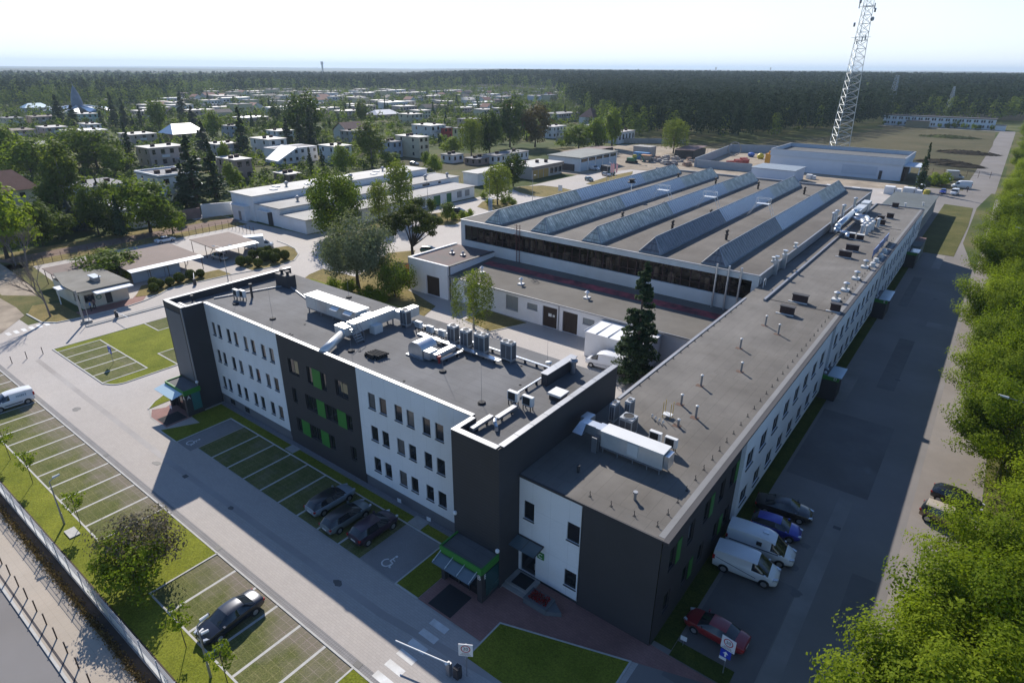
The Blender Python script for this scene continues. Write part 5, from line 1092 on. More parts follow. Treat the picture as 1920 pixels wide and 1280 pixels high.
part(v, 'roof_hatch', M_zinc, lambda b: b.box(0.0,0.5,-0.2,0.3,2.57,2.65)); part(v, 'side_window', M_carglass, lambda b: b.box(-0.3,0.15,-0.985,-0.9,1.6,2.0)); part(v, 'side_stripe', mat('dark_blue_line',(0.02,0.03,0.09)), lambda b: b.box(-2.6,1.6,-0.998,-0.94,1.22,1.30))
vehicle('hatch', PBl, 'bright blue hatchback between the white vans and the black saloon', 'car', -7.6, 48.1, 0.12, 'vehicles in the shaded side yard')
vehicle('sedan', PB, 'black saloon farthest in the row beside the dark wing wall', 'car', -7.8, 51.1, 0.14, 'vehicles in the shaded side yard', scale=1.05)
vehicle('sedan', PR, 'dark red saloon parked alone behind the blue arrow sign', 'car', -7.7, 34.3, PI-0.02, 'vehicles in the shaded side yard', scale=0.96)
v = vehicle('suv', PT, 'brown off-roader with pale roof half hidden under the roadside tree', 'car', 4.1, 58.6, -0.12, 'cars under the roadside trees', roofcol=paint('pale_tan',(0.42,0.36,0.28)))
vehicle('hatch', PB, 'black car tail sticking out of the foliage behind the brown off-roader', 'car', 4.6, 62.5, -0.1, 'cars under the roadside trees')
v = vehicle('bigvan', PW, 'white long van parked in the courtyard beside the spruce', 'van', -35.4, 67.3, PI+0.06, scale=(1.0,1,0.95))
part(v, 'side_stripe', mat('dark_blue_line',(0.02,0.03,0.09)), lambda b: b.face([(-2.0,1.0,1.05),(-2.0,1.0,1.1),(1.6,1.0,0.75),(1.6,1.0,0.7)][::-1]))
# white box truck by the carport
t = vehicle('bigvan', PW, 'white box lorry parked behind the clipped bushes at the carport', 'lorry', -126.3, 72.4, QP-0.5, scale=(0.95,0.95,0.8))
part(t, 'cargo_box', PW, lambda b: b.box(-3.4,0.9,-1.15,1.15,0.75,3.55))
part(t, 'dark_side', M_trim, lambda b: b.box(-3.3,0.5,1.152,1.17,0.5,2.2))
vehicle('hatch', PSi, 'silver car under the far flat carport', 'car', -124.6, 62.0, 0.1, scale=0.98)
vehicle('sedan', PW, 'white car by the post fence behind the carports', 'car', -147.6, 61.5, QP, scale=0.95)
vehicle('hatch', PN, 'small dark blue car in front of the green doors of the low garage block', 'car', -117.0, 127.5, 0.3)
vehicle('hatch', PTe, 'grey-green hatchback in the open rear yard near the flag poles', 'car', -116.6, 197.5, -0.5, 'cars in the rear yard')
vehicle('wagon', PSi, 'silver estate car next to the black box lorry in the rear yard', 'car', -117.4, 211.5, -0.45, 'cars in the rear yard')
v = vehicle('van', PW, 'white and blue van parked against the pale garage doors', 'van', -128.8, 221.5, -0.1, 'cars in the rear yard')
t = vehicle('bigvan', paint('green',(0.02,0.10,0.06)), 'black box lorry with green cab in the rear yard', 'lorry', -119.0, 216.2, -0.45, 'cars in the rear yard', scale=(1.1,1.05,1.0))
part(t, 'cargo_box', mat('black_tarpaulin',(0.02,0.022,0.025),0.7,0.1), lambda b: b.box(-3.6,0.9,-1.12,1.12,0.7,2.95))
vehicle('hatch', PSi, 'silver car on the dry lot beside the cream house', 'car', -193.0, 184.5, 0.2)
G2 = 'vehicles at the far end of the side road'
vehicle('bigvan', PW, 'white high van standing sideways by the field fence', 'van', -9.0, 268.0, PI+0.3, G2); vehicle('van', PW, 'white van with dark windscreen facing the side road', 'van', -9.7, 251.5, -QP-0.1, G2)
vehicle('hatch', PBl, 'dark blue car next to the yellow bin', 'car', -12.9, 252.0, -QP, G2); vehicle('hatch', PW, 'white car, front one of the pair behind the shrubs', 'car', -14.8, 279.5, 0.4, G2); vehicle('wagon', PW, 'white estate car, rear one of the pair behind the shrubs', 'car', -15.5, 284.5, 0.4, G2)
vehicle('van', PW, 'white van beside the end of the low extension', 'van', -19.4, 254.0, -QP, G2); 
t = vehicle('bigvan', PSi, 'grey box lorry parked behind the white cars', 'lorry', -12.5, 289.5, 0.3, G2); part(t, 'cargo_box', PSi, lambda b: b.box(-3.0,0.9,-1.1,1.1,0.7,3.2))
vehicle('hatch', mat('paint_green',(0.03,0.10,0.07),0.3), 'dark green car parked behind the umbrella-shaped tree', 'car', -94.2, 93.2, 0.4)
# ================================================================== TREES AND PLANTS
L_lime = leafmat('leaf_lime', (0.085, 0.135, 0.008), (0.255, 0.315, 0.024), 0.5)
L_mid = leafmat('leaf_mid_green', (0.072, 0.111, 0.016), (0.195, 0.254, 0.039), 0.45)
L_fresh = leafmat('leaf_fresh_green', (0.106, 0.156, 0.015), (0.256, 0.319, 0.037), 0.48)
L_dark = leafmat('leaf_dark_green', (0.035, 0.062, 0.015), (0.115, 0.155, 0.032), 0.38)
L_pine = leafmat('needle_dark', (0.024, 0.052, 0.026), (0.085, 0.122, 0.055), 0.25)
L_blue = leafmat('needle_blue', (0.045,0.070,0.065), (0.10,0.14,0.125), 0.2)
L_olive = leafmat('leaf_grey_green', (0.098, 0.121, 0.069), (0.241, 0.270, 0.167), 0.32)
L_willow = leafmat('leaf_willow', (0.090, 0.126, 0.024), (0.222, 0.258, 0.060), 0.45)
L_brown = leafmat('leaf_bronze', (0.075,0.058,0.025), (0.165,0.125,0.055), 0.32)
L_russet = leafmat('leaf_grey_pink', (0.080,0.070,0.050), (0.20,0.175,0.135), 0.35)
L_topiary = leafmat('leaf_topiary', (0.045,0.060,0.010), (0.12,0.145,0.022), 0.3)
def quads(name, C, N, S, tint, m, aspect=0.62, droop=None, parent=None):
    """leaf cards: centres, facing normals, sizes"""
    n = len(C); N = N/np.maximum(1e-6, np.linalg.norm(N, axis=1, keepdims=True))
    r = NR.normal(size=(n,3)); 
    if droop is not None: r = droop + 0.25*r
    a = np.cross(N, r); a /= np.maximum(1e-6, np.linalg.norm(a, axis=1, keepdims=True)); b = np.cross(a, N)
    S = S.reshape(-1,1); V = np.empty((n,4,3))
    V[:,0] = C-b*S*0.5; V[:,1] = C+a*S*aspect*0.5-b*S*0.02; V[:,2] = C+b*S*0.5; V[:,3] = C-a*S*aspect*0.5+b*S*0.02
    me = bpy.data.meshes.new(name); me.vertices.add(n*4); me.vertices.foreach_set('co', V.astype(np.float32).ravel())
    me.loops.add(n*4); me.loops.foreach_set('vertex_index', np.arange(n*4, dtype=np.int32))
    me.polygons.add(n); me.polygons.foreach_set('loop_start', np.arange(0,n*4,4, dtype=np.int32))
    at_ = me.attributes.new('tint', 'FLOAT', 'FACE'); at_.data.foreach_set('value', np.clip(tint,0,1).astype(np.float32))
    me.update(calc_edges=True); me.validate(); me.materials.append(m)
    o = bpy.data.objects.new(name, me); COL.objects.link(o)
    if parent is not None: o.parent = parent
    return o
def sph(n):
    v = NR.normal(size=(n,3)); return v/np.linalg.norm(v, axis=1, keepdims=True)
def crown_cloud(n, W, H0, H1, shape='oval', clumps=60, rc=0.2, leaf=0.4, flat=1.0, spread=0.5, spray=0.0):
    """leaves in clumps spread over an uneven crown volume"""
    K = clumps; D = sph(K); D[:,2] = D[:,2]*0.95
    rad = NR.uniform(0.45,1.0,K)**0.5
    hh = (H1-H0)/2; zc = (H0+H1)/2
    lob = 1+0.16*np.sin(D[:,0]*3.1+NR.rand()*6)+0.14*np.sin(D[:,1]*4.3+NR.rand()*6)+0.10*np.sin(D[:,2]*5+NR.rand()*6)
    CC = D*rad[:,None]*lob[:,None]*np.array([W/2,W/2,hh])*0.86
    if shape == 'egg': t = (CC[:,2]/hh+1)/2; CC[:,:2] *= (1.1-0.55*np.clip(t,0,1))[:,None]
    if shape == 'column': t = np.abs(CC[:,2]/hh); CC[:,:2] *= (1.0-0.25*t**2)[:,None]
    CC[:,2] += zc
    R_ = (W*rc)*NR.uniform(0.6,1.25,K); wgt = R_**2; wgt /= wgt.sum(); idx = NR.choice(K, n, p=wgt)
    d = sph(n); rr = R_[idx]*NR.uniform(0.55,1.08,n)
    off = d*rr[:,None]; off[:,2] *= flat
    if spray: u_ = CC-np.array([0,0,H0+(H1-H0)*0.25]); u_ /= np.linalg.norm(u_,axis=1,keepdims=True); k_ = (off*u_[idx]).sum(1,keepdims=True); off += u_[idx]*k_*spray
    C = CC[idx]+off
    out = C-np.array([0,0,zc]); out /= np.maximum(0.01,np.linalg.norm(out,axis=1,keepdims=True))
    Nn = d*0.7+out*0.45+NR.normal(size=(n,3))*spread; Nn[:,2] += 0.4
    ct = NR.uniform(-0.22,0.22,K)
    tint = 0.5+ct[idx]+NR.normal(size=n)*0.16
    return C, Nn, leaf*NR.uniform(0.7,1.3,n), tint, CC
def trunk_mesh(b, h, r, tips, n=8, lean=0.0):
    p = Vector((0,0,-0.15)); pts = [p]
    k = 4
    for i in range(1,k+1): pts.append(Vector((lean*h*i/k+R.uniform(-.05,.05)*h*0.3, R.uniform(-.05,.05)*h*0.3, h*i/k)))
    for i in range(k): b.tube(pts[i], pts[i+1], r*(1-0.17*i)*(1.25 if i == 0 else 1), r*(1-0.17*(i+1)), n=n, cap=False)
    for t in tips:
        t = Vector(t); s = pts[R.randint(2,k)]; mid = s.lerp(t,0.5)+Vector((0,0,-0.06*(t-s).length))
        b.tube(s, mid, r*0.42, r*0.26, n=5, cap=False); b.tube(mid, t, r*0.26, r*0.07, n=5, cap=False)
def broad(name, n, W, H, H0, m, leaf, clumps=60, rc=0.2, shape='oval', bark=None, tr=0.22, limbs=10, flat=0.8, th=None, spread=0.34, spray=0.5):
    t = T(name, 'x', 'tree')
    C, N, S, ti, CC = crown_cloud(n, W, H0, H, shape, clumps, rc, leaf, flat, spread, spray)
    b = MB(); trunk_mesh(b, th or (H0+(H-H0)*0.45), tr, [CC[i] for i in NR.choice(len(CC), min(limbs,len(CC)), replace=False)])
    b.build('trunk', bark or M_bark, t); quads('crown', C, N, S, ti, m, parent=t)
    return t
def conifer(name, n, W, H, m, leaf, tiers=16, H0=0.8, parent=None, bark=None):
    t = T(name, 'x', 'tree')
    f = NR.uniform(0,1,n)**0.62; z = H0+(H-H0)*(1-f); 
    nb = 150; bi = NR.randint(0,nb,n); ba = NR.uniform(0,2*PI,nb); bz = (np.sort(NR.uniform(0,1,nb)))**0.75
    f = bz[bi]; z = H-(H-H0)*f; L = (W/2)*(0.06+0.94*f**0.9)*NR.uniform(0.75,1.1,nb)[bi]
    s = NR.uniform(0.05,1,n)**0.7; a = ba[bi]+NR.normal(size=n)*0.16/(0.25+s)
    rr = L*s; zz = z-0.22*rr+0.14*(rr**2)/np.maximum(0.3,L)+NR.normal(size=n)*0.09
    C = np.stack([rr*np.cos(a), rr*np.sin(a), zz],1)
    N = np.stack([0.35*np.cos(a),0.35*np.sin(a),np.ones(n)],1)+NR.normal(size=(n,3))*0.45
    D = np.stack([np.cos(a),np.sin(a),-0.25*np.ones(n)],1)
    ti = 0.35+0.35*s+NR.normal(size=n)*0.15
    b = MB(); b.tube((0,0,-0.15),(0,0,H*0.97),0.03*H*0.6+0.05,0.02,n=7,cap=False)
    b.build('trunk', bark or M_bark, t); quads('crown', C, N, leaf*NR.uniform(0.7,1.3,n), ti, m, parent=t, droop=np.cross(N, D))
    return t
def weeping(name, n, W, H, H0, m, leaf, strands=110, bark=None, top=0.62):
    t = T(name, 'x', 'tree'); C = []; 
    ks = NR.randint(0,strands,n); a = NR.uniform(0,2*PI,strands); r = (W/2)*np.sqrt(NR.uniform(0.02,1,strands))
    zt = H0+(H-H0)*(top+ (1-top)*np.sqrt(np.maximum(0,1-(r/(W/2))**2))*NR.uniform(0.6,1.05,strands)); zb = H0*0.5+(zt-H0)*NR.uniform(0.0,0.35,strands)
    s = NR.uniform(0,1,n)**1.2; x = r*np.cos(a); y = r*np.sin(a)
    C = np.stack([x[ks]+NR.normal(size=n)*0.13*W/5, y[ks]+NR.normal(size=n)*0.13*W/5, zt[ks]*(1-s)+zb[ks]*s],1)
    N = np.stack([np.cos(a)[ks],np.sin(a)[ks],0.3*np.ones(n)],1)+NR.normal(size=(n,3))*0.5
    D = np.tile(np.array([0,0,1.0]),(n,1)); ti = 0.5+NR.uniform(-.25,.25,strands)[ks]+NR.normal(size=n)*0.13
    b = MB(); trunk_mesh(b, H0+(H-H0)*0.5, 0.16, [(x[i]*0.8,y[i]*0.8,zt[i]) for i in range(9)]); b.build('trunk', bark or M_bark, t)
    quads('crown', C, N, leaf*NR.uniform(0.8,1.4,n), ti, m, parent=t, aspect=0.35, droop=np.cross(N,D))
    return t
def dist(px, py): x, y = at(px,py); return math.sqrt(x*x+y*y+CAMH*CAMH), x, y
USED = set()
def plant(proto, px, pyb, pyt, label, wpx=None, baseH=None, baseW=None, cat='tree', group=None, rz=None):
    """stand a copy of proto at the ground pixel with the height seen in the photograph"""
    d, x, y = dist(px, pyb); h = (pyb-pyt)*d/FPX/0.97
    sz = h/baseH; sx = (wpx*d/FPX/baseW) if wpx else sz
    return place(proto, x, y, label, sz, sx, cat, group, rz)
def place(proto, x, y, label, sz=1.0, sx=None, cat='tree', group=None, rz=None, z=0.0):
    sx = sz if sx is None else sx
    if proto.name not in USED: USED.add(proto.name); o = proto
    else: o = dup(proto)
    o.location = (x,y,z); o.rotation_euler = (0,0,R.uniform(0,6.28) if rz is None else rz); o.scale = (sx,sx,sz)
    o['label'] = label; o['category'] = cat
    if group: o['group'] = group
    elif 'group' in o: del o['group']
    return o
# ---------------------------------------------------------------- roadside row on the right (closest trees)
rowA = broad('roadside_tree', 60000, 12.6, 11.6, 1.8, L_lime, 0.22, 120, 0.10, flat=0.8, spread=0.4, spray=1.1)
rowB = broad('roadside_tree', 56000, 12.2, 11.0, 1.6, L_lime, 0.22, 105, 0.105, flat=0.85, spread=0.4, spray=1.1)
rl = ['nearest, at the bottom right corner of the view','second from the bottom of the view','third from the bottom, over the brown off-roader','in the middle of the row below the nearest lamp','just behind the nearest street lamp','between the two nearer street lamps','bulging farthest over the road','next to the second street lamp','beyond the second street lamp','just before the third street lamp','beyond the third street lamp','near the far end beside the grass strip','near the end of the row opposite the low extension','last of the row']
for i,(x,y,s) in enumerate(((5.0,31.0,0.95),(6.6,39.0,0.98),(8.0,46.5,0.85),(7.6,69.5,0.95),(7.4,81,0.95),(7.6,93,0.98),(7.0,106,1.02),(8.0,120,0.95),(6.6,137,1.1),(7.0,156,1.0),(7.2,176,1.0),(7.4,198,1.0),(7.6,222,0.95),(8.0,248,0.9))):
    place((rowA,rowB)[i % 2], x, y, 'lime-green roadside tree, '+rl[i], s, s*R.uniform(0.95,1.05), group='roadside trees')
for i,(x,y) in enumerate(((14,34),(15,44),(12.5,55),(13.5,62),(14.5,66),(14.5,75),(14.5,84),(15,108),(15,132),(16,160),(16,190),(16,225),(9,272),(11,295),(9,318),(12,345),(10,372),(13,400),(11,432),(12,465),(10,500),(13,535))):
    place((rowA,rowB)[i % 2], x, y, 'lime-green tree standing behind the roadside row at the right picture edge', 0.95, group='second row of roadside trees')
# ---------------------------------------------------------------- trees of the site
ol = broad('olive_grey_tree', 19000, 11, 9, 1.6, L_olive, 0.30, 110, 0.11, bark=M_bark, tr=0.3, limbs=14, flat=1.1)
plant(ol, 672, 540, 418, 'grey-green feathery tree on the lawn behind the office roof', 132, 9, 11)
bu = broad('round_shrub', 5200, 6, 5.0, 0.2, L_mid, 0.30, 60, 0.15, tr=0.1, flat=0.9)
plant(bu, 740, 556, 488, 'dense green shrub tree next to the white annex gate wall', 68, 5, 6)
def umbrella():
    t = T('umbrella_tree', 'x', 'tree'); K = 75; a = NR.uniform(0,2*PI,K); r = np.sqrt(NR.uniform(0,1,K))*4.9
    zt = 7.6-0.105*r**2+NR.normal(size=K)*0.3; CC = np.stack([r*np.cos(a), r*np.sin(a), zt],1); n = 17000; k = NR.randint(0,K,n); d = sph(n)
    C = CC[k]+d*np.array([0.95,0.95,0.62])*NR.uniform(0.5,1.05,(n,1)); N = d+np.array([0,0,0.35])+NR.normal(size=(n,3))*0.4
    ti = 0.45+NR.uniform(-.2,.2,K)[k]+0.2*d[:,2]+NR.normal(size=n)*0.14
    b = MB(); b.tube((0,0,-.2),(0.1,0,1.5),0.28,0.22,n=8,cap=False)
    for i in range(13): q = CC[NR.randint(K)]; m_ = Vector((q[0]*0.45,q[1]*0.45,q[2]*0.62)); b.tube((0.1,0,1.4),m_,0.15,0.09,n=6,cap=False); b.tube(m_,q,0.09,0.03,n=5,cap=False)
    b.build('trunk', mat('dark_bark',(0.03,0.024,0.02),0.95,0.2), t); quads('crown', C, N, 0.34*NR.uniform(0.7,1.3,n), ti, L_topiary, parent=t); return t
plant(umbrella(), 774, 478, 391, 'umbrella-shaped tree with dark forked trunk by the hall corner', 118, 8.3, 11.2)
sp = conifer('spruce', 19000, 7.6, 16.5, L_pine, 0.40, H0=1.0)
plant(sp, 1190, 712, 486, 'tall dark spruce in the courtyard in front of the white shed', 92, 16.5, 7.2)
wb_ = weeping('courtyard_birch', 5200, 6.0, 8.6, 2.2, L_willow, 0.30, 90, bark=M_birch)
plant(wb_, 888, 615, 503, 'slender weeping birch on the small courtyard lawn', 78, 8.6, 6.0)
beech = broad('large_dark_tree', 14000, 12, 13, 1.0, L_mid, 0.44, 120, 0.12, tr=0.3, flat=0.9)
plant(beech, 632, 446, 324, 'huge dense dark-green tree in front of the white garage block', 106, 13, 12)
wil = weeping('weeping_willow', 4200, 6.0, 9.5, 2.2, L_willow, 0.42, 85)
plant(wil, 713, 424, 343, 'shorter weeping willow left of a pair before the garage block', 38, 9.5, 6.0); plant(wil, 752, 412, 308, 'taller weeping willow right of a pair before the garage block', 50, 9.5, 6.0)
plant(wil, 933, 384, 311, 'wide weeping willow on the planted bed in the rear yard', 52, 9.5, 6.0)
brA = broad('broadleaf_tree', 3600, 8, 10, 1.4, L_mid, 0.55, 70, 0.15); brB = broad('broadleaf_tree', 3600, 8.5, 9, 1.2, L_fresh, 0.55, 64, 0.16, shape='egg'); brC = broad('broadleaf_tree', 3800, 8.5, 11, 1.2, L_dark, 0.58, 80, 0.14)
birch = broad('birch_tree', 3400, 5.5, 12, 1.8, L_willow, 0.5, 70, 0.15, shape='column', bark=M_birch, flat=1.3); pop = broad('narrow_tree', 2600, 3.6, 11, 0.8, L_fresh, 0.5, 50, 0.2, shape='column', flat=1.5)
con = conifer('conifer_tree', 3000, 5.2, 13, L_pine, 0.62); blu = conifer('blue_spruce', 2600, 5.0, 9, L_blue, 0.55); thu = broad('thuja', 1800, 2.0, 5, 0.1, L_mid, 0.34, 40, 0.3, shape='column', tr=0.06, flat=1.4)
bus = broad('garden_bush', 1500, 4, 3, 0.1, L_fresh, 0.42, 30, 0.22, tr=0.06)
LL = [
 (brC,962,350,289,46,'dense round tree right behind the rear-yard willow',11,8.5),
 (thu,783,398,369,22,'dark thuja bush by the white garage front, left',5,2.0),(thu,809,400,371,13,'slim thuja between the grey windows and green doors',5,2.0),(thu,839,414,379,19,'thuja beside the small dark blue car',5,2.0),
 (brA,205,520,474,76,'leafy tree growing between the gatehouse and the carport',10,8),
 (brB,14,484,378,100,'big rough tree at the left edge below the red tiled house',9,8.5),
 (birch,134,402,298,56,'tall loose tree right of the red tiled house',12,5.5),
 (brA,283,436,346,86,'large drooping round tree by the red gravel road',10,8),
 (con,372,388,280,62,'broad dark conifer left of the white garage block',13,5.2),(con,408,380,283,50,'dark conifer behind the broad one left of the garage block',13,5.2),(con,350,388,322,46,'shorter conifer in front of the white modern house',13,5.2),
 (pop,440,356,308,24,'bright narrow tree beside the brown tall house',11,3.6),(pop,426,330,272,20,'narrow poplar behind the dark conifers',11,3.6),
 (con,187,374,341,16,'slim dark conifer before the blue-grey low house',13,5.2),(pop,209,380,345,22,'yellowish narrow shrub tree before the blue-grey low house',11,3.6),
 (blu,138,434,388,34,'blue spruce, left of the pair in the hedge by the road',9,5),(blu,160,432,382,36,'blue spruce, right of the pair in the hedge by the road',9,5),(brC,186,440,362,50,'dark dense tree in the hedge before the small white house',11,8.5),
 (thu,106,408,355,34,'bright yellow-green thuja near the red tiled house',5,2),(brC,82,462,396,48,'ivy-covered tree at the left end of the hedge',11,8.5),(brA,112,448,408,50,'bush tree in the middle of the roadside hedge',10,8),(brA,60,445,395,40,'bushy tree under the gable of the red tiled house',10,8),(brC,215,440,400,46,'dark shrub tree at the garden wall',11,8.5),(brB,325,438,395,50,'round bush tree beside the pink garden wall',9,8.5),
 (brB,12,322,256,70,'bright green bushy tree at the left edge before the grey bungalow',9,8.5),(brB,62,338,285,74,'light green bush tree left of the birch',9,8.5),(brB,142,316,262,64,'fresh green tree in front of the cream two-storey house',9,8.5),(brA,184,322,256,76,'full green tree before the cream two-storey house, right',10,8),(brB,218,328,286,50,'light bush tree at the dry lot edge',9,8.5),(brA,105,330,292,60,'green bush tree behind the birch',10,8),(brB,24,318,290,60,'low bush tree above the red tiled roof',9,8.5),
 (con,117,240,196,26,'dark conifer left of the teal house',13,5.2),(con,143,242,210,28,'dark conifer right in front of the teal house',13,5.2),(con,217,238,191,20,'tall dark conifer behind the cream house',13,5.2),(con,238,244,200,20,'conifer behind the tall dark one, right',13,5.2),(con,195,245,218,18,'small conifer by the cream house roof',13,5.2),(con,268,246,210,14,'slim conifer left of the green round tree',13,5.2),(con,252,246,226,14,'low conifer in the garden row',13,5.2),(brA,301,248,197,30,'round green-topped tree left of the chalet',10,8),(con,345,224,184,26,'dark conifer in the far garden row, left',13,5.2),(con,364,240,208,26,'conifer behind the chalet',13,5.2),
 (brB,405,262,221,38,'bright round tree right of the chalet',9,8.5),(brC,520,234,201,26,'small dark round tree by the pink flat house',11,8.5),(brC,572,272,187,70,'very large dark tree in the middle of the housing estate',11,8.5),
 (con,458,294,220,34,'tall conifer left of the white cube house',13,5.2),(con,541,280,232,28,'conifer right of the white cube house',13,5.2),(con,586,286,216,32,'tall dark conifer below the very large tree',13,5.2),(con,566,288,228,30,'conifer just left of the tallest one below the large tree',13,5.2),(con,606,326,286,18,'blue-green conifer by the white garage roof',13,5.2),(con,584,330,284,18,'slim conifer behind the white garage roof',13,5.2),(con,385,288,240,36,'conifer behind the pink-beige apartment house',13,5.2),(con,250,318,252,22,'conifer at the left corner of the pink-beige apartment house',13,5.2),
 (birch,698,314,238,54,'tall bright birch in front of the cream tower house',12,5.5),(brB,645,324,280,42,'light green tree behind the garage roof',9,8.5),(brA,736,316,286,34,'bush tree at the cream tower house corner',10,8),(birch,680,240,194,26,'slim birch left of the shining roof',12,5.5),(brB,800,316,288,24,'round garden tree on the dry lot, dark',9,8.5),(brB,815,326,294,34,'round garden tree on the dry lot, bright',9,8.5),
 (wil,884,296,228,46,'drooping pale tree left of the two giant trees',9.5,6),(brB,848,292,262,36,'small fruit tree on the dry lot',9,8.5),(brC,918,292,214,50,'tall tree left of the two giant trees',11,8.5),(brC,956,276,191,62,'giant dark tree, left of two in the middle distance',11,8.5),
 (brA,1085,282,236,56,'green tree behind the pale garage building, left',10,8),(brB,1116,280,230,46,'green tree behind the pale garage building, right',9,8.5),(pop,1147,278,209,28,'tall bright narrow tree by the white cube building',11,3.6),(wil,1262,288,231,46,'lone round willow at the dry field fence',9.5,6),
 (con,1722,358,290,18,'dark pointed conifer at the corner of the blue-white depot',13,5.2),
]
for p,px,pb,pt,w,lab,bh,bw in LL: plant(p, px, pb, pt, lab, w, bh, bw)
gb_ = broad('bronze_tree', 3800, 8.5, 11, 1.2, L_brown, 0.55, 80, 0.14); plant(gb_, 1003, 276, 203, 'giant tree with bronze top, right of two in the middle distance', 62, 11, 8.5)
# ---------------------------------------------------------------- front lawn
fl = broad('flowering_tree', 4200, 5.6, 4.6, 1.0, L_russet, 0.2, 60, 0.13, tr=0.12, flat=0.8, limbs=16)
x, y = at(262,1082); place(fl, -46.2, 12.4, 'grey-pink leaved ornamental tree on the lawn between the parking bays', 1.12, 1.15)
fg = broad('ornamental_tree', 4600, 5.4, 4.2, 0.9, L_fresh, 0.22, 55, 0.14, tr=0.12, flat=0.8, limbs=14); place(fg, -44.4, 10.9, 'green leaved ornamental tree on the lawn next to the fence', 1.05, 1.1)
def sapling(n=420):
    t = T('sapling', 'x', 'tree'); C, N, S, ti, CC = crown_cloud(n, 1.9, 1.7, 4.0, 'oval', 26, 0.14, 0.2)
    b = MB(); b.path([(0,0,-.1),(0.04,0,1.4),(0,0.03,3.3)],0.03,5)
    for q in CC[:8]: b.tube((0.02,0.01,1.7+R.random()),q,0.014,0.006,n=4,cap=False)
    b.build('trunk', M_bark, t); quads('crown', C, N, S, ti, L_fresh, parent=t); return t
sa = sapling()
for px,py,lab in ((20,862,'thin sapling at the left edge beside the grass bays'),(62,906,'thin sapling behind the left lawn lamp'),(152,986,'thin sapling right of the left lawn lamp'),(350,1214,'thin sapling in front of the navy car, left'),(428,1284,'thin sapling covering the corner of the navy car')):
    x, y = at(px,py); place(sa, x, y, lab, 1.0)
x, y = at(238,1118)
# clipped bushes
tp = T('clipped_bush', 'x', 'bush'); n = 1700; d = sph(n); C = d*np.array([0.85,0.85,0.85])*NR.uniform(0.86,1.03,(n,1))+np.array([0,0,0.95])
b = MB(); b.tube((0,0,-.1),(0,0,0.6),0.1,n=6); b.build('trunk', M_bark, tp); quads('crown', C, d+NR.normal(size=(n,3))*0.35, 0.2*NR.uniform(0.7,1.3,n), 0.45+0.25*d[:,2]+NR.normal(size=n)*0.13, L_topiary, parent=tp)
for px,py in ((290,539),(301,540),(290,548),(320,536),(338,530),(359,524),(377,520)): 
    x, y = at(px,py); place(tp, x, y, 'ball-clipped bush in the curved row beside the gatehouse road', R.uniform(0.9,1.15), cat='bush', group='clipped bushes by the gatehouse')
for px,py in ((453,499),(467,496),(485,501),(517,493),(491,483),(503,480),(519,481),(535,487),(475,486),(497,490),(507,487)):
    x, y = at(px,py); place(tp, x, y, 'ball-clipped bush in the cluster at the bend by the white lorry', R.uniform(0.95,1.3), cat='bush', group='clipped bushes at the bend')
place(bus, *at(248,522), 'dark rounded bush at the gatehouse side wall', 0.9, cat='bush')
hb = 'low shrubs on the willow bed'
for px,py in ((918,384),(945,382),(955,378),(962,385),(907,372)): place(bus, *at(px,py), 'low shrub on the planted bed under the rear-yard willow', 0.55, cat='bush', group=hb)
for px,py in ((852,412),(869,410),(880,406)): place(bus, *at(px,py), 'low shrub by the small dark blue car', 0.6, cat='bush', group='low shrubs by the blue car')
for px,py in ((1754,348),(1766,346)): place(bus, *at(px,py), 'dark low shrub hiding the white cars at the road end', 1.2, cat='bush', group='shrubs at the road end')
for px,py,s in ((655,548,1.0),(690,556,0.9),(705,562,0.8),(628,542,0.9),(720,566,0.7)): place(bus, *at(px,py), 'wild bush on the lawn under the grey-green tree', s*0.7, cat='bush', group='wild bushes under the grey-green tree')
# bare trees
def bare(H, seed, name='bare_tree', m=None):
    t = T(name, 'x', 'tree'); rr = random.Random(seed); b = MB()
    def br(p, d, L, r, k):
        q = p+d*L; b.tube(p,q,r,r*0.6,n=6 if k < 2 else 4,cap=False)
        if k >= 5 or r < 0.008: return
        for _ in range(3 if k else 4):
            nd = (d+Vector((rr.uniform(-1,1),rr.uniform(-1,1),rr.uniform(-.35,.7)))*0.62).normalized(); br(p+d*L*rr.uniform(0.55,1), nd, L*rr.uniform(0.55,0.8), r*0.58, k+1)
    br(Vector((0,0,-.1)), Vector((-0.08,-0.03,1)).normalized(), H*0.42, 0.17, 0); b.build('trunk', m or M_bark, t); return t
ba = bare(9.5,3,m=mat('dead_bark',(0.20,0.16,0.14),0.95,0.25,3.0)); place(ba, *at(95,594), 'leafless tree with leaning trunk left of the gatehouse', 1.0, rz=0)
bb = bare(8,9,m=mat('dead_bark',(0.20,0.16,0.14))); place(bb, *at(52,500), 'bare pale birch at the left edge by the red gravel road', 1.0); place(bb, *at(30,498), 'second bare birch at the left edge, in front of the rough tree', 0.9)
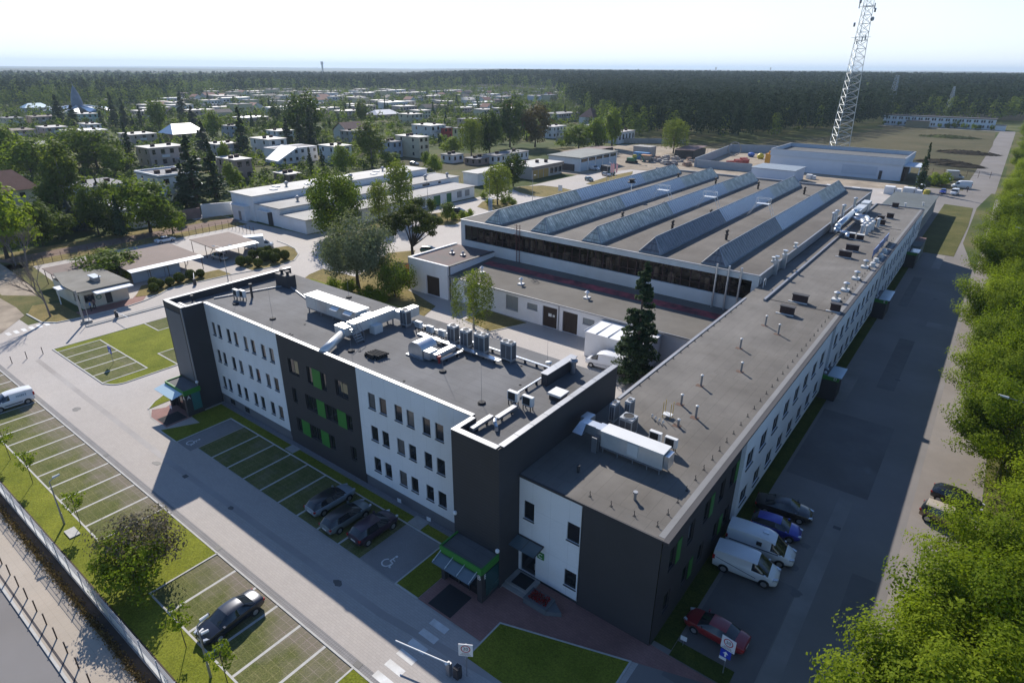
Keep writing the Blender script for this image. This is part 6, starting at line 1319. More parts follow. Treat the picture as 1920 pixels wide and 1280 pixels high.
# ================================================================== GATEHOUSE, CARPORTS, YARD BUILDINGS, MASTS, FENCES, LAMPS, SIGNS
M_cream = mat('cream_render', (0.62,0.57,0.46), 0.8, 0.05, 0.8, dirt=0.1)
M_brfelt = mat('brown_ribbed_roof', (0.155,0.105,0.088), 0.8, 0.1, 0.4, dirt=0.15); pattern(M_brfelt, 'grid', 0.45, 60, 0.06, 0.75)
M_strip = mat('pale_roof_edge', (0.44,0.50,0.56), 0.5, 0.08, 0.6)
gh_ = T('gatehouse', 'cream flat-roofed gatehouse with white canopies beside the entry road', 'building', (-118,36,0))
b = MB(); b.wall((0,32.6), UX, -126,-114.6, 0,3.0, [(-117.5,-115.0,1.0,2.3)], 0.2); b.wall((-114.4,0), UY, 32.8,39.8, 0,3.0, [(33.1,34.6,1.0,2.3),(36.2,37.2,0.02,2.2)], 0.2); b.wall((0,39.8), UXN, 114.4,126, 0,3.0); b.wall((-126,0), UYN, -39.8,-32.6, 0,3.0); b.face([(-114.6,32.6,0),(-114.4,32.8,0),(-114.4,32.8,3),(-114.6,32.6,3)])
b.build('wall', M_cream, gh_)
win(gh_, (0,32.6), UX, (-117.5,-115.0,1.0,2.3), 0.2, mull=1); win(gh_, (-114.4,0), UY, (33.1,34.6,1.0,2.3), 0.2, mull=1)
b = MB(); b.box(-114.62,-114.58,36.22,37.18,0.03,2.18); b.build('door', M_dark, gh_)
b = MB(); b.prism([(-128.5,33.6),(-119.5,32.0),(-113.7,32.0),(-113.4,40.2),(-126.5,40.2)],3.02,3.24); b.build('roof', mat('gatehouse_felt',(0.20,0.19,0.165),0.9,0.15,0.4,dirt=0.25), gh_)
b = MB(); b.box(-113.9,-111.7,34.2,39.9,2.74,2.92); b.box(-121.0,-118.6,31.0,33.0,2.74,2.92); b.build('canopy', mat('white_canopy',(0.72,0.74,0.76),0.5,0.04), gh_)
b = MB(); b.box(-119.9,-119.75,31.1,31.25,0.01,2.73); b.build('post', M_white2, gh_)
b = MB(); b.box(-119.6,-117.2,36.2,37.0,3.24,3.95); b.lathe((-117.2,36.9,3.24),[(0.1,0),(0.1,1.1)],8); b.build('roof_chimney', mat('pale_brick',(0.42,0.36,0.33),0.9,0.15), gh_)
b = MB(); b.box(-119.8,-117.0,36.0,37.2,3.954,4.05); b.build('chimney_lid', M_strip, gh_)
b = MB()
for k in range(12): a0, a1 = 2*PI*k/12, 2*PI*(k+1)/12; b.tube((-114.3,35.2+0.35*math.cos(a0),1.5+0.35*math.sin(a0)),(-114.3,35.2+0.35*math.cos(a1),1.5+0.35*math.sin(a1)),0.06,n=5)
b.build('hose_coil', mat('green_hose',(0.02,0.20,0.12),0.6,0.1), gh_)
def carport(label, x0, x1, y0, y1, doors=None):
    t = T('carport', label, 'carport', ((x0+x1)/2,(y0+y1)/2,0), 'brown-roofed carports')
    b = MB(); b.face([(x0,y0,3.05),(x1-1.6,y0,2.75),(x1-1.6,y1,2.75),(x0,y1,3.05)]); b.face([(x0,y0,2.93),(x0,y1,2.93),(x1-1.6,y1,2.63),(x1-1.6,y0,2.63)]); b.box(x0-0.03,x0,y0,y1,2.9,3.05); b.build('roof', M_brfelt, t)
    b = MB(); b.face([(x1-1.6,y0,2.76),(x1,y0,2.55),(x1,y1,2.55),(x1-1.6,y1,2.76)]); b.face([(x1-1.6,y0,2.68),(x1-1.6,y1,2.68),(x1,y1,2.47),(x1,y0,2.47)]); b.build('roof_skirt', M_strip, t)
    b = MB(); n = max(2,int((y1-y0)/3.2))
    for k in range(n+1):
        y = y0+0.2+(y1-y0-0.4)*k/n
        for x in (x0+0.3,(x0+x1)/2,x1-0.7): b = MB(); b.box(x-0.05,x+0.05,y-0.05,y+0.05,0,2.62); b.build('post', mat('brown_post',(0.12,0.075,0.05),0.8,0.1), t)
    if doors:
        for k in range(doors[1]):
            ya = doors[0]+k*3.0; d = MB(); d.box(x1-1.9,x1-1.8,ya,ya+2.9,0.02,2.5); d.build('garage_door', mat('blue_grey_door',(0.36,0.42,0.50),0.5,0.06), t)
        d = MB(); d.box(x0+0.1,x0+0.2,doors[0],doors[0]+3*doors[1],0.01,2.9); d.build('back_wall', M_dark, t)
carport('long brown-roofed carport with three blue-grey garage doors behind the gatehouse', -134.0, -120.2, 43.0, 56.6, (43.6,3))
carport('short brown-roofed carport at the far end by the white lorry', -133.6, -121.6, 60.6, 69.5)
carport('brown-roofed carport joined to the gatehouse back', -134, -126.8, 33.6, 42.6)
# long white three-step garage block
cx = T('garage_block', 'long white stepped garage block with pale roofs and grey-green doors', 'building', (-145,116,0))
b = MB(); b.box(-160.6,-150.2,86.0,149,0,6.4); b.box(-150.2,-139.2,86.4,152.5,0,4.6); b.box(-139.2,-128.6,86.2,148,0,3.3); b.box(-158.5,-152.5,84.6,86.0,0,3.7); b.build('wall', M_white, cx)
b = MB(); b.box(-161.0,-149.9,85.7,149.3,6.41,6.6); b.build('high_roof', M_roofpale, cx)
b = MB(); b.box(-149.85,-138.9,86.1,152.8,4.61,4.8); b.build('middle_roof', mat('grey_pale_roof',(0.36,0.35,0.33),0.85,0.1,0.3,dirt=0.2), cx)
b = MB(); b.box(-138.85,-128.2,85.9,148.3,3.31,3.5); b.build('low_roof', mat('grey_pale_roof',(0.36,0.35,0.33)), cx)
b = MB(); b.box(-149.9,-149.7,86.0,152.8,4.81,5.0); b.box(-138.9,-138.7,86.0,148.3,3.51,3.7); b.box(-158.8,-152.2,84.2,86.0,3.71,3.9); b.box(-148,-143,85.2,86.4,3.4,3.6); b.build('roof_trim', M_white2, cx)
for i,y in enumerate((92,97,103,109,115,121,127,133,139,145)):
    b = MB(); b.box(-158.5,-156.6,y,y+1.5,6.6,6.85) if i % 2 else b.box(-155,-153.2,y+2,y+3.5,6.6,6.85); b.build('roof_light', M_white2, cx)
for i,(x,y,z) in enumerate(((-156,100,6.6),(-153,120,6.6),(-157,136,6.6),(-144,95,4.8),(-143,141,4.8),(-141,149,4.8),(-152,112,6.6))):
    b = MB(); b.lathe((x,y,z),[(0.3,0),(0.3,0.6),(0.6,0.8),(0.6,1.1),(0.2,1.4)],10); b.build('roof_vent', M_steel, cx)
for y0, y1, k in ((96,98.2,'w'),(101,103.2,'w'),(106,108.2,'w'),(111,113.2,'w'),(124,126.5,'w'),(129.9,132.6,'g'),(135.4,137.4,'g'),(140,142,'w'),(143.6,145.6,'w')):
    b = MB(); b.box(-128.6,-128.5,y0,y1,0.05 if k == 'g' else 0.9,2.8 if k == 'g' else 2.7); b.build('garage_door' if k == 'g' else 'shutter', mat('door_green',(0.03,0.14,0.05),0.5,0.05) if k == 'g' else mat('grey_shutter',(0.25,0.26,0.28),0.6,0.05), cx)
for y0,y1 in ((128,130.5),(136,139),(143,144)): b = MB(); b.box(-139.2,-139.1,y0,y1,3.6,4.3); b.build('window', M_glass, cx)
b = MB(); b.box(-155.5,-154.5,84.5,84.6,0.05,2.4); b.build('door', M_steel, cx)
b = MB(); b.box(-144.5,-142.8,86.1,86.4,0.05,3.3); b.build('recess_door', M_dark, cx)
# second yard building and pale garage
b2 = T('yard_workshop', 'low yard workshop with pale roof, yellow doors and a small green-canopied wing', 'building', (-141,185,0))
b = MB(); b.box(-147,-140.5,163.5,186,0,4.0); b.build('white_wall', M_white, b2); b = MB(); b.box(-145,-134,186.05,206,0,4.2); b.build('grey_wall', mat('beige_grey_render',(0.40,0.37,0.33),0.8,0.06), b2)
b = MB(); b.box(-147.4,-140.1,163.1,186,4.01,4.25); b.box(-145.4,-133.5,186.02,206.4,4.26,4.5); b.build('roof', M_roofpale, b2)
b = MB(); b.box(-133.5,-133.4,186.02,206.4,3.4,4.48); b.build('fascia', mat('brown_fascia',(0.22,0.18,0.15),0.8,0.06), b2)
for k,y in enumerate((187,190.4,193.8)): b = MB(); b.box(-134,-133.9,y,y+2.9,0.05,3.1); b.build('garage_door', mat('ochre_door',(0.36,0.24,0.06),0.6,0.08), b2)
for k,y in enumerate((198,200.8,203.6)): b = MB(); b.box(-134,-133.9,y,y+2,0.9,3.0); b.build('window', M_glass, b2)
b = MB(); b.box(-140.5,-140.4,170,172.6,0.05,2.8); b.build('green_door', mat('door_green',(0.03,0.14,0.05)), b2); b = MB(); b.box(-140.5,-139.2,168.5,174.5,3.0,3.12); b.build('canopy', M_green, b2)
for x,y in ((-141,191),(-139.5,197),(-137.5,200)): b = MB(); b.box(x-0.5,x+0.5,y-0.5,y+0.5,4.5,5.5); b.build('chimney', mat('brown_brick',(0.055,0.03,0.025)), b2)
b3 = T('pale_garage', 'pale blue-grey garage hall with five bays and a flat grey-green roof', 'building', (-137,228,0))
b = MB(); b.box(-145.5,-130.5,213.5,243,0,5.0); b.build('wall', mat('pale_blue_cladding',(0.52,0.58,0.62),0.7,0.04), b3)
b = MB(); b.box(-145.9,-130.0,213.1,243.4,5.01,5.35); b.build('roof', mat('grey_green_pale_felt',(0.25,0.26,0.24),0.9,0.08,0.3,dirt=0.2), b3)
b = MB(); b.box(-143.5,-133,213.4,213.5,0.02,2.6); b.build('dark_plinth_wall', M_dark, b3)
for k in range(5):
    y = 214.3+k*5.75; d = MB(); d.box(-130.5,-130.4,y,y+4.6,0.05,3.3); d.build('garage_door', mat('door_pale_blue',(0.40,0.47,0.52),0.6,0.05), b3)
    w = MB(); w.box(-130.5,-130.42,y,y+4.6,3.5,4.7); w.build('window', M_glass, b3); p = MB(); p.box(-130.5,-130.2,y+4.75,y+5.2,0,4.99); p.build('pier', M_white2, b3)
# big blue-white depot behind the hall
dp = T('depot_hall', 'large pale windowless depot hall with parapet roof behind the factory hall', 'building', (-51,285,0))
b = MB(); b.wall((0,270.5), UX, -75,-28, 0,7.9); b.wall((-28,0), UY, 270.5,298, 0,7.9); b.wall((-75,0), UYN, -298,-270.5, 0,7.9); b.wall((0,298), UXN, 28,75, 0,7.9); b.build('wall', mat('depot_cladding',(0.60,0.66,0.74),0.6,0.03,0.3), dp)
b = MB(); b.box(-75.3,-27.7,270.1,270.5,5.6,8.0); b.box(-75.3,-74.9,270.5,298.3,5.6,8.0); b.box(-28.1,-27.7,270.5,298.3,5.6,8.0); b.box(-74.9,-28.1,297.9,298.3,5.6,8.0); b.build('parapet', mat('depot_band',(0.52,0.58,0.65),0.6,0.03), dp)
b = MB(); b.box(-75.4,-27.6,270.0,270.6,8.003,8.12); b.box(-75.4,-74.8,270.6,297.8,8.003,8.12); b.box(-28.2,-27.6,270.6,297.8,8.003,8.12); b.box(-75.4,-27.6,297.8,298.4,8.003,8.12); b.build('parapet_cap', M_cap, dp)
b = MB(); b.rect(-74.9,-28.1,270.5,297.9,6.6); b.build('roof', mat('depot_felt',(0.12,0.125,0.125),0.9,0.12,0.2,dirt=0.2), dp)
b = MB(); b.box(-35.2,-34.2,270.3,270.5,0.1,3.2); b.build('door', M_dark, dp); b = MB(); b.box(-48,-36,270.35,270.45,1.2,4.4); b.build('wall_panel', mat('depot_panel',(0.46,0.53,0.62),0.6,0.03), dp)
b = MB(); b.box(-27.9,-22.5,271,284,5.2,5.5); b.build('canopy_roof', mat('depot_band',(0.52,0.58,0.65)), dp); b = MB(); b.box(-22.9,-22.6,271.2,271.6,0,5.19); b.box(-22.9,-22.6,283,283.4,0,5.19); b.build('canopy_post', M_white2, dp)
b = MB(); b.box(-27.95,-27.0,272,283,0.02,4.8); b.build('dark_gate', M_wood, dp)
# grey sheds between hall and depot
b = MB(); b.box(-72,-57,238,252,0,4.4); b.box(-72.3,-56.7,237.7,252.3,4.41,4.6,1); tag(b.build('grey_shed', [mat('depot_panel',(0.46,0.53,0.62)), mat('blue_grey_roof',(0.22,0.27,0.32),0.7,0.08)]), 'low blue-grey shed roof tucked behind the hall ridges', 'shed')
b = MB(); b.box(-56,-27,176,188,0,6.5); b.box(-56.3,-26.7,175.7,188.3,6.51,6.75,1); tag(b.build('link_building', [mat('pale_blue_cladding',(0.52,0.58,0.62)), mat('pale_blue_roof',(0.40,0.47,0.50),0.7,0.08)]), 'low link building with pale blue roof right behind the hall', 'building')
b = MB(); b.box(-90,-58,190,203,0,5.0); b.box(-90.3,-57.7,189.7,203.3,5.01,5.25,1); tag(b.build('link_building', [mat('depot_panel',(0.46,0.53,0.62)), mat('slate_blue_roof',(0.17,0.21,0.26),0.7,0.08)]), 'low slate-roofed link building behind the left hall ridges', 'building')
for i,(x,y,s,lab) in enumerate(((-44,236,1.5,'near the depot wall, left'),(-35,232,2.0,'two-part, in front of the depot door'),(-26,240,2.4,'at the depot corner'),(-55,255,1.6,'by the depot wall on the far left'),(-20.5,240,2.6,'beside the white van at the low extension'))):
    b = MB(); b.box(x-s,x+s*0.2,y-s*0.6,y+s*0.6,0,s); b.box(x+s*0.3,x+s,y-s*0.5,y+s*0.5,0,s*0.8); tag(b.build('white_container', M_white2), 'small white container box '+lab, 'container')
b = MB(); b.lathe((-17.0,246.5,0),[(0.9,0),(1.0,1.0),(0.8,1.5)],10); tag(b.build('yellow_bin', mat('yellow_plastic',(0.45,0.38,0.04),0.5,0.05)), 'yellow waste bin at the end of the side road', 'bin')
# long white office at the field edge
fo = T('field_office', 'long white two-storey office block at the far edge of the dry field', 'building', (-44,566,0))
b = MB(); b.box(-79,-10,563,573,0,6.8); b.build('wall', mat('office_white',(0.80,0.82,0.84),0.7,0.03), fo); b = MB(); b.box(-79.4,-9.6,562.6,573.4,6.81,7.2); b.build('roof', M_dark, fo)
for k in range(16):
    x = -77.2+4.2*k
    for z in (1.2,4.5):
        for q in (0,1): w = MB(); w.box(x+q*1.5,x+q*1.5+1.0,562.93,563,z,z+1.6); w.build('window', M_glass, fo)
b = MB(); b.box(-62,-48,548,556,0,4.5); b.box(-62.3,-47.7,547.7,556.3,4.51,4.7,1); tag(b.build('ochre_shed', [mat('ochre_render',(0.30,0.25,0.15),0.9,0.08), M_dark]), 'small ochre shed in front of the long field office', 'shed')
b = MB(); b.box(-9.5,-3.5,560,566,0,3.4); b.box(-9.8,-3.2,559.7,566.3,3.41,3.6,1); tag(b.build('small_annex', [mat('office_white',(0.68,0.70,0.72)), M_dark]), 'small annex at the right end of the long field office', 'building')
# ---- lattice masts
def mast(name, label, x, y, w0, w1, h, mm, rz, panels, legs=3, extras=True):
    t = T(name, label, 'mast', (x,y,0)); r0, r1 = w0/math.sqrt(3), w1/math.sqrt(3)
    P = lambda k, f: (x+(r0+(r1-r0)*f)*math.cos(rz+2*PI*k/legs), y+(r0+(r1-r0)*f)*math.sin(rz+2*PI*k/legs), h*f)
    b = MB()
    for k in range(legs): b.tube(P(k,0),P(k,1),max(0.13,w0*0.017),max(0.10,w0*0.011),n=6)
    b.build('leg', mm, t); b = MB(); rb = max(0.06,w0*0.008)
    fs = [1-(1-i/panels)**1.0 for i in range(panels+1)]
    for i in range(panels):
        for k in range(legs):
            k2 = (k+1) % legs
            b.tube(P(k,fs[i]),P(k2,fs[i+1]),rb,n=4,cap=False); b.tube(P(k2,fs[i]),P(k,fs[i+1]),rb,n=4,cap=False); b.tube(P(k,fs[i+1]),P(k2,fs[i+1]),rb,n=4,cap=False)
    b.build('bracing', mm, t)
    if extras:
        for f in (0.48,0.6,0.72): 
            b = MB(); r = (r0+(r1-r0)*f)*1.35
            for k in range(12): a0, a1 = 2*PI*k/12, 2*PI*(k+1)/12; b.tube((x+r*math.cos(a0),y+r*math.sin(a0),h*f),(x+r*math.cos(a1),y+r*math.sin(a1),h*f),0.08,n=4)
            b.build('platform_ring', mm, t)
        for k in range(9):
            a = R.uniform(0,6.28); f = 0.45+0.02*R.random() if k < 5 else R.uniform(0.5,0.8); r = (r0+(r1-r0)*f)*1.3
            b = MB(); b.box(x+r*math.cos(a)-0.2,x+r*math.cos(a)+0.2,y+r*math.sin(a)-0.2,y+r*math.sin(a)+0.2,h*f,h*f+2.4); b.build('panel_antenna', M_steel, t)
        for f, a in ((0.66,3.4),(0.62,3.5),(0.55,-0.4),(0.53,3.3),(0.585,0.2),(0.74,3.3)):
            r = (r0+(r1-r0)*f)*1.2; b = MB(); b.tube((x+r*math.cos(a),y+r*math.sin(a),h*f),(x+(r+0.8)*math.cos(a),y+(r+0.8)*math.sin(a),h*f),0.9,n=12); b.build('dish_antenna', M_steel, t)
    return t
M_mast = mat('mast_steel', (0.52,0.55,0.56), 0.5, 0.05, metal=0.2)
mast('lattice_mast', 'tall pale three-legged lattice mast rising out of the picture', -68.3, 362, 9.6, 1.0, 108, M_mast, 0.5, 30)
mast('lattice_mast', 'shorter dark lattice mast behind the left end of the field office', *at(1664,224), 8, 2.6, 34, mat('mast_grey',(0.34,0.42,0.50),0.6,0.05), 0.9, 12, 3, False); mast('lattice_mast', 'low blue-grey lattice mast behind the middle of the field office', *at(1773,226), 7, 1.2, 26, mat('mast_grey',(0.20,0.22,0.25)), 0.7, 12, 3, False)
# ---- rear yard clutter
b = MB(); b.box(-133,-126,263,266,0.1,2.9); tag(b.build('blue_container', mat('container_blue',(0.05,0.20,0.42),0.5,0.08)), 'bright blue shipping container in the rear scrap yard', 'container')
b = MB(); b.box(-138,-129.5,272.5,279,0,4.2); b.box(-138.2,-129.3,272.3,279.2,4.21,4.4,1); tag(b.build('concrete_shed', [mat('pinkish_concrete',(0.38,0.34,0.31),0.9,0.1), M_conc]), 'plain pinkish concrete shed behind the blue container', 'shed')
t = T('dark_shed', 'dark shed with brown pitched roof by the field fence', 'shed', (-114,284,0))
b = MB(); b.box(-120,-111,278.5,293,0,3.6); b.build('wall', mat('dark_planks',(0.06,0.055,0.05),0.9,0.15), t)
b = MB(); b.face([(-120.5,278,3.5),(-110.5,278,3.9),(-110.5,293.5,4.6),(-120.5,293.5,4.2)]); b.build('roof', mat('maroon_sheet',(0.11,0.055,0.055),0.7,0.1), t)
t = T('maroon_shed', 'long low shed with maroon roof behind the pale garage', 'shed', (-150,255,0)); b = MB(); b.box(-156,-146,240,268,0,3.2); b.build('wall', M_dark, t); b = MB(); b.face([(-157,239,3.3),(-145,239,3.9),(-145,269,3.9),(-157,269,3.3)]); b.build('roof', mat('maroon_sheet',(0.11,0.055,0.055)), t)
t = T('excavator', 'green and yellow excavator parked in the rear yard', 'machine', (-127,250,0)); b = MB(); b.box(-129,-124.5,248.2,249.0,0,0.9); b.box(-129,-124.5,250.4,251.2,0,0.9); b.build('track', M_trim, t); b = MB(); b.box(-128.6,-125,248.4,251,0.95,2.2); b.build('body', mat('machine_green',(0.05,0.16,0.08),0.5,0.1), t); b = MB(); b.box(-126.6,-125.2,249.8,251,2.2,3.5); b.build('cab', mat('machine_yellow',(0.5,0.40,0.05),0.5,0.1), t); b = MB(); b.path([(-125.2,249.2,2.0),(-122.5,248.5,4.2),(-120.5,248,2.4),(-120.2,247.9,1.2)],0.22,6); b.build('arm', mat('machine_green',(0.05,0.16,0.08)), t)
t = T('orange_hut', 'orange-roofed hut on legs beside the blue container', 'hut', (-124,258,0)); b = MB(); b.box(-126,-122,256.5,259,1.0,2.6); b.build('wall', mat('pale_planks',(0.35,0.30,0.25),0.9,0.1), t); b = MB(); b.box(-126.3,-121.7,256.2,259.3,2.61,2.85); b.build('roof', mat('orange_sheet',(0.42,0.20,0.08),0.7,0.1), t); b = MB(); [b.box(x,x+.15,y,y+.15,0,0.99) for x in (-125.9,-122.2) for y in (256.6,258.8)]; b.build('legs', M_dark, t)
cols = [(0.34,0.31,0.29),(0.25,0.24,0.25),(0.30,0.20,0.15),(0.40,0.38,0.35),(0.16,0.15,0.16)]
for i in range(34):
    x = R.uniform(-124,-104); y = R.uniform(250,276); s = R.uniform(0.5,1.3); c = cols[i % 5]
    b = MB(); b.obox((x,y), R.uniform(0,3), s*1.6, s*0.6, 0, s*0.8); b.obox((x+0.3,y), R.uniform(0,3), s*0.9, s*0.5, s*0.803, s*1.3)
    tag(b.build('scrap_pile', mat('scrap%d' % (i % 5), c, 0.9, 0.25, 1.5)), 'low pile of grey and brown building scrap in the rear yard', 'scrap', 'scrap piles in the rear yard')
for i,(x,y,c,lab) in enumerate(((-93,272,(0.32,0.05,0.05),'red'),(-91,276,(0.30,0.07,0.06),'red'),(-89.5,281,(0.35,0.08,0.06),'red'),(-92,286,(0.30,0.04,0.04),'red'))):
    b = MB(); b.obox((x,y),0.9,2.8,0.8,0,1.0); b.obox((x+1,y+1),0.9,1.6,0.6,1.003,1.6); tag(b.build('steel_stack', mat('red_steel',(0.33,0.06,0.055),0.6,0.15)), 'stack of red steel parts inside the grey-walled store yard', 'steel stack', 'red steel stacks')
b = MB(); b.lathe((-93.5,305,0),[(1.0,0),(1.6,0.8),(1.5,1.6),(0.6,2.0)],12); tag(b.build('blue_buoy', mat('buoy_blue',(0.04,0.12,0.42),0.5,0.1)), 'round blue tank in the grey-walled store yard', 'tank')
b = MB(); b.lathe((-88,301,0),[(1.0,0),(1.7,0.8),(1.4,1.8),(0.6,2.4)],12); tag(b.build('yellow_buoy', mat('buoy_yellow',(0.55,0.45,0.03),0.5,0.1)), 'round yellow tank in the grey-walled store yard', 'tank')
b = MB(); b.box(-81,-77,284,287,0,4.4); b.lathe((-79,285.5,4.4),[(1.2,0),(1.2,1.0)],10); tag(b.build('orange_silo', mat('silo_orange',(0.55,0.27,0.03),0.5,0.1)), 'orange box silo standing left of the depot hall', 'silo')
b = MB()
for k in range(16): a0, a1 = 2*PI*k/16, 2*PI*(k+1)/16; b.tube((-101+3*math.cos(a0),303,3.2+3*math.sin(a0)),(-101+3*math.cos(a1),303,3.2+3*math.sin(a1)),0.25,n=6)
tag(b.build('concrete_ring', M_conc), 'upright pale ring against the store yard wall', 'ring')
def wallrun(name, label, pts, h, w, m, cat='wall', group=None):
    b = MB()
    for p, q in zip(pts[:-1], pts[1:]):
        a = math.atan2(q[1]-p[1], q[0]-p[0]); b.obox(((p[0]+q[0])/2,(p[1]+q[1])/2), a, math.hypot(q[0]-p[0],q[1]-p[1])/2, w/2, -0.05, h)
    return tag(b.build(name, m), label, cat, group)
wallrun('store_wall', 'grey concrete wall around the store yard left of the depot', [(-101,256),(-107.5,318),(-88,327)], 3.6, 0.3, mat('grey_blue_concrete',(0.33,0.36,0.39),0.9,0.06))
wallrun('store_wall', 'grey concrete wall between the store yard and the hall', [(-100,256),(-78,258)], 3.0, 0.3, mat('grey_blue_concrete',(0.33,0.36,0.39)))
wallrun('garden_wall', 'white garden wall left of the white garage block', [(-166,80),(-163,86.5),(-162.5,95)], 3.4, 0.3, M_white2); wallrun('garden_wall', 'pinkish brick garden wall beside the round bush tree', [(-166.5,71),(-166.2,79.8)], 2.6, 0.3, mat('pink_brick',(0.25,0.17,0.15),0.9,0.15))
wallrun('yard_wall', 'long pale wall behind the lone willow at the forest edge', [(-200,300),(-166,318),(-140,338)], 2.6, 0.3, M_conc)
wallrun('annex_wall', 'low pinkish wall with orange parts beside the annex gate', [(-90,83),(-80.5,79.5)], 2.4, 0.3, mat('pale_pink_render',(0.48,0.42,0.38),0.9,0.08))
b = MB(); b.box(-87.2,-86.6,79.0,80.2,0.07,1.9); b.box(-86.4,-84.5,78.2,78.9,0.07,0.7); tag(b.build('orange_cabinet', mat('orange_paint',(0.48,0.15,0.05),0.6,0.1)), 'orange cabinet by the wall next to the white annex', 'cabinet')
for i,(px,py,w,lab) in enumerate(((1812,288,15,'dark low earth mound in the middle of the dry field'),(1766,305,12,'brown earth heap near the road end of the dry field'),(1800,312,10,'dark soil heap beside the field post fence'),(1780,258,18,'long grassy mound far out on the dry field'))):
    x, y = at(px,py); d = sph(420); C = np.stack([x+d[:,0]*w*NR.uniform(0.3,1,420),y+d[:,1]*w*0.5*NR.uniform(0.3,1,420),np.abs(d[:,2])*1.4*NR.uniform(0.5,1,420)],1)
    o = quads('earth_mound', C, d*0.4+np.array([0,0,1.0]), NR.uniform(2.0,3.6,420), NR.uniform(0,1,420), leafmat('soil_%d' % i, (0.035,0.032,0.025) if i != 3 else (0.03,0.04,0.018), (0.07,0.06,0.045) if i != 3 else (0.07,0.085,0.035), 0.0, 1.0), 0.9); tag(o, lab, 'mound')
# ---- fences
def postfence(label, p, q, n, h, m, rails=2, r=0.05):
    t = T('post_fence', label, 'fence', (p[0],p[1],0)); b = MB()
    for k in range(n+1): f = k/n; x, y = p[0]+(q[0]-p[0])*f, p[1]+(q[1]-p[1])*f; b = MB(); b.tube((x,y,0),(x,y,h),r,n=5); b.build('post', m, t)
    b = MB()
    for k in range(rails): z = h*(k+0.6)/rails; b.tube((p[0],p[1],z),(q[0],q[1],z),r*0.35,n=4)
    b.build('wire', m, t)
M_fp = mat('brown_fence_post', (0.10,0.065,0.045), 0.9, 0.15)
postfence('brown post-and-wire fence along the red gravel road', (-149.3,33), (-149.3,78), 27, 1.9, M_fp); postfence('brown post fence turning round the carport yard', (-149.3,78), (-138,78), 7, 1.9, M_fp)
postfence('rusty post fence between rear yard and dry field', (-165,312), (-106,308), 30, 2.2, M_fp); postfence('post fence across the field at the end of the side road', (-24,296), (-2,300), 6, 2.6, M_fp, r=0.08); postfence('post fence around the dry lot behind the garage block', (-152,152), (-150,205), 18, 1.6, M_fp)
fn = T('street_fence', 'long fence with white panels below and pale mesh above along the pavement', 'fence', (-60,8.3,0.1))
M_panel = mat('white_fence_panel', (0.80,0.82,0.86), 0.5, 0.08, 0.7, trans=0.75)
b = MB(); X = -150.0
while X < 20: b.face([(X+0.03,8.3,0.2),(X+2.47,8.3,0.2),(X+2.47,8.3,1.15),(X+0.03,8.3,1.15)]); X += 2.5
b.build('white_panel', M_panel, fn)
mm = bpy.data.materials.new('mesh_panel'); mm.use_nodes = True; nt = mm.node_tree; pb_ = nt.nodes['Principled BSDF']; pb_.inputs['Base Color'].default_value = (0.85,0.86,0.90,1); pb_.inputs['Roughness'].default_value = 0.6
tr = nt.nodes.new('ShaderNodeBsdfTransparent'); tl = nt.nodes.new('ShaderNodeBsdfTranslucent'); tl.inputs[0].default_value = (0.88,0.88,0.93,1); m1 = nt.nodes.new('ShaderNodeMixShader'); m1.inputs[0].default_value = 0.8; m2 = nt.nodes.new('ShaderNodeMixShader'); m2.inputs[0].default_value = 0.28
nt.links.new(pb_.outputs[0], m1.inputs[1]); nt.links.new(tl.outputs[0], m1.inputs[2]); nt.links.new(tr.outputs[0], m2.inputs[1]); nt.links.new(m1.outputs[0], m2.inputs[2]); nt.links.new(m2.outputs[0], nt.nodes['Material Output'].inputs[0])
b = MB(); b.face([(-150,8.3,1.17),(20,8.3,1.17),(20,8.3,2.05),(-150,8.3,2.05)]); b.build('mesh', mm, fn)
b = MB(); X = -150.0
while X <= 20: b = MB(); b.box(X-0.03,X+0.03,8.26,8.34,0.1,2.12); b.build('post', mat('grey_fence_post',(0.40,0.41,0.44),0.5,0.05), fn); X += 2.5
b = MB()
for z in (1.2,1.5,1.8,2.06): b.tube((-150,8.3,z),(20,8.3,z),0.02,n=4)
b.build('rail', mat('grey_fence_post',(0.40,0.41,0.44)), fn)
b = MB(); b.box(-150,20,8.22,8.285,0.09,0.2); b.build('base_board', M_conc, fn)
# dry hedge under the fence: many stems and leaves, uncountable
n = 15000; xx = NR.uniform(-110,0,n); yy = 7.45+NR.normal(size=n)*0.16; zz = 0.1+np.abs(NR.normal(size=n))*0.16
hq = quads('dry_ground_cover', np.stack([xx,yy,zz],1), NR.normal(size=(n,3))+np.array([0,0,0.7]), NR.uniform(0.08,0.2,n), NR.uniform(0,1,n), leafmat('dry_leaf',(0.07,0.045,0.02),(0.22,0.15,0.06),0.25)); hq['kind'] = 'stuff'
# bollards by the kerb
bo = MB(); bo.box(-0.04,0.04,-0.04,0.04,0,1.02); bo.box(-0.05,0.05,-0.05,0.05,1.024,1.06)
b0 = bo.build('bollard', mat('dark_brown_bollard',(0.035,0.022,0.02),0.6,0.1)); tag(b0, 'thin dark brown bollard in the row along the street kerb', 'bollard', 'bollards along the street kerb'); b0.location = (-53.95,5.36,0.1)
for k in range(-6,12):
    if k == 0: continue
    o = b0.copy(); COL.objects.link(o); o.location = (-53.95+1.935*k,5.36,0.1)
for i,(x,y) in enumerate(((-99.3,18.4),(-99.6,20.2),(-99.6,22.1))):
    o = b0.copy(); COL.objects.link(o); o.location = (x,y,0); tag(o, 'dark bollard at the lawn corner on the paved plaza', 'bollard', 'bollards on the plaza')
